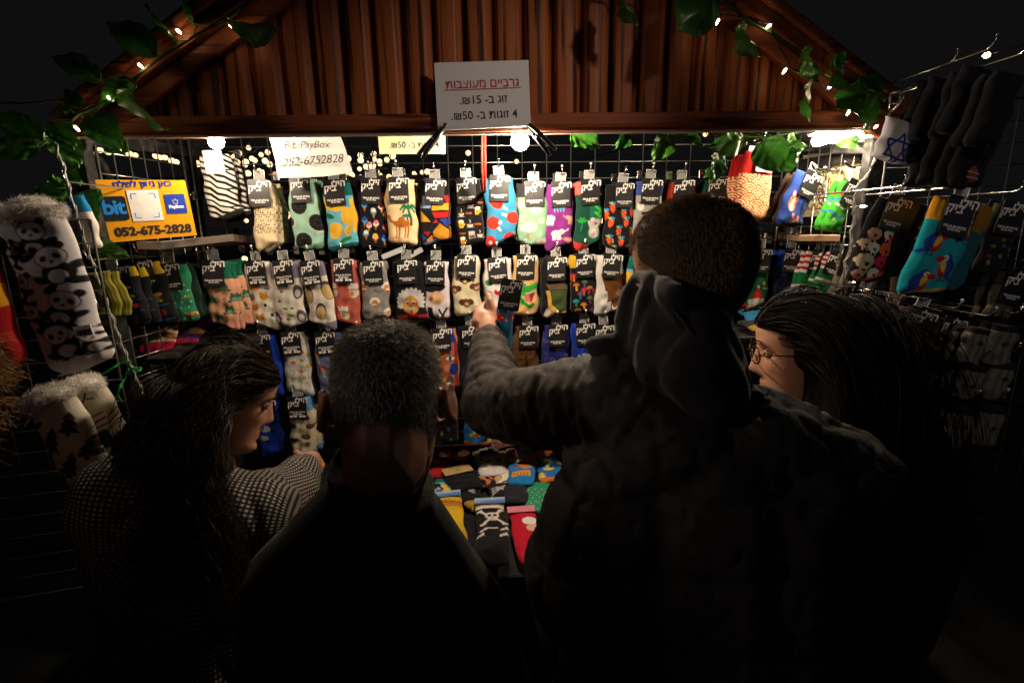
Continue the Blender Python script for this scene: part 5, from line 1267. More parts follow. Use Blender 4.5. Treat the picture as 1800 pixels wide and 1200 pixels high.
pack('white beret', d_beret, 744, 790, 460, 560, Y2, 1, slant=.02)
pack('cream brown spot', d_brownspots, 797, 842, 451, 556, Y2, 1, slant=.08, cardy=.002)
pack('white red and green', d_xmas, 848, 898, 455, 548, Y2, 1, slant=.02)
pack('tan crocodile', d_croc, 900, 946, 450, 554, Y2, 1, slant=-.02)
pack('olive collar', d_abstract, 952, 998, 454, 557, Y2, 1, slant=.04, cardx=.04)
pack('black mushroom', d_mushroom, 1003, 1047, 449, 552, Y2, 1, slant=.03)
pack('brown and white mug', d_beer, 1047, 1098, 449, 556, Y2, 1, slant=.14)
Y3 = YW + .01
pack('royal blue plain', d_bluewhite, 442, 488, 588, 700, Y3, 1, cardx=-.05)
pack('white duck', d_ducks, 492, 538, 584, 697, Y3, 1, slant=-.1, kid=True, cardx=-.05)
pack('slate mushroom', d_bluemush, 549, 600, 584, 690, Y3, 1, slant=.05, kid=True, cardx=-.05)
pack('navy dotted', d_darkfish, 610, 655, 590, 690, Y3, 0)
pack('abstract eye', d_face_abs, 757, 804, 578, 682, Y3, 1, slant=.02, cardx=-.1)
pack('midnight statue', d_statue, 803, 850, 573, 690, Y3, 1)
pack('dark brown framed', d_brown, 905, 948, 573, 668, Y3, 1)
pack('navy swirl', d_swirl, 955, 1000, 571, 670, Y3, 1)
pack('blue and white wave', d_bluewhite, 1003, 1050, 569, 670, Y3, 1, seed=44)
Y4 = YW + .02
pack('deep blue plain', d_bluewhite, 446, 490, 702, 800, Y4, 1, seed=70)
pack('cream jar', d_jars, 505, 548, 697, 800, Y4 - .02, 3, .026, slant=-.08, kid=True, cardx=-.05, wob=1.5)
pack('black fish', d_darkfish, 752, 802, 684, 782, Y4, 1)
pack('blue rubber duck', d_rubberduck, 812, 862, 690, 783, Y4 - .01, 1, slant=.03)
pack('pink sleepy eye', d_eyes, 862, 908, 690, 788, Y4, 1)
# right of the tall man, under the shelf
pack('red christmas tree', d_redxmas, 1268, 1304, 450, 540, YW, 1, slant=.12, roll=12, card=False)
pack('green santa', d_santa, 1308, 1360, 440, 545, YW - .03, 1, slant=.12, roll=5, back_design=d_plain('b02028'))
pack('navy and bright blue', d_navy, 1366, 1410, 440, 530, YW - .02, 1, roll=5)
pack('green and red striped elf', d_elf, 1416, 1458, 444, 530, YW - .08, 1, roll=12)
pack('red striped elf', d_elf, 1452, 1485, 446, 530, YW - .14, 1, roll=16, seed=61)
# side grid at the lamp
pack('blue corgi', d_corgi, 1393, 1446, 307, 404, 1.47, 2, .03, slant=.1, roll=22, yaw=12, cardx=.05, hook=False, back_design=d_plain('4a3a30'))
pack('green striped snake', d_snake, 1476, 1514, 322, 412, 1.42, 1, slant=.05, roll=22, yaw=12, hook=False, cardx=.1, seed=33)
bm = bmesh.new(); tube(bm, [at(1428, 289, 1.36), at(1431, 297, 1.37), at(1455, 300, 1.4), at(1480, 302, 1.48), at(1482, 290, 1.56)], .0032, 8)
for q in ((1452, 299, 1.4), (1467, 301, 1.43), (1476, 302, 1.46)):
    tube(bm, [at(*q) + Vector((.008 * math.cos(t), 0, .008 * math.sin(t))) for t in [k * .5 for k in range(13)]], .0018, 5)
tag(bm_obj('display_hook', bm, None, MAT['chrome'], True), 'bent chrome hook with rings holding the corgi sock packs', 'hook', 'metal display hooks on the wire grids')
bm = bmesh.new(); tube(bm, [at(1486, 285, 1.36), at(1496, 294, 1.38), at(1515, 293, 1.44)], .0032, 8)
tag(bm_obj('display_hook', bm, None, MAT['black_plastic'], True), 'empty black hook beside the cream animal board', 'hook', 'metal display hooks on the wire grids')
flat_pack_later = True
# outer right rack
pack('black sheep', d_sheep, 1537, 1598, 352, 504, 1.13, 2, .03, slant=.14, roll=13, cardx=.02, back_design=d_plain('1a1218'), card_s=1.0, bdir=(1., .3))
pack('turquoise parrot', d_parrot, 1640, 1722, 353, 527, 1.05, 3, .03, slant=.14, roll=14, cardx=.0, card_s=1.1, cuff=.85, back_design=d_plain('0d5a66', '8a6414', 5.), wob=.8, bdir=(.8, .4))  # rear packs: same teal and gold darkened, shade put into the colour
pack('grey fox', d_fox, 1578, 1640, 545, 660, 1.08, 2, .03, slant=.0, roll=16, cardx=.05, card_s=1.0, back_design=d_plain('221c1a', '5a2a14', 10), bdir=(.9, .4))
pack('brown sleeve', d_plain('2b1d12', '8a5a2a', 3), 1545, 1590, 540, 640, 1.14, 1, roll=12, cardx=-.1)
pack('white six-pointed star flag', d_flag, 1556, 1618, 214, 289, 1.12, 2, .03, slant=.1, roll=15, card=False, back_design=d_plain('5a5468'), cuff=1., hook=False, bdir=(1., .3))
for i, (x0, x1, y0, y1, Y, c, c2, lk) in enumerate((
    (1630, 1680, 140, 250, 1.1, '0d0c11', '1c1a22', 'charcoal and lilac'), (1690, 1745, 120, 240, 1.02, '0b0b0f', '1b1820', 'black and mauve'), (1640, 1690, 230, 330, 1.08, '0b0b0f', '121116', 'black trousers figure'),
    (1700, 1765, 220, 330, 1.0, '0a0a0e', '111015', 'black striped figure'), (1745, 1800, 130, 260, .95, '0d0d10', '15141a', 'ink black'))):
    def dd(p, c=c, c2=c2, i=i):
        p.fill(c); p.band(-2, 5, c2)
        if i in (2, 3): p.line([(5, 15), (3.4, 20)], 1, '1f7aa0'); p.line([(5.4, 15), (6.4, 19.6)], 1, '1f7aa0'); [p.band(10 + k * 1.2, 10.6 + k * 1.2, '7a3030') for k in range(0)]; p.ell(5.4, 12.6, 1.4, 2.2, '7a3a34'); p.line([(4, 12), (6.8, 12)], .3, 'a89a90'); p.line([(4, 13.4), (6.8, 13.4)], .3, 'a89a90')
    pack(lk, dd, x0, x1, y0, y1, Y, 1, roll=14, card=False)
for i, (x0, x1, y0, y1) in enumerate(((1700, 1742, 575, 640), (1745, 1790, 570, 640), (1692, 1735, 640, 700), (1740, 1785, 635, 700), (1672, 1715, 715, 785), (1720, 1765, 712, 780))):
    def dd(p, i=i):
        p.fill('6e6a60'); p.ell(5, 6 + i % 3, 1.6, 1, '3a3834'); p.band(-2, 2.5, '1a191c'); p.c *= (.8 + .25 * np.sin(p.X * 2.2))[:, None]
    pack(['off-white ankle top-row inner', 'off-white ankle top-row outer', 'off-white ankle middle-row inner', 'off-white ankle middle-row outer', 'off-white ankle bottom-row inner', 'off-white ankle bottom-row outer'][i], dd, x0, x1, y0, y1, 1.05, 2, .03, roll=10, card=False, thick=.018, hook=True)
for i, (x0, x1, y0, y1, Y, c, c2, lk) in enumerate((
    (1488, 1520, 446, 530, 1.38, '5a5248', '2a2622', 'taupe'), (1500, 1540, 500, 580, 1.36, 'a8a298', '1a1a1e', 'pale grey'), (1545, 1590, 430, 520, 1.26, '2a2530', '6a2030', 'plum and red'), (1600, 1645, 440, 540, 1.2, '3a3026', '7a6a50', 'umber'),
    (1640, 1690, 560, 660, 1.12, '2a2622', '1a1a1a', 'peat brown'), (1655, 1700, 420, 520, 1.22, '1f2a3a', '0f1420', 'storm blue'), (1745, 1795, 360, 480, 1.1, '1a1d20', '3a3a20', 'black olive'), (1750, 1800, 480, 560, 1.08, '4a443c', '2a2622', 'stone'),
    (212, 250, 585, 680, 1.5, '2a2a1c', '6a6a2a', 'moss'), (255, 300, 640, 740, 1.52, '1c1a20', '3a3a44', 'graphite'), (300, 345, 640, 740, 1.55, '3a2a2a', '1a1a1a', 'cocoa'), (350, 395, 600, 700, 1.57, '1a2a4a', '3a5a8a', 'denim blue'), (398, 440, 605, 700, 1.57, '6a5a5a', '2a2a2a', 'dusty rose'),
    (660, 705, 700, 800, 1.585, '2a4a4a', '1a1a1a', 'deep teal'), (705, 748, 690, 790, 1.585, '5a2a3a', '2a2a3a', 'wine'), (910, 955, 690, 790, 1.585, '2a2a4a', '8a8a9a', 'indigo'), (960, 1005, 690, 790, 1.585, '5a4a2a', '2a2a2a', 'bronze'))):
    def dd(p, c=c, c2=c2, i=i):
        p.fill(c); p.band(-2, 4.5, c2)
        for k in range(12): p.ell((k * 3.3 + i) % 10, 7 + (k * 2.9 + i) % 14, .8, .5, ['8a8478', '6a3a34', '3a5a6a', '7a6a3a'][(k + i) % 4], k * 37)
    pack(lk, dd, x0, x1, y0, y1, Y, 1, roll=(10 if x0 > 1400 else -5 if x0 < 450 else 0), tab=False)
for i, (px_, py_, ds_, lk) in enumerate(((1128, 450, d_lemon, 'yellow-leaved lemon'), (1180, 450, d_paddle, 'sky blue bat'), (1232, 450, d_cookie, 'pale green cookie'), (1060, 572, d_mosaic, 'primary colour mosaic'), (1115, 572, d_hedgehog, 'sage hedgehog'), (1170, 572, d_eggs, 'ivory egg'), (1225, 572, d_koala, 'forest koala'))):
    pack(lk, ds_, px_ - 25, px_ + 25, py_, py_ + 108, YW, 0, slant=.05, where='hidden from the crowd behind the tall man', seed=200 + i)
# folded packs on the small corner ledges
def flat_pack(look, design, px, py, w, l, Z, rot, label, tilt=90., thick=.012, seed=0, slant=.0, header=None, card=False, band=None, stack=0):
    p = atz(px, py, Z)
    o = empty('sock_pack', p + Vector((0, 0, thick)), (R(-tilt), 0, 0), label, 'sock pack', 'sock packs on display')
    o.rotation_euler = (Matrix.Rotation(R(rot), 3, 'Z') @ Matrix.Rotation(R(-tilt), 3, 'X')).to_euler()
    link('sock', sock_mesh(design, w, l, slant, thick, seed, 44, 72, .98, .9), o)
    if header is not None:
        bm = bmesh.new(); plate(bm, round_rect(w * 1.02, .032, .002), -thick - .004, -thick - .0025, (0, -.012)); hd = bm_obj('header_card', bm, o, MAT[header])
    if card:
        cc = link('card', CARD, o, loc=(0, -thick - .004, -.03)); cc.scale = (.95, 1, .75); link('lettering', LETT, cc, loc=(0, -.0009, 0))
    if band is not None:
        bm = bmesh.new(); plate(bm, round_rect(w * 1.03, .05, .002), -thick - .005, -thick - .0035, (0, -l * .3)); bd = bm_obj('band', bm, o, MAT[band])
        bm = bmesh.new(); plate(bm, [(.008 * math.cos(a), .008 * math.sin(a)) for a in [k * math.pi / 6 for k in range(12)]], -thick - .0056, -thick - .0049, (0, -l * .3)); bm_obj('green_dot', bm, bd, MAT['green_ink'])
        link('lettering', merge_text('lettering', [(text_mesh('FUN SOCKS', .009, .0003), 0, -l * .3 + .016, 0, 0)], [MAT['black_ink']]), bd, loc=(0, -thick - .0056, 0))
    return o
MAT['green_ink'] = mat('green_dot', (.12, .4, .1), .6); MAT['kraft'] = mat('kraft_card', (.48, .31, .13), .7); MAT['pink_card'] = mat('pink_card', (.7, .22, .32), .6)
MAT['blue_card'] = mat('blue_header', (.06, .25, .6), .5); noise_col(MAT['blue_card'], (.03, .14, .5), (.4, .52, .66), 25, 2, (.3, 1, 1.6))
ZLg = at(290, 590, 1.34).z
slab_pts = [Vector((XL + .09, 1.30, ZLg - .05)), Vector((at(400, 600, 1.36).x, 1.30, ZLg - .05)), Vector((at(400, 600, 1.36).x, 1.62, ZLg - .05)), Vector((XL + .09, 1.62, ZLg - .05))]
slab('ledge', slab_pts, .015, MAT['steel'])
flat_pack('hot dog', d_hotdog, 284, 562, .115, .12, ZLg + .01, -6, 'cream hot dog sock pack with crimson toe lying on the ledge', 30, seed=3, card=True)
flat_pack('corn', d_corn, 350, 562, .12, .11, ZLg + .0, -20, 'purple corn cob sock pack lying on the ledge', 45, seed=5)
flat_pack('yellow', d_plain('9aa048', 'c06a6a', 2), 252, 543, .05, .05, ZLg + .02, 30, 'small olive sock fold tucked above the hot dog socks', 60, seed=8)
ZRg = at(1310, 560, 1.45).z
xr0 = at(1275, 560, 1.44).x
slab('ledge', [Vector((xr0, 1.40, ZRg - .045)), Vector((XR - .05, 1.40, ZRg - .045)), Vector((XR - .05, 1.64, ZRg - .045)), Vector((xr0, 1.64, ZRg - .045))], .015, MAT['steel'])
flat_pack('penguin', d_penguin, 1318, 545, .11, .12, ZRg, -4, 'teal penguin sock pack lying on the ledge behind the glasses', 75, seed=9)
flat_pack('mustard', d_plain('8a6a1a', '1c1c20', 6), 1322, 572, .11, .1, ZRg - .035, 3, 'mustard sock pack lying under the penguin pack', 85, seed=10)

flat_pack('snake', d_snake, 1424, 378, .085, .11, zr + .018, -8, 'green snake sock pack lying on the plywood corner shelf', 72, seed=12)
flat_pack('snake', d_snake, 1478, 380, .08, .10, zr + .018, -16, 'green snake sock pack lying beside the light string on the shelf', 72, seed=14)
# the counter
def tpack(look, design, px, py_top, py_bot, wpx, label, rot=0, **k):
    lift = k.pop('lift', 0.)
    a, b = atz(px, py_top, ZC + lift), atz(px, py_bot, ZC + lift)
    l = (a - b).length * 1.06; wpx *= 1.1; c = atz(px + wpx / 2, (py_top + py_bot) / 2, ZC + lift) - atz(px - wpx / 2, (py_top + py_bot) / 2, ZC + lift)
    return flat_pack(look, design, px, py_top, c.length, l, ZC + lift + .001, rot, label, seed=len(label), **k)
tpack('r', d_reddots, 768, 797, 842, 48, 'red sock pack with blue and white spots on the counter', 3, lift=.012)
tpack('p', d_peachblack, 815, 799, 830, 32, 'black sock pack with peach shapes on the counter', -8)
tpack('f', d_faces, 853, 798, 840, 44, 'white sock pack with black eye marks on the counter', 8, lift=.014, card=True)
tpack('y', d_plain('b9ae4e', '8a7a3a', 3), 882, 800, 832, 16, 'narrow yellow sock pack beside the white eye pack', 2)
tpack('k', d_pinkbits, 912, 794, 828, 42, 'pink sock pack with small figures at the back of the counter', 3, lift=.012)
tpack('b', d_bluefish, 915, 818, 856, 42, 'blue and orange sock pack with a kraft header on the counter', -4, lift=.02, header='kraft')
tpack('g', d_plain('141217'), 797, 828, 868, 46, 'black sock pack in a kraft band with a green dot', 20, lift=.02, band='kraft')
tpack('w', d_bluewave, 755, 860, 884, 44, 'black sock pack with pale blue wave shapes on the counter', 8, lift=.008)
tpack('l', d_whitelines, 826, 852, 890, 50, 'black sock pack with white line drawing on the counter', -8, lift=.006)
tpack('m', d_whitelines, 876, 858, 890, 36, 'narrow black sock pack with white scribble on the counter', 4, lift=.006)
tpack('n', d_plain('26262c'), 905, 862, 890, 42, 'plain charcoal sock pack beside the puffer jacket', -5, lift=.01)
tpack('s', d_straw, 783, 878, 968, 52, 'yellow sock pack with a blue header card on the counter', 6, lift=.018, header='blue_card')
tpack('o', d_plain('a8842a'), 824, 884, 905, 26, 'small mustard sock fold between the yellow and skull packs', 30, lift=.004)
tpack('q', d_skull, 861, 890, 994, 52, 'black skull and crossbones sock pack with a blue header card', 0, lift=.02, header='blue_card')
tpack('t', d_redkit, 915, 905, 992, 46, 'red sock pack with a white shape and a pink header card', 3, lift=.014, header='pink_card')
tpack('u', d_plain('1b2a5a', '3a6ab0', 3), 744, 880, 930, 30, 'navy sock pack half hidden beside the yellow pack', 2)
tpack('v', d_plain('15141a'), 820, 915, 1000, 36, 'plain black sock pack between the yellow and skull packs', 2)
tpack('x1', d_rubberduck, 950, 800, 850, 46, 'blue duck sock pack lying near the puffer jacket on the counter', 6, lift=.006)
tpack('x2', d_caterpillar, 948, 856, 905, 44, 'green dotted sock pack lying near the puffer jacket on the counter', -7, lift=.004)
tpack('x3', d_strawberry, 836, 832, 862, 44, 'black strawberry sock pack lying behind the line drawing packs', 12, lift=.004)
tpack('x4', d_lemon, 786, 850, 884, 40, 'turquoise lemon sock pack tucked behind the yellow pack', -14, lift=.003)
tpack('x5', d_eggs, 882, 828, 862, 34, 'white egg pattern sock pack squeezed beside the kraft header pack', 3, lift=.003)
for i, (px_, c_, lb) in enumerate(((560, '3a4a6a', 'slate blue'), (650, '6a3a2a', 'rust brown'), (470, '2a4a3a', 'pine green'), (990, '4a2a4a', 'plum'), (1080, '6a5a3a', 'khaki'), (1180, '2a2a3a', 'ink blue'), (1290, '5a2a2a', 'maroon'))):
    tpack('z', d_plain(c_, '1a1a1c', 3), px_, 860, 950, 55, f'plain {lb} sock pack on the counter behind the shoppers', random.uniform(-8, 8), lift=.002)

# fluffy slipper socks on the left rack
def fluff(name, root, n, rx, ry, rz, c, L=.02, m='fleece'):
    P = []
    g = np.random.default_rng(n)
    d = g.normal(size=(n, 3)); d /= np.linalg.norm(d, axis=1)[:, None]
    base = d * np.array([rx, ry, rz])
    base[:, 2] += .006 * np.sin(base[:, 0] * 90) + .004 * np.sin(base[:, 0] * 210 + 1)
    nrm = d / np.array([rx, ry, rz]); nrm /= np.linalg.norm(nrm, axis=1)[:, None]
    dirs = nrm + g.normal(size=(n, 3)) * .55; dirs[:, 2] -= .25; dirs /= np.linalg.norm(dirs, axis=1)[:, None]
    ln = L * g.uniform(.5, 1.2, n)
    cl = g.normal(size=(n, 3)) * .5
    pts = np.stack([base, base + dirs * ln[:, None] * .5, base + dirs * ln[:, None] + cl * ln[:, None] * .5], 1)
    me = ribbon_mesh(name, pts, .0011, g)
    o = link(name, me, root, MAT[m], loc=c)
    bm = bmesh.new(); bmesh.ops.create_uvsphere(bm, u_segments=20, v_segments=12, radius=1, matrix=Matrix.Diagonal((rx * .97, ry * .97, rz * .97, 1))); bm_obj('lining', bm, o, MAT[m], True)
    return o
def ribbon_mesh(name, P, w, g, taper=True):
    """P (N, K, 3): N strands of K points -> thin ribbons"""
    N, K, _ = P.shape
    T = np.gradient(P, axis=1); T /= np.linalg.norm(T, axis=2)[:, :, None] + 1e-9
    rv = g.normal(size=(N, 1, 3)); S = np.cross(T, rv); S /= np.linalg.norm(S, axis=2)[:, :, None] + 1e-9
    ww = np.full((N, 1, 1), w) if np.isscalar(w) else np.asarray(w).reshape(N, 1, 1)
    tp = (np.linspace(1, .12, K) if taper else np.ones(K))[None, :, None]
    A = P + S * ww * tp * .5; B = P - S * ww * tp * .5
    V = np.stack([A, B], 2).reshape(-1, 3)
    i = (np.arange(N)[:, None] * K + np.arange(K - 1)[None, :]).ravel() * 2
    Fq = np.stack([i, i + 1, i + 3, i + 2], -1)
    return np_mesh(name, V, Fq, True)
MAT['fleece'] = mat('cream_fleece', (.95, .90, .84), .95, spec=.1, sheen=.3)
def slipper(look, design, px0, px1, py0, py1, Y, roll, slant, label, seed, fl=True, behind=0):
    o = pack(look, design, px0, px1, py0, py1, Y, behind, roll=roll, slant=slant, card=False, thick=.03, hook=False, cuff=.92, seed=seed, res=(90, 170), wob=1.1, where=label)
    w = (at(px1, 500, Y) - at(px0, 500, Y)).length
    if fl: fluff('fleece_cuff', o, 6500, w * .54, .034, .014, (0, -.014, -.004), .008)
    return o
o = slipper('white panda', d_panda, -4, 112, 368, 650, .98, -6, .04, 'with a fluffy cuff on the left rack', 5)
bm = bmesh.new(); plate(bm, [(.016 * math.cos(k * .3), .016 * math.sin(k * .3)) for k in range(21)], -.0385, -.037, (-.045, -.055)); bt = bm_obj('badge', bm, o, MAT['black_plastic'])
link('lettering', merge_text('lettering', [(text_mesh('3D', .012, .0003), -.045, -.055, 12, 0)], [MAT['grey_ink']]), bt, loc=(0, -.0395, 0)) if False else None
bm = bmesh.new(); box(bm, (.028, -.0405, -.232), (.058, -.0385, -.212)); bs = bm_obj('price_sticker', bm, o, MAT['paper'])
bm = bmesh.new()
for k in range(9): box(bm, (.031 + k * .0027, -.0411, -.2295), (.0322 + k * .0027 + .0006 * (k % 3), -.0406, -.2195))
bm_obj('bars', bm, bs, MAT['black_ink'])
slipper('cream christmas tree', d_tree, 45, 135, 690, 890, .95, -18, .0, 'with a fluffy cuff on the left rack', 6)
slipper('cream reindeer', d_reindeer, 98, 185, 676, 850, 1.02, -16, .0, 'with a fluffy cuff behind the christmas tree pair', 7)
slipper('red and gold', d_redgold, -80, -4, 470, 655, .93, -4, .1, 'at the left edge of the rack', 8, False)
pack('blue and white plain', d_plain('e0d8cc', '1d7ab4', 9), 118, 152, 345, 440, 1.2, 0, roll=-8, card=False)
pack('olive ribbed', d_rib('7a7420'), 152, 192, 478, 560, 1.25, 1, roll=-8, card=False)
pack('dark olive', d_plain('23260f', '6a6a20', 4), 176, 205, 560, 640, 1.25, 0, roll=-8, card=False)
pack('white lace', d_plain('b8aea4', '3a3432', 3), 100, 140, 655, 690, 1.08, 1, roll=-10, card=False)

# ------------------------------------------------------------------ people
_ico = bmesh.new(); bmesh.ops.create_icosphere(_ico, subdivisions=2, radius=1); ICO = [v.co.copy() for v in _ico.verts]; _ico.free()
def cap(bm, p0, r0, p1, r1):
    p0, p1 = Vector(p0), Vector(p1)
    vs_ = [bm.verts.new(p0 + c * r0) for c in ICO] + [bm.verts.new(p1 + c * r1) for c in ICO]
    res = bmesh.ops.convex_hull(bm, input=vs_)
    junk = [g for g in res['geom_interior'] if isinstance(g, bmesh.types.BMVert)]
    bmesh.ops.delete(bm, geom=junk, context='VERTS')
def chain(bm, *pr):
    for a, b in zip(pr, pr[1:]): cap(bm, a[0], a[1], b[0], b[1])
def ellip(bm, c, r3, rot=None, sub=3):
    m = Matrix.Translation(c) @ ((rot.to_4x4() if rot is not None else Matrix.Identity(4))) @ Matrix.Diagonal((*r3, 1))
    bmesh.ops.create_icosphere(bm, subdivisions=sub, radius=1, matrix=m)
def remesh(bm, voxel, smooth=2):
    me = bpy.data.meshes.new('r'); bmesh.ops.recalc_face_normals(bm, faces=bm.faces); bm.to_mesh(me); bm.free()
    o = bpy.data.objects.new('r', me); C.objects.link(o)
    md = o.modifiers.new('r', 'REMESH'); md.mode = 'VOXEL'; md.voxel_size = voxel; md.use_smooth_shade = True
    if smooth:
        ms = o.modifiers.new('s', 'SMOOTH'); ms.factor = .5; ms.iterations = smooth
    dg = bpy.context.evaluated_depsgraph_get(); dg.update()
    out = bpy.data.meshes.new_from_object(o.evaluated_get(dg))
    bpy.data.objects.remove(o); bpy.data.meshes.remove(me)
    out.shade_smooth(); out.materials.clear()
    return out
def getv(me):
    a = np.empty(len(me.vertices) * 3, np.float32); me.vertices.foreach_get('co', a)
    b = np.empty(len(me.vertices) * 3, np.float32); me.vertices.foreach_get('normal', b)
    return a.reshape(-1, 3).astype(float), b.reshape(-1, 3).astype(float)
def setv(me, V): me.vertices.foreach_set('co', np.asarray(V, np.float32).ravel()); me.update()
def vnoise(P, f, seed=0., oct_=2):
    """smooth value noise by sums of sines in many directions, quick for many points"""
    g = np.random.default_rng(int(seed * 10) + 3); out = np.zeros(len(P)); amp = 1.
    for o in range(oct_):
        for _ in range(5):
            d = g.normal(size=3); d /= np.linalg.norm(d); out += amp * np.sin(P @ d * f * g.uniform(.7, 1.4) + g.uniform(0, 6.28) + 1.3 * np.sin(P @ g.normal(size=3) * f * .4)) / 5
        amp *= .5; f *= 2.1
    return out

Zt = [-.130, -.122, -.110, -.098, -.085, -.07, -.055, -.04, -.025, -.01, .005, .02, .035, .05, .065, .08, .095, .107, .115, .119]
FRt = [.045, .070, .083, .084, .079, .079, .080, .081, .082, .083, .083, .087, .090, .090, .087, .079, .064, .046, .024, .0]
BKt = [.0, .0, .004, .012, .03, .055, .072, .084, .094, .101, .105, .107, .107, .105, .1, .091, .075, .054, .03, .0]
HWt = [.020, .034, .046, .053, .058, .062, .065, .067, .069, .071, .073, .075, .076, .076, .074, .068, .058, .043, .024, .0]
NSz = [-.056, -.050, -.043, -.036, -.028, -.015, .0, .012, .022]
NSv = [.0, .012, .0235, .0265, .0225, .0165, .0105, .005, .0]
def head_local(female=False, nose=1.):
    nz, nphi = 90, 110
    V = []
    Zs = -.130 + (.249) * (1 - np.cos(np.linspace(0, math.pi, nz))) / 2
    for z in Zs:
        f, b, w = np.interp(z, Zt, FRt), np.interp(z, Zt, BKt), np.interp(z, Zt, HWt)
        if female: w *= .94
        yc = 0.0 if z > -.07 else .02 * (-.07 - z) / .06
        for k in range(nphi):
            t = 2 * math.pi * k / nphi; s_, c_ = math.sin(t), math.cos(t)
            x = w * math.copysign(abs(s_) ** .9, s_)
            y = yc + ((f - yc) * math.copysign(abs(c_) ** .82, c_) if c_ > 0 else (b + yc) * c_)
            if c_ > 0:
                nv_ = np.interp(z, NSz, NSv) * nose; sg = .0095 + .006 * np.clip((-.02 - z) / .025, 0, 1)
                y += nv_ * math.exp(-(x / sg) ** 2)
                y += .0065 * math.exp(-((z + .068) / .006) ** 2) * math.exp(-(x / .019) ** 2)      # upper lip
                y += .0075 * math.exp(-((z + .0805) / .0065) ** 2) * math.exp(-(x / .017) ** 2)    # lower lip
                y -= .003 * math.exp(-((z + .074) / .0022) ** 2) * math.exp(-(x / .022) ** 2)
                y -= .004 * math.exp(-((z + .092) / .006) ** 2) * math.exp(-(x / .02) ** 2)
                y += .005 * math.exp(-((z + .112) / .011) ** 2) * math.exp(-(x / .02) ** 2)        # chin
                for sx in (-1, 1):
                    y -= .011 * math.exp(-((x - sx * .031) / .014) ** 2 - ((z - .004) / .010) ** 2)
                    y += .004 * math.exp(-((x - sx * .028) / .018) ** 2 - ((z - .024) / .006) ** 2)
                    y += .004 * math.exp(-((x - sx * .042) / .016) ** 2 - ((z + .028) / .014) ** 2)
            V.append((x, y, z))
    return V, nz, nphi
def add_head(bm, M4, female=False, nose=1., ears=True):
    V, nz, nphi = head_local(female, nose)
    vs_ = [bm.verts.new(M4 @ Vector(p)) for p in V]
    for i in range(nz - 1):
        for k in range(nphi):
            a = i * nphi + k; b = i * nphi + (k + 1) % nphi
            bm.faces.new((vs_[a], vs_[b], vs_[b + nphi], vs_[a + nphi]))
    bm.faces.new([vs_[k] for k in range(nphi)][::-1]); bm.faces.new([vs_[(nz - 1) * nphi + k] for k in range(nphi)])
    if ears:
        for sx in (-1, 1):
            rt = Matrix.Rotation(R(-28 * sx), 3, 'Z') @ Matrix.Rotation(R(12), 3, 'X')
            pts = [(.0, -.022), (.014, -.014), (.021, .005), (.019, .022), (.006, .031), (-.010, .027)]
            for (y0, z0), (y1, z1) in zip(pts, pts[1:]):
                q0 = Vector((sx * .093, -.012, -.008)) + rt @ Vector((0, -y0, z0)); q1 = Vector((sx * .093, -.012, -.008)) + rt @ Vector((0, -y1, z1))
                cap(bm, M4 @ q0, .0042, M4 @ q1, .0042)
            ellip(bm, M4 @ Vector((sx * .088, -.012, -.006)), (.0085, .021, .030), M4.to_3x3() @ rt, 2)
            cap(bm, M4 @ Vector((sx * .074, .0, -.03)), .006, M4 @ Vector((sx * .088, -.008, -.032)), .006)
def skin_cols(me, M4, base, lips=(.42, .12, .09), flush=(.5, .2, .14), roots=None):
    V, N = getv(me); inv = np.array(M4.inverted()); L = V @ inv[:3, :3].T + inv[:3, 3]
    c = np.tile(np.array(base), (len(V), 1)); m = 1 + .06 * vnoise(V, 90, 2)
    c *= m[:, None]
    lp = np.exp(-((L[:, 2] + .0745) / .0095) ** 4) * np.exp(-(L[:, 0] / .021) ** 4) * (L[:, 1] > .06)
    c = c * (1 - .6 * lp[:, None]) + np.array(lips) * .6 * lp[:, None]
    ck = np.exp(-((np.abs(L[:, 0]) - .045) / .02) ** 2 - ((L[:, 2] + .035) / .022) ** 2) * (L[:, 1] > .02) + (np.abs(L[:, 0]) > .078) * (np.abs(L[:, 2]) < .05)
    c = c * (1 - .25 * ck[:, None]) + np.array(flush) * .25 * ck[:, None]
    if roots is not None:                  # dark roots over the scalp
        hl = np.where(L[:, 1] > .06, .060, np.where(L[:, 1] > -.01, .060 - .7 * (.06 - L[:, 1]), -.07)) + .003 * vnoise(L, 300, 3, 1)
        k_ = np.clip((L[:, 2] - hl) / .006 + .5, 0, 1) * (L[:, 2] > -.09); k_ = k_[:, None]; c = c * (1 - k_) + np.array(roots) * k_
    a = me.color_attributes.new('Col', 'FLOAT_COLOR', 'POINT'); cc = np.ones((len(V), 4), np.float32); cc[:, :3] = np.clip(c, 0, 1); a.data.foreach_set('color', cc.ravel())
MAT['skin'] = mat('skin', rough=.5, spec=.4); col_attr(MAT['skin']); add_bump(MAT['skin'], 500, .15, .001, 3)
MAT['skin'].node_tree.nodes['Principled BSDF'].inputs['Subsurface Weight'].default_value = .12
MAT['skin'].node_tree.nodes['Principled BSDF'].inputs['Subsurface Radius'].default_value = (.012, .004, .002)
MAT['eye_white'] = mat('eye_white', (.26, .22, .2), .25); MAT['iris'] = mat('dark_iris', (.02, .012, .008), .15)
MAT['brow'] = mat('brow_hair', (.012, .009, .007), .6)
MAT['lid'] = mat('eyelid_skin', (.40, .19, .12), .5)
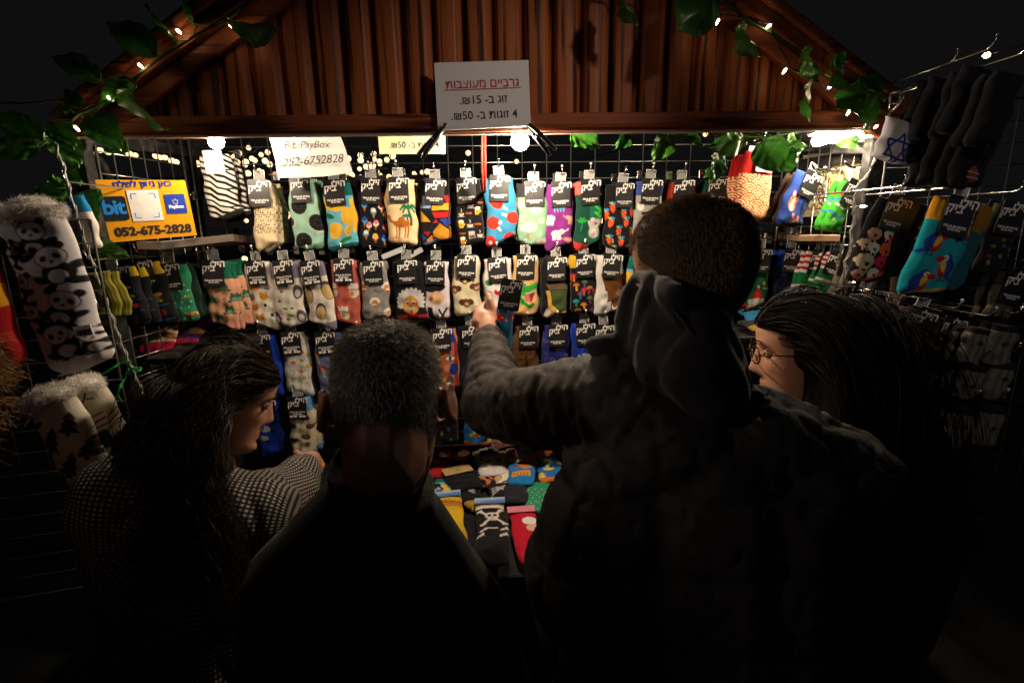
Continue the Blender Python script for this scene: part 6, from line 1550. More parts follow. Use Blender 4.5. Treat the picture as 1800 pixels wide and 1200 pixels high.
def face_bits(root, M4, brows=True, lid=.12):
    for sx in (-1, 1):
        bm = bmesh.new(); ball(bm, M4 @ Vector((sx * .031, .0675, .004)), .0115, 3); e = bm_obj('eye', bm, root, MAT['eye_white'], True)
        bm = bmesh.new(); bmesh.ops.create_icosphere(bm, subdivisions=4, radius=.0124)
        bmesh.ops.delete(bm, geom=[v for v in bm.verts if v.co.z < lid * v.co.y - .0005], context='VERTS')
        bmesh.ops.transform(bm, matrix=M4 @ Matrix.Translation((sx * .031, .0672, .004)), verts=bm.verts)
        ld = bm_obj('eyelid', bm, root, MAT['lid'], True)
        bm = bmesh.new(); ellip(bm, M4 @ Vector((sx * .031, .0775, .001)), (.0072, .0024, .0072), M4.to_3x3(), 2); bm_obj('iris', bm, e, MAT['iris'], True)
        bm = bmesh.new()
        tube(bm, [M4 @ Vector((sx * (.018 + .004 * k), .0775 - .0011 * abs(k - 2.5), .0095 + .0018 * math.sin(k / 6 * math.pi))) for k in range(7)], .0013, 6); bm_obj('eyelash', bm, root, MAT['brow'], True)
        if brows:
            g = np.random.default_rng(5); n = 150; u = g.random(n)
            P0 = np.stack([sx * (.014 + .033 * u), .094 - .012 * u ** 2 + 0 * u, .024 + .006 * np.sin(u * 2.4) + g.normal(0, .0016, n)], 1)
            dv = np.stack([sx * np.full(n, .007), -.001 * np.ones(n), .0022 - .004 * u], 1)
            P = np.stack([P0, P0 + dv * .5, P0 + dv], 1); A = np.array(M4)
            P = P @ A[:3, :3].T + A[:3, 3]
            link('eyebrow', ribbon_mesh('eyebrow', P, .0009, g), root, MAT['brow'])
def HM(center, yaw, pitch, roll=0, s=1.):
    return Matrix.Translation(center) @ (Matrix.Rotation(R(yaw), 4, 'Z') @ Matrix.Rotation(R(pitch), 4, 'X') @ Matrix.Rotation(R(roll), 4, 'Y')) @ Matrix.Diagonal((s, s, s, 1))
def rooted(root, o):                      # children are modelled in world space
    o.parent = root; o.matrix_parent_inverse = root.matrix_world.inverted(); return o
def person(loc, label):
    r = empty('person', (loc[0], loc[1], 0), label=label, cat='person'); bpy.context.view_layer.update(); return r
def hair_mat(name, c1, c2, rough=.38):
    m = mat(name, c1, rough + .1, spec=.1); noise_col(m, c1, c2, 160, 2, None, .35, .7); return m
def cloth_mat(name, col, rough=.75, bump=(260, .25, .002), spec=.35, sheen=.0):
    m = mat(name, col, rough, spec=spec, sheen=sheen); add_bump(m, *bump); return m
def displaced(me, f):
    V, N = getv(me); setv(me, V + N * f(V, N)[:, None]); return me
def short_hair(name, M4, n, L0, L1, w, m, root, hair_low=-.075, seed=1, swirl=.8, front=.055, stand=.65):
    """many short strands over the skull of a head matrix"""
    g = np.random.default_rng(seed)
    Vh, nz, nphi = head_local(); Vh = np.array(Vh).reshape(nz, nphi, 3)
    zi = g.integers(2, nz - 1, n * 4); ki = g.integers(0, nphi, n * 4); fu, fv = g.random(n * 4), g.random(n * 4)
    p = Vh[zi, ki] * (1 - fu)[:, None] + Vh[np.minimum(zi + 1, nz - 1), ki] * fu[:, None]
    p = p * (1 - .5 * fv)[:, None] + Vh[zi, (ki + 1) % nphi] * (.5 * fv)[:, None]
    # area correction + scalp mask
    ring = np.linalg.norm(p[:, :2], axis=1); keep = g.random(len(p)) < np.clip(ring / .1, .08, 1)
    y, z, x = p[:, 1], p[:, 2], np.abs(p[:, 0])
    line = np.where(y < -.02, hair_low + .02 * np.exp(-((x - .05) / .02) ** 2), np.where(y < .035, -.012 + .6 * np.clip(y + .02, 0, 1), front))
    ear = (np.abs(y + .012) < .022) & (z < .022) & (x > .05)
    keep &= (z > line + g.normal(0, .009, len(p))) & ~ear
    p = p[keep][:n]; nrm = p.copy(); nrm[:, 2] *= .8; nrm /= np.linalg.norm(nrm, axis=1)[:, None]
    down = np.stack([.25 * p[:, 0], -.25 + 0 * p[:, 0], -.9 + 0 * p[:, 0]], 1)
    crown = np.array([.01, -.055, .1]); fl = p - crown; fl /= np.linalg.norm(fl, axis=1)[:, None] + 1e-6
    fl += .5 * np.cross(nrm, fl) * swirl * .5
    fl -= nrm * (fl * nrm).sum(1)[:, None]; fl /= np.linalg.norm(fl, axis=1)[:, None] + 1e-6
    jit = g.normal(size=p.shape) * .28
    d0 = nrm * stand + fl * .8 + jit; d0 /= np.linalg.norm(d0, axis=1)[:, None]
    d1 = nrm * .25 + fl * 1.1 + jit; d1 /= np.linalg.norm(d1, axis=1)[:, None]
    L = g.uniform(L0, L1, len(p)) * (1 - .5 * np.clip((x[keep][:n] - .055) / .02, 0, 1)) * np.clip(.45 + 6 * (z[keep][:n] - hair_low), .35, 1.)
    P = np.stack([p, p + d0 * (L * .5)[:, None], p + d0 * (L * .5)[:, None] + d1 * (L * .5)[:, None]], 1)
    A = np.array(M4); P = P @ A[:3, :3].T + A[:3, 3]
    o = link(name, ribbon_mesh(name, P, w, g), None, m); rooted(root, o)
    return o
def scalp_cap(M4, m, root, hair_low=-.07, grow=.006):
    """hair-coloured cap hugging the skull under the strands"""
    Vh, nz, nphi = head_local(); V, Fc = [], []
    for i, p in enumerate(Vh):
        x, y, z = p; nr = Vector((x, y, z * .9)).normalized(); line = hair_low if y < -.02 else (-.005 + .6 * max(0, y + .02) if y < .035 else .06)
        g_ = grow * min(1, max(-1.2, (z - line) / .012)); V.append(M4 @ (Vector(p) + nr * g_))
    for i in range(nz - 1):
        for k in range(nphi):
            a = i * nphi + k; b = i * nphi + (k + 1) % nphi; Fc.append((a, b, b + nphi, a + nphi))
    o = link('hair_cap', np_mesh('hair_cap', V, Fc), None, m); return rooted(root, o)
def long_hair(name, root, M4, n, steps, ds, m, w, seed, obst, part_x=.0, curl=(.004, 9.), grav=.22, zmin=-.3, lift=.016, back_only=None, spread=.0, start_front=.06, face_y=.045, face_z=.034, comb=9):
    """strands combed from the parting over the skull and then falling, pushed out of the ellipsoids in obst"""
    g = np.random.default_rng(seed)
    sk = [((0, -.007, .015), None)]
    th = g.uniform(0, 2 * math.pi, n * 3); el = np.arccos(g.uniform(-.25, 1, n * 3))
    p = np.stack([np.sin(el) * np.sin(th) * .082, np.sin(el) * np.cos(th) * .1 - .007, np.cos(el) * .103 + .015], 1)
    pa = g.uniform(-.9, 1.22, n * 2); px_ = g.normal(part_x, .010, n * 2)
    pq = np.stack([px_, np.sin(pa) * .1 - .007, np.cos(pa) * .103 * np.sqrt(np.clip(1 - (px_ / .082) ** 2, 0, 1)) + .015], 1)
    tf = g.uniform(-1.15, 1.15, n); zf = g.uniform(.05, .108, n); rf = np.sqrt(np.clip(1 - ((zf - .015) / .103) ** 2, 0, 1))
    p = np.concatenate([p, pq, np.stack([np.sin(tf) * .082 * rf, np.cos(tf) * .1 * rf - .007, zf], 1)])
    ok = ~((p[:, 1] > start_front) & (p[:, 2] < .052)) & ~((p[:, 1] > .03) & (p[:, 2] < .02))
    p = p[ok]; wf = np.argsort(g.random(len(p)) * np.where((p[:, 1] > .02) & (p[:, 2] > .03), .6, 1.))[:n]; p = p[wf]; n = len(p)
    lay = g.uniform(.15, 1., n)
    A = np.array(M4); Ai = np.array(M4.inverted())
    gdir = Ai[:3, :3] @ np.array([0, 0, -1.]); gdir /= np.linalg.norm(gdir)
    side = np.sign(p[:, 0] - part_x); side[side == 0] = 1
    d = np.stack([side * (.8 - .2 * np.abs(p[:, 0]) / .08), -.35 - 5 * np.maximum(0, p[:, 1]) + g.normal(0, .1, n), -.1 * np.ones(n)], 1)
    d /= np.linalg.norm(d, axis=1)[:, None]
    out = [p.copy()]; q = p.copy()
    ph = g.uniform(0, 6.28, n); ph2 = g.uniform(0, 6.28, n); cf = curl[1] * g.uniform(.7, 1.3, n)
    clump = vnoise(p * 1., 60, seed, 1)
    for s in range(steps):
        gf = np.clip((.04 - q[:, 1]) / .05, .0, 1)[:, None] if s < comb else 1.
        d = d + gdir * grav * gf + np.array([0, -.16, 0]) * (1 - gf) + g.normal(0, .035, (n, 3)); d /= np.linalg.norm(d, axis=1)[:, None]
        q = q + d * ds
        for (c, r3) in sk:
            c = np.array(c)
            rr = np.array([.082, .1, .103]) + (.003 + lift * lay)[:, None]
            e = (q - c) / rr; l = np.linalg.norm(e, axis=1); ins = l < 1
            q[ins] = c + (q[ins] - c) / l[ins][:, None]
        qw = q @ A[:3, :3].T + A[:3, 3]
        for (c, r3) in obst:
            c = np.array(c); rr = np.array(r3) * (.92 + .16 * lay)[:, None]; e = (qw - c) / rr; l = np.linalg.norm(e, axis=1); ins = l < 1
            qw[ins] = c + (qw[ins] - c) / l[ins][:, None]
        qn = (qw - A[:3, 3]) @ Ai[:3, :3].T
        d = .5 * d + .5 * (qn - out[-1]) / (np.linalg.norm(qn - out[-1], axis=1)[:, None] + 1e-9); q = qn
        out.append(q.copy())
    P = np.stack(out, 1)
    fm = (((P[:, :, 1] > face_y) & (P[:, :, 2] < .018) & (P[:, :, 2] > -.16)) | ((P[:, :, 1] > .082) & (P[:, :, 2] < face_z) & (P[:, :, 2] > -.16))).any(1)
    P = P[~fm]; ph, ph2, cf, clump = ph[~fm], ph2[~fm], cf[~fm], clump[~fm]; n = len(P)
    t = np.linspace(0, 1, steps + 1)[None, :]
    am = curl[0] * np.clip((t - .15) * 1.6, 0, 1)
    P[:, :, 0] += am * np.sin(cf[:, None] * t * 2 + (ph * .4 + clump * 3)[:, None]); P[:, :, 1] += am * np.cos(cf[:, None] * t * 2 + (ph2 * .4 + clump * 3)[:, None]); P[:, :, 2] += am * .6 * np.sin(cf[:, None] * t * 1.7 + ph2[:, None])
    P = P @ A[:3, :3].T + A[:3, 3]
    o = link(name, ribbon_mesh(name, P, w, g), None, m); return rooted(root, o)

# ---- the grey-haired man in the middle
hc = at(683, 712, .70)
MM = HM(hc, 4, -31, 0, .99)
man = person((hc.x, hc.y - .02), 'man with short grey hair and dark coat seen from behind in the middle')
bm = bmesh.new(); add_head(bm, MM)
nk = MM @ Vector((0, -.03, -.08)); tb = at(672, 862, .65)
chain(bm, (MM @ Vector((0, -.03, -.02)), .06), (nk, .057), (tb, .055))
SHL, SHR = tb + Vector((-.14, .0, -.145)), tb + Vector((.115, .02, -.26))
HL, HR = tb + Vector((-.1, .34, -.50)), tb + Vector((.1, .36, -.52))
chain(bm, (tb, .045), (SHL, .04)); chain(bm, (tb, .045), (SHR, .04)); chain(bm, (tb + Vector((0, .02, -.05)), .05), (tb + Vector((0, .03, -.3)), .09), (tb + Vector((0, 0, -.6)), .09))
for S, H, sx in ((SHL, HL, -1), (SHR, HR, 1)):
    el_ = S + Vector((sx * .05, .02, -.28)); chain(bm, (S, .04), (el_, .038), (H, .03)); cap(bm, H, .032, H + Vector((0, .07, -.02)), .026)
    for k in range(4): chain(bm, (H + Vector((-.026 + k * .017, .07, -.02)), .010), (H + Vector((-.028 + k * .018, .11, -.025)), .009), (H + Vector((-.028 + k * .018, .135, -.045)), .008))
    chain(bm, (H + Vector((sx * -.03, .03, -.015)), .011), (H + Vector((sx * -.055, .07, -.03)), .009))
    cap(bm, Vector((tb.x + sx * .09, tb.y, .9)), .09, Vector((tb.x + sx * .1, tb.y, .05)), .05)
me = remesh(bm, .0042, 2); skin_cols(me, MM, (.36, .17, .105)); rooted(man, link('body', me, None, MAT['skin']))
MAT['grey_hair'] = hair_mat('grey_hair', (.20, .175, .15), (.62, .56, .5), .42)
MAT['grey_cap'] = mat('grey_scalp', (.08, .066, .055), .8)
scalp_cap(MM, MAT['grey_cap'], man, -.105, .0015)
short_hair('hair', MM, 26000, .009, .017, .0009, MAT['grey_hair'], man, -.112, 3, stand=.36)
MAT['coat'] = cloth_mat('black_wool_coat', (.010, .009, .009), .85, (300, .3, .002), .2, .1)
bm = bmesh.new()
for S, H, sx in ((SHL, HL, -1), (SHR, HR, 1)):
    el_ = S + Vector((sx * .06, .02, -.30)); chain(bm, (tb + Vector((sx * .035, .0, -.045 if sx > 0 else -.01)), .055), (S, .075), (el_, .07), (H + Vector((0, -.03, .01)), .055))
chain(bm, (tb + Vector((0, .0, -.02)), .072), (tb + Vector((0, .02, -.25)), .14), (tb + Vector((0, .02, -.75)), .2))
chain(bm, (tb + Vector((-.09, .02, -.26)), .13), (tb + Vector((-.09, .02, -.7)), .16)); chain(bm, (tb + Vector((.05, .02, -.32)), .12), (tb + Vector((.09, .02, -.7)), .16))
# turned-up collar
for k in range(14):
    a = R(150 + 240 * k / 13); a2 = R(150 + 240 * (k + 1) / 13)
    q = lambda t: tb + Vector((math.cos(t) * .064, math.sin(t) * .064 - .002, .045 - .022 * math.cos(t + math.pi / 2)))
    if k < 13: cap(bm, q(a), .010, q(a2) , .010); cap(bm, q(a) - Vector((0, .005, .045)), .015, q(a2) - Vector((0, .005, .045)), .015)
me = remesh(bm, .008, 3); displaced(me, lambda V, N: .006 * vnoise(V * np.array([1, 1, .5]), 26, 1) - .004 * np.abs(vnoise(V, 14, 5)))
rooted(man, link('coat', me, None, MAT['coat']))
# blue glint on his shoulder strap, put in as a glossy blue tube
MAT['blue_glint'] = mat('strap_glint_blue', (.01, .06, .3), .15, spec=.9)
bm = bmesh.new(); tube(bm, [at(x_, y_, .78) for x_, y_ in ((812, 985), (828, 1004), (842, 1022), (852, 1040), (862, 1052), (872, 1062), (878, 1080))], .0022, 6)
rooted(man, bm_obj('strap_glint', bm, None, MAT['blue_glint'], True))

# ---- the tall man reaching out on the right
hc = at(1212, 482, .73)
TM = HM(hc, 24, -10, 3, .93)
tall = person((hc.x + .02, hc.y - .06), 'tall man in a dark puffer jacket reaching for blue socks')
tb = Vector((hc.x + .02, hc.y - .07, hc.z - .2))
SHL = at(1075, 690, .72); SHR = Vector((tb.x + .18, tb.y - .01, tb.z - .11))
EL, WR = at(868, 712, .98), at(858, 592, 1.19)
bm = bmesh.new(); add_head(bm, TM, ears=False)
chain(bm, (TM @ Vector((0, -.01, -.03)), .054), (TM @ Vector((-.005, -.015, -.085)), .05), (tb + Vector((-.02, .03, 0)), .05))
chain(bm, (tb, .04), (SHL, .04)); chain(bm, (tb, .04), (SHR, .05)); chain(bm, (tb + Vector((0, .04, -.03)), .05), (tb + Vector((0, .05, -.35)), .08), (tb + Vector((0, .05, -.75)), .08))
chain(bm, (SHL, .05), (EL, .042), (WR, .028))
er = SHR + Vector((.06, .03, -.3)); hr = er + Vector((-.1, .25, -.14)); chain(bm, (SHR, .055), (er, .045), (hr, .03)); cap(bm, hr, .03, hr + Vector((-.03, .08, 0)), .026)
for k in range(4): chain(bm, (hr + Vector((-.05 + k * .016, .08, .0)), .010), (hr + Vector((-.055 + k * .016, .115, -.01)), .009), (hr + Vector((-.055 + k * .016, .13, -.03)), .008))
chain(bm, (hr + Vector((-.05, .03, 0)), .011), (hr + Vector((-.075, .07, -.01)), .009))
for sx in (-1, 1): cap(bm, Vector((tb.x + sx * .09, tb.y, .9)), .09, Vector((tb.x + sx * .1, tb.y, .05)), .05)
# the raised hand: back of the fist towards the viewer, index finger and thumb pinching the pack
A = lambda x_, y_, Y=1.22: at(x_, y_, Y)
chain(bm, (WR, .027), (A(856, 572, 1.215), .029)); cap(bm, A(850, 572, 1.215), .023, A(848, 556, 1.225), .020); cap(bm, A(862, 572, 1.215), .021, A(862, 556, 1.225), .019)
chain(bm, (A(868, 566), .0145), (A(865, 543, 1.225), .0105), (A(861, 528, 1.232), .0095), (A(859, 519, 1.24), .008))      # index finger, up
chain(bm, (A(838, 566, 1.21), .014), (A(840, 548, 1.225), .0105), (A(849, 538, 1.24), .0095), (A(857, 533, 1.25), .008))   # thumb across
for k, (x0, y0) in enumerate(((852, 552), (844, 559), (839, 568))):                                                       # folded fingers
    chain(bm, (A(x0 + 4, y0 + 2, 1.22), .0115), (A(x0 - 3, y0 - 3, 1.25), .0105), (A(x0 + 6, y0 + 6, 1.272), .0095), (A(x0 + 12, y0 + 10, 1.262), .0085))
me = remesh(bm, .0036, 2); skin_cols(me, TM, (.50, .25, .155)); rooted(tall, link('body', me, None, MAT['skin']))
MAT['brown_hair'] = hair_mat('cropped_brown_hair', (.20, .13, .075), (.40, .265, .155), .4)
MAT['brown_cap'] = mat('brown_scalp', (.06, .036, .022), .85)
scalp_cap(TM, MAT['brown_cap'], tall, -.078, .001)
short_hair('hair', TM, 24000, .006, .011, .0009, MAT['brown_hair'], tall, -.088, 9, stand=.6)
MAT['puffer'] = cloth_mat('grey_brown_nylon', (.043, .036, .033), .72, (220, .25, .003), .2)
AX = [np.array(SHL), np.array(EL), np.array(WR)]
bm = bmesh.new()
chain(bm, (tb + Vector((-.06, -.005, -.03)), .09), (SHL + Vector((.02, -.0, -.012)), .088), (SHL * .45 + EL * .55 + Vector((0, 0, -.012)), .078), (EL + Vector((.0, 0, -.0)), .072), (EL * .45 + WR * .55, .058), (WR + (EL - WR) * .04, .044))
chain(bm, (tb + Vector((.05, -.01, -.03)), .09), (SHR, .1), (er, .085), (hr + Vector((.01, -.04, 0)), .055))
chain(bm, (tb + Vector((-.12, .03, -.13)), .115), (tb + Vector((-.155, .03, -.25)), .125), (tb + Vector((-.085, .0, -.5)), .135), (tb + Vector((-.08, .0, -.95)), .15))
chain(bm, (tb + Vector((0, .0, -.1)), .13), (tb + Vector((0, -.01, -.5)), .17), (tb + Vector((0, 0, -.95)), .18))
chain(bm, (tb + Vector((.08, .0, -.13)), .14), (tb + Vector((.09, 0, -.5)), .16), (tb + Vector((.08, 0, -.95)), .17))
me = remesh(bm, .0062, 3)
def quilt(V, N):
    s0, e0, w0 = AX
    def param(a, b):
        d = b - a; t = np.clip((V - a) @ d / (d @ d), 0, 1); q = a + t[:, None] * d; return t * np.linalg.norm(d), np.linalg.norm(V - q, axis=1), np.linalg.norm(d)
    t1, r1, l1 = param(s0, e0); t2, r2, l2 = param(e0, w0)
    arm = np.minimum(r1, r2) < .10; s = np.where(r1 < r2, t1, l1 + t2)
    wv = vnoise(V, 22, 4, 2); wv2 = vnoise(V, 48, 6, 2)
    band = -np.abs(np.cos((s + .02 * wv) * math.pi / .066)) ** .6 * -.0055 - .0055
    tors = np.abs(np.cos((V[:, 2] + .012 * wv + .02 * np.sin(V[:, 0] * 14)) * math.pi / .105)) ** .5 * .009 - .009
    dia = np.abs(np.sin((V[:, 0] * .8 + V[:, 2]) * 34 + wv)) ** .45 * .006 - .006
    fine = .0011 * vnoise(V, 95, 14, 2) + .0016 * np.sin(s * 210 + 3 * vnoise(V, 30, 15, 1)) * np.where(arm, 1., 0.)
    crease = fine - np.where(arm, .0028, .0045) * np.exp(-(wv2 / .10) ** 2) - .002 * np.exp(-(vnoise(V * np.array([1.6, 1, .6]), 60, 8, 1) / .14) ** 2)
    return np.where(arm, band, tors + dia * .6) + crease + .002 * wv
displaced(me, quilt); 
rooted(tall, link('puffer_jacket', me, None, MAT['puffer']))
MAT['hoodie'] = cloth_mat('grey_purple_fleece', (.033, .028, .032), .9, (700, .3, .0015), .2, .15)
bm = bmesh.new()
hp = lambda x_, y_, Y: at(x_, y_, Y)
chain(bm, (hp(1122, 484, .73), .010), (hp(1108, 520, .73), .017), (hp(1104, 560, .73), .022), (hp(1112, 600, .73), .026), (hp(1125, 630, .73), .03))
chain(bm, (hp(1122, 484, .73), .010), (hp(1150, 492, .68), .014), (hp(1190, 528, .63), .02), (hp(1235, 580, .62), .024), (hp(1272, 640, .64), .026))
chain(bm, (hp(1040, 606, .735), .012), (hp(1062, 612, .73), .024), (hp(1100, 632, .72), .032), (hp(1150, 650, .70), .045))
chain(bm, (hp(1145, 525, .69), .024), (hp(1160, 590, .68), .045), (hp(1175, 645, .66), .05))
chain(bm, (hp(1185, 560, .66), .032), (hp(1210, 615, .65), .045), (hp(1235, 665, .65), .042), (hp(1272, 676, .67), .026))
chain(bm, (hp(1195, 532, .64), .02), (hp(1242, 566, .64), .027), (hp(1270, 618, .645), .027), (hp(1300, 668, .67), .016))
chain(bm, (hp(1215, 640, .63), .055), (hp(1250, 690, .63), .05))
chain(bm, (hp(1235, 570, .68), .018), (hp(1262, 600, .69), .022), (hp(1268, 640, .70), .020), (hp(1300, 668, .72), .012))
chain(bm, (hp(1180, 650, .67), .045), (hp(1240, 690, .66), .05))
me = remesh(bm, .0055, 5)
displaced(me, lambda V, N: .004 * vnoise(V, 24, 3, 2) - .005 * np.exp(-(vnoise(V * np.array([1., 1, .8]), 20, 31, 1) / .09) ** 2))
rooted(tall, link('hood', me, None, MAT['hoodie']))
bm = bmesh.new(); tube(bm, [hp(1120, 500, .71), hp(1148, 512, .672), hp(1186, 545, .612), hp(1228, 598, .60), hp(1262, 652, .615)], .0022, 6); rooted(tall, bm_obj('hood_seam', bm, None, MAT['hoodie'], True))

# the pack he holds
hpk = pack('blue table tennis bat', d_paddle, 880, 912, 492, 640, 1.225, 0, card=False, hook=False, roll=6, where='held up by the tall man', yaw=35, seed=77, wob=1.8)
cc = link('card', CARD, hpk, loc=(-.012, -.024, -.035), rot=(0, R(4), R(-10))); link('lettering', LETT, cc, loc=(0, -.0009, 0))
MAT['card_grey'] = MAT['card']

# ---- the woman with glasses on the right
hc = at(1412, 614, 1.0)
GM = HM(hc, 68, -6, 0, 1.0)
gw = person((hc.x + .04, hc.y), 'woman with glasses and long dark hair at the right, facing left')
tb = Vector((hc.x + .05, hc.y - .03, hc.z - .26))
bm = bmesh.new(); add_head(bm, GM, True, 1., False)
chain(bm, (GM @ Vector((0, -.02, -.03)), .05), (GM @ Vector((0, -.025, -.09)), .048), (tb, .06))
S1, S2 = tb + Vector((-.10, .13, -.06)), tb + Vector((.13, -.12, -.06))
for S in (S1, S2):
    chain(bm, (tb, .07), (S, .055)); e_ = S + Vector((.0, .02, -.28)); h_ = e_ + Vector((-.08, .2, .0)); chain(bm, (S, .05), (e_, .04), (h_, .026)); cap(bm, h_, .028, h_ + Vector((-.02, .07, 0)), .024)
    for k in range(4): chain(bm, (h_ + Vector((-.04 + k * .014, .07, 0)), .009), (h_ + Vector((-.045 + k * .014, .105, -.01)), .008), (h_ + Vector((-.045 + k * .014, .12, -.03)), .007))
    chain(bm, (h_ + Vector((-.03, .03, 0)), .010), (h_ + Vector((-.055, .06, 0)), .008))
chain(bm, (tb, .09), (tb + Vector((0, 0, -.4)), .13), (tb + Vector((0, 0, -.7)), .13))
for sx in (-1, 1): cap(bm, Vector((tb.x + sx * .08, tb.y, .85)), .085, Vector((tb.x + sx * .09, tb.y, .05)), .05)
me = remesh(bm, .0034, 2); skin_cols(me, GM, (.50, .25, .16), (.42, .12, .09), roots=(.008, .005, .004)); rooted(gw, link('body', me, None, MAT['skin']))
face_root = gw
def bits(root, M4, lid):
    n0 = set(bpy.data.objects); face_bits(None, M4, True, lid)
    for o in set(bpy.data.objects) - n0:
        if o.parent is None: rooted(root, o)
bits(gw, GM, -.05)
MAT['dark_hair'] = hair_mat('dark_brown_hair', (.008, .005, .0035), (.034, .02, .011), .36)
MAT['dark_hair_cap'] = mat('dark_hair_base', (.006, .0042, .0034), .7, spec=.15); add_bump(MAT['dark_hair_cap'], 90, .25, .003, 3, (1, 1, .12))
MAT['dark_top'] = cloth_mat('dark_jacket', (.012, .011, .013), .6, (200, .3, .003), .4)
bm = bmesh.new()
for S in (S1, S2): e_ = S + Vector((.0, .02, -.28)); chain(bm, (tb, .09), (S, .085), (e_, .07), (e_ + Vector((-.07, .16, .0)), .05))
chain(bm, (tb + Vector((0, 0, -.05)), .12), (tb + Vector((0, 0, -.4)), .19), (tb + Vector((0, 0, -.95)), .2))
me = remesh(bm, .009, 3); displaced(me, lambda V, N: .006 * vnoise(V, 24, 7)); rooted(gw, link('jacket', me, None, MAT['dark_top']))
# hair: a solid fall under combed strands
bm = bmesh.new()
bk = lambda x_, y_, Y: at(x_, y_, Y)
ellip(bm, GM @ Vector((0, -.022, .018)), (.082, .09, .096), GM.to_3x3())
chain(bm, (GM @ Vector((.0, -.05, .0)), .088), (bk(1478, 690, .97), .10), (bk(1510, 800, .93), .105), (bk(1530, 900, .90), .10))
chain(bm, (GM @ Vector((.02, -.06, .0)), .08), (bk(1545, 680, .97), .075), (bk(1590, 800, .95), .085), (bk(1620, 900, .93), .08))
chain(bm, (GM @ Vector((-.03, -.045, -.03)), .045), (bk(1462, 720, .94), .05), (bk(1470, 800, .9), .065))
me = remesh(bm, .007, 3); displaced(me, lambda V, N: .004 * vnoise(V * np.array([1, 1, .2]), 70, 2)); rooted(gw, link('hair_base', me, None, MAT['dark_hair_cap']))
obst = [((bk(1530, 850, .93).x, .93, bk(1530, 850, .93).z), (.2, .14, .30)), ((bk(1500, 640, .97).x, .97, bk(1500, 640, .97).z), (.125, .12, .15))]
MAT['black_hair'] = hair_mat('near_black_hair', (.003, .0022, .0018), (.011, .007, .005), .5)
long_hair('hair', gw, GM, 8000, 30, .022, MAT['black_hair'], .0013, 4, obst, .0, (.004, 8), .2, lift=.010, start_front=.06, comb=4)
# wavy fringe strands over the temple
bm = None
# glasses
MAT['frame'] = mat('dark_metal_frame', (.08, .05, .03), .25, metal=.8); MAT['lens'] = mat('spectacle_lens', (.9, .9, .9), .05, alpha=.08)
bm = bmesh.new()
for sx in (-1, 1):
    pts = [GM @ Vector((sx * .031 + .025 * math.cos(t) * (1 if abs(math.cos(t)) < .8 else 1), .102 - .012 * abs(math.cos(t) * .5 + sx * .5) , .000 + .019 * math.sin(t))) for t in [k * math.pi / 12 for k in range(25)]]
    tube(bm, pts, .0016, 6); tube(bm, [GM @ Vector((sx * .056, .093, .006)), GM @ Vector((sx * .072, .07, .007)), GM @ Vector((sx * .08, .0, .004))], .0015, 6)
tube(bm, [GM @ Vector((-.008, .104, .004)), GM @ Vector((0, .107, .006)), GM @ Vector((.008, .104, .004))], .0015, 6)
gl = rooted(gw, bm_obj('glasses', bm, None, MAT['frame'], True))

# ---- the woman in the checked shirt on the left
hc = at(404, 697, .98)
WM = HM(hc, -66, -22, 0, .86)
ww = person((hc.x - .03, hc.y), 'woman with dark curly hair in a checked shirt at the left')
tb = Vector((hc.x - .06, hc.y - .03, hc.z - .25))
S1, S2 = at(215, 880, .86), at(440, 905, .88)
E2, W2 = at(497, 880, .98), at(532, 822, 1.10)
bm = bmesh.new(); add_head(bm, WM, True, .95)
chain(bm, (WM @ Vector((0, -.02, -.03)), .05), (WM @ Vector((0, -.03, -.09)), .048), (tb, .06))
chain(bm, (tb, .07), (S1, .05)); chain(bm, (tb, .07), (S2, .05)); chain(bm, (S2, .05), (E2, .042), (W2, .026))
e1 = S1 + Vector((-.05, .05, -.28)); h1 = e1 + Vector((.1, .2, -.05)); chain(bm, (S1, .05), (e1, .04), (h1, .026)); cap(bm, h1, .028, h1 + Vector((0, .07, -.01)), .024)
for k in range(4): chain(bm, (h1 + Vector((-.02 + k * .014, .07, 0)), .009), (h1 + Vector((-.02 + k * .014, .105, -.01)), .008), (h1 + Vector((-.02 + k * .014, .12, -.03)), .007))
chain(bm, (h1 + Vector((.02, .03, 0)), .010), (h1 + Vector((.045, .06, 0)), .008))
chain(bm, (tb, .09), (tb + Vector((0, 0, -.4)), .13), (tb + Vector((0, 0, -.7)), .13))
for sx in (-1, 1): cap(bm, Vector((tb.x + sx * .08, tb.y, .85)), .085, Vector((tb.x + sx * .09, tb.y, .05)), .05)
B = lambda x_, y_, Y=1.13: at(x_, y_, Y)
chain(bm, (W2, .026), (B(541, 812, 1.115), .026), (B(548, 808, 1.125), .022))
chain(bm, (B(549, 804, 1.12), .013), (B(556, 806, 1.14), .0105), (B(562, 812, 1.15), .0095), (B(566, 818, 1.15), .008))
chain(bm, (B(549, 811, 1.11), .0125), (B(557, 815, 1.12), .0105), (B(561, 820, 1.125), .0095), (B(563, 826, 1.125), .008))
chain(bm, (B(545, 818, 1.10), .012), (B(553, 822, 1.11), .010), (B(557, 828, 1.115), .009))
chain(bm, (B(542, 824, 1.10), .011), (B(548, 829, 1.105), .009), (B(551, 833, 1.11), .008))
chain(bm, (B(536, 808, 1.10), .011), (B(525, 799, 1.11), .010), (B(521, 795, 1.12), .0085))
me = remesh(bm, .0034, 2); skin_cols(me, WM, (.44, .215, .135), (.40, .115, .085), roots=(.009, .006, .004)); rooted(ww, link('body', me, None, MAT['skin']))
bits(ww, WM, -.3)
MAT['nail'] = mat('orange_nail', (.75, .3, .01), .2)
bm = bmesh.new(); ellip(bm, B(567.5, 817, 1.146), (.004, .0075, .006)); rooted(ww, bm_obj('fingernail', bm, None, MAT['nail'], True))
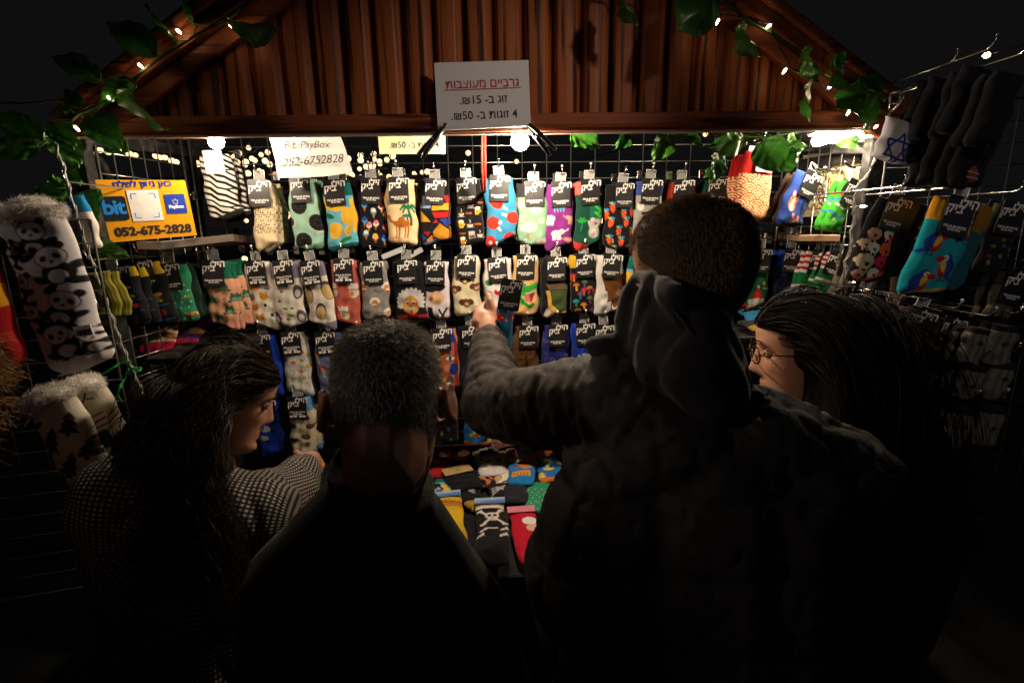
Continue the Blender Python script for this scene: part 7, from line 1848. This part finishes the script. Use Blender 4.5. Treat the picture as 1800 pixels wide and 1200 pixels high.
# checked shirt
MAT['gingham'] = mat('checked_cotton', rough=.85, spec=.2)
nt, N, L, b = nodes(MAT['gingham'])
tc = N.new('ShaderNodeTexCoord'); vals = []
va = N.new('ShaderNodeAttribute'); va.attribute_name = 'weave'; sp = N.new('ShaderNodeSeparateXYZ'); L.new(va.outputs['Vector'], sp.inputs[0])
for i in range(2):
    m1 = N.new('ShaderNodeMath'); m1.operation = 'MULTIPLY'; m1.inputs[1].default_value = 108; L.new(sp.outputs[i], m1.inputs[0])
    m2 = N.new('ShaderNodeMath'); m2.operation = 'FRACT'; L.new(m1.outputs[0], m2.inputs[0])
    m3 = N.new('ShaderNodeMath'); m3.operation = 'LESS_THAN'; m3.inputs[1].default_value = .5; L.new(m2.outputs[0], m3.inputs[0]); vals.append(m3)
ad = N.new('ShaderNodeMath'); ad.operation = 'ADD'; L.new(vals[0].outputs[0], ad.inputs[0]); L.new(vals[1].outputs[0], ad.inputs[1])
md = N.new('ShaderNodeMath'); md.operation = 'MULTIPLY'; md.inputs[1].default_value = .5; L.new(ad.outputs[0], md.inputs[0])
cr = N.new('ShaderNodeValToRGB'); cr.color_ramp.interpolation = 'CONSTANT'; e = cr.color_ramp.elements
e[0].color = (.006, .006, .007, 1); e[1].position = .75; e[1].color = (.36, .32, .28, 1); q = e.new(.25); q.color = (.03, .028, .027, 1)
L.new(md.outputs[0], cr.inputs[0]); L.new(cr.outputs[0], b.inputs['Base Color'])
bm = bmesh.new()
chain(bm, (tb, .085), (S1, .085), (e1, .07), (h1 + Vector((-.02, -.04, 0)), .045))
chain(bm, (tb, .085), (S2, .085), (E2, .072), (W2 + (E2 - W2) * .12, .046))
chain(bm, (S1, .085), (S2, .085))
chain(bm, (tb + Vector((0, 0, -.08)), .12), (tb + Vector((0, 0, -.4)), .19), (tb + Vector((0, 0, -.95)), .2))
me = remesh(bm, .007, 3); displaced(me, lambda V, N: .005 * vnoise(V, 26, 9) - .006 * np.exp(-(vnoise(V, 34, 12, 1) / .14) ** 2))
def weave(me, segs):
    V, N_ = getv(me); best = np.full(len(V), 9.); UV = np.zeros((len(V), 3)); off = 0.
    for a, b, r_, ref in segs:
        a, b = np.array(a), np.array(b); d = b - a; l = np.linalg.norm(d); d = d / l; t = np.clip((V - a) @ d, -.1, l + .1); q = V - a - t[:, None] * d
        dist = np.linalg.norm(V - a - np.clip(t, 0, l)[:, None] * d, axis=1) / r_
        e1_ = np.array(ref) - d * (np.array(ref) @ d); e1_ /= np.linalg.norm(e1_); e2_ = np.cross(d, e1_)
        ang_ = np.arctan2(q @ e2_, q @ e1_) * r_ * 1.05
        w_ = dist < best; best[w_] = dist[w_]; UV[w_, 0] = off + t[w_]; UV[w_, 1] = ang_[w_]
        off += l
    UV += .0035 * np.stack([vnoise(V, 18, 21), vnoise(V, 18, 22), np.zeros(len(V))], 1) + 10
    at_ = me.attributes.new('weave', 'FLOAT_VECTOR', 'POINT'); at_.data.foreach_set('vector', UV.astype(np.float32).ravel())
weave(me, [(S2, E2, .078, (0, 1, 0)), (E2, W2, .058, (0, 1, 0)), (S1, e1, .078, (0, 1, 0)), (e1, h1, .06, (0, 1, 0)), (S1, S2, .09, (0, .3, -1)), (tb + Vector((0, 0, -.05)), tb + Vector((0, 0, -.95)), .19, (0, 1, 0))])
rooted(ww, link('shirt', me, None, MAT['gingham']))
bm = bmesh.new()
ellip(bm, WM @ Vector((0, -.022, .018)), (.082, .09, .096), WM.to_3x3())
chain(bm, (WM @ Vector((0, -.05, .0)), .07), (at(300, 745, .92), .068), (at(275, 815, .88), .066))
chain(bm, (WM @ Vector((.02, -.05, -.03)), .045), (at(345, 775, .92), .06), (at(345, 830, .88), .06)); chain(bm, (at(235, 780, .92), .035), (at(245, 840, .88), .045))
me = remesh(bm, .007, 3); displaced(me, lambda V, N: .004 * vnoise(V, 45, 2) + .002 * vnoise(V, 160, 4, 1)); rooted(ww, link('hair_base', me, None, MAT['dark_hair_cap']))
obst = [((at(300, 790, .9).x, .9, at(300, 790, .9).z), (.155, .12, .13)), ((at(330, 880, .88).x, .88, at(330, 880, .88).z), (.2, .11, .08))]
long_hair('hair', ww, WM, 9000, 26, .018, MAT['dark_hair'], .0013, 8, obst, .0, (.022, 17), .2, lift=.010, start_front=.06, comb=8)

# ---- someone with fair curls at the left edge
hc = at(-262, 800, .52)
EM = HM(hc, -10, -15, 0, 1.)
ep = person((hc.x, hc.y), 'person with fair curly hair at the left edge of the crowd')
tb = Vector((hc.x - .05, hc.y - .06, hc.z - .30))
bm = bmesh.new(); add_head(bm, EM); chain(bm, (EM @ Vector((0, -.02, -.03)), .055), (tb, .07)); chain(bm, (tb, .08), (tb + Vector((-.17, 0, -.06)), .06)); chain(bm, (tb, .08), (tb + Vector((.17, 0, -.06)), .06)); chain(bm, (tb, .1), (tb + Vector((0, 0, -.7)), .13))
for sx in (-1, 1):
    S = tb + Vector((sx * .17, 0, -.06)); e_ = S + Vector((sx * .03, .0, -.28)); h_ = e_ + Vector((0, .05, -.24)); chain(bm, (S, .05), (e_, .04), (h_, .03)); cap(bm, h_, .03, h_ + Vector((0, .02, -.07)), .025)
    for k in range(4): chain(bm, (h_ + Vector((0, -.02 + k * .016, -.08)), .009), (h_ + Vector((0, -.015 + k * .016, -.14)), .008))
    chain(bm, (h_ + Vector((0, .035, -.03)), .01), (h_ + Vector((0, .05, -.08)), .008))
    cap(bm, Vector((tb.x + sx * .08, tb.y, .85)), .085, Vector((tb.x + sx * .09, tb.y, .05)), .05)
me = remesh(bm, .0045, 2); skin_cols(me, EM, (.5, .25, .16)); rooted(ep, link('body', me, None, MAT['skin']))
bm = bmesh.new()
for sx in (-1, 1): S = tb + Vector((sx * .17, 0, -.06)); e_ = S + Vector((sx * .03, .0, -.28)); chain(bm, (tb, .085), (S, .085), (e_, .07), (e_ + Vector((0, .05, -.2)), .05))
chain(bm, (tb + Vector((0, 0, -.08)), .12), (tb + Vector((0, 0, -.4)), .19), (tb + Vector((0, 0, -.95)), .2))
me = remesh(bm, .01, 3); MAT['black_coat'] = cloth_mat('deep_black_coat', (.004, .004, .004), .9, (300, .3, .002), .1)
rooted(ep, link('coat', me, None, MAT['black_coat']))
MAT['fair_hair'] = hair_mat('fair_curls', (.12, .055, .015), (.35, .2, .07), .45)
MAT['fair_cap'] = mat('fair_hair_base', (.05, .025, .01), .8)
scalp_cap(EM, MAT['fair_cap'], ep, -.09, .018)
long_hair('hair', ep, EM, 5000, 7, .013, MAT['fair_hair'], .0012, 12, [], .0, (.016, 16), .15, lift=.035, start_front=.07)
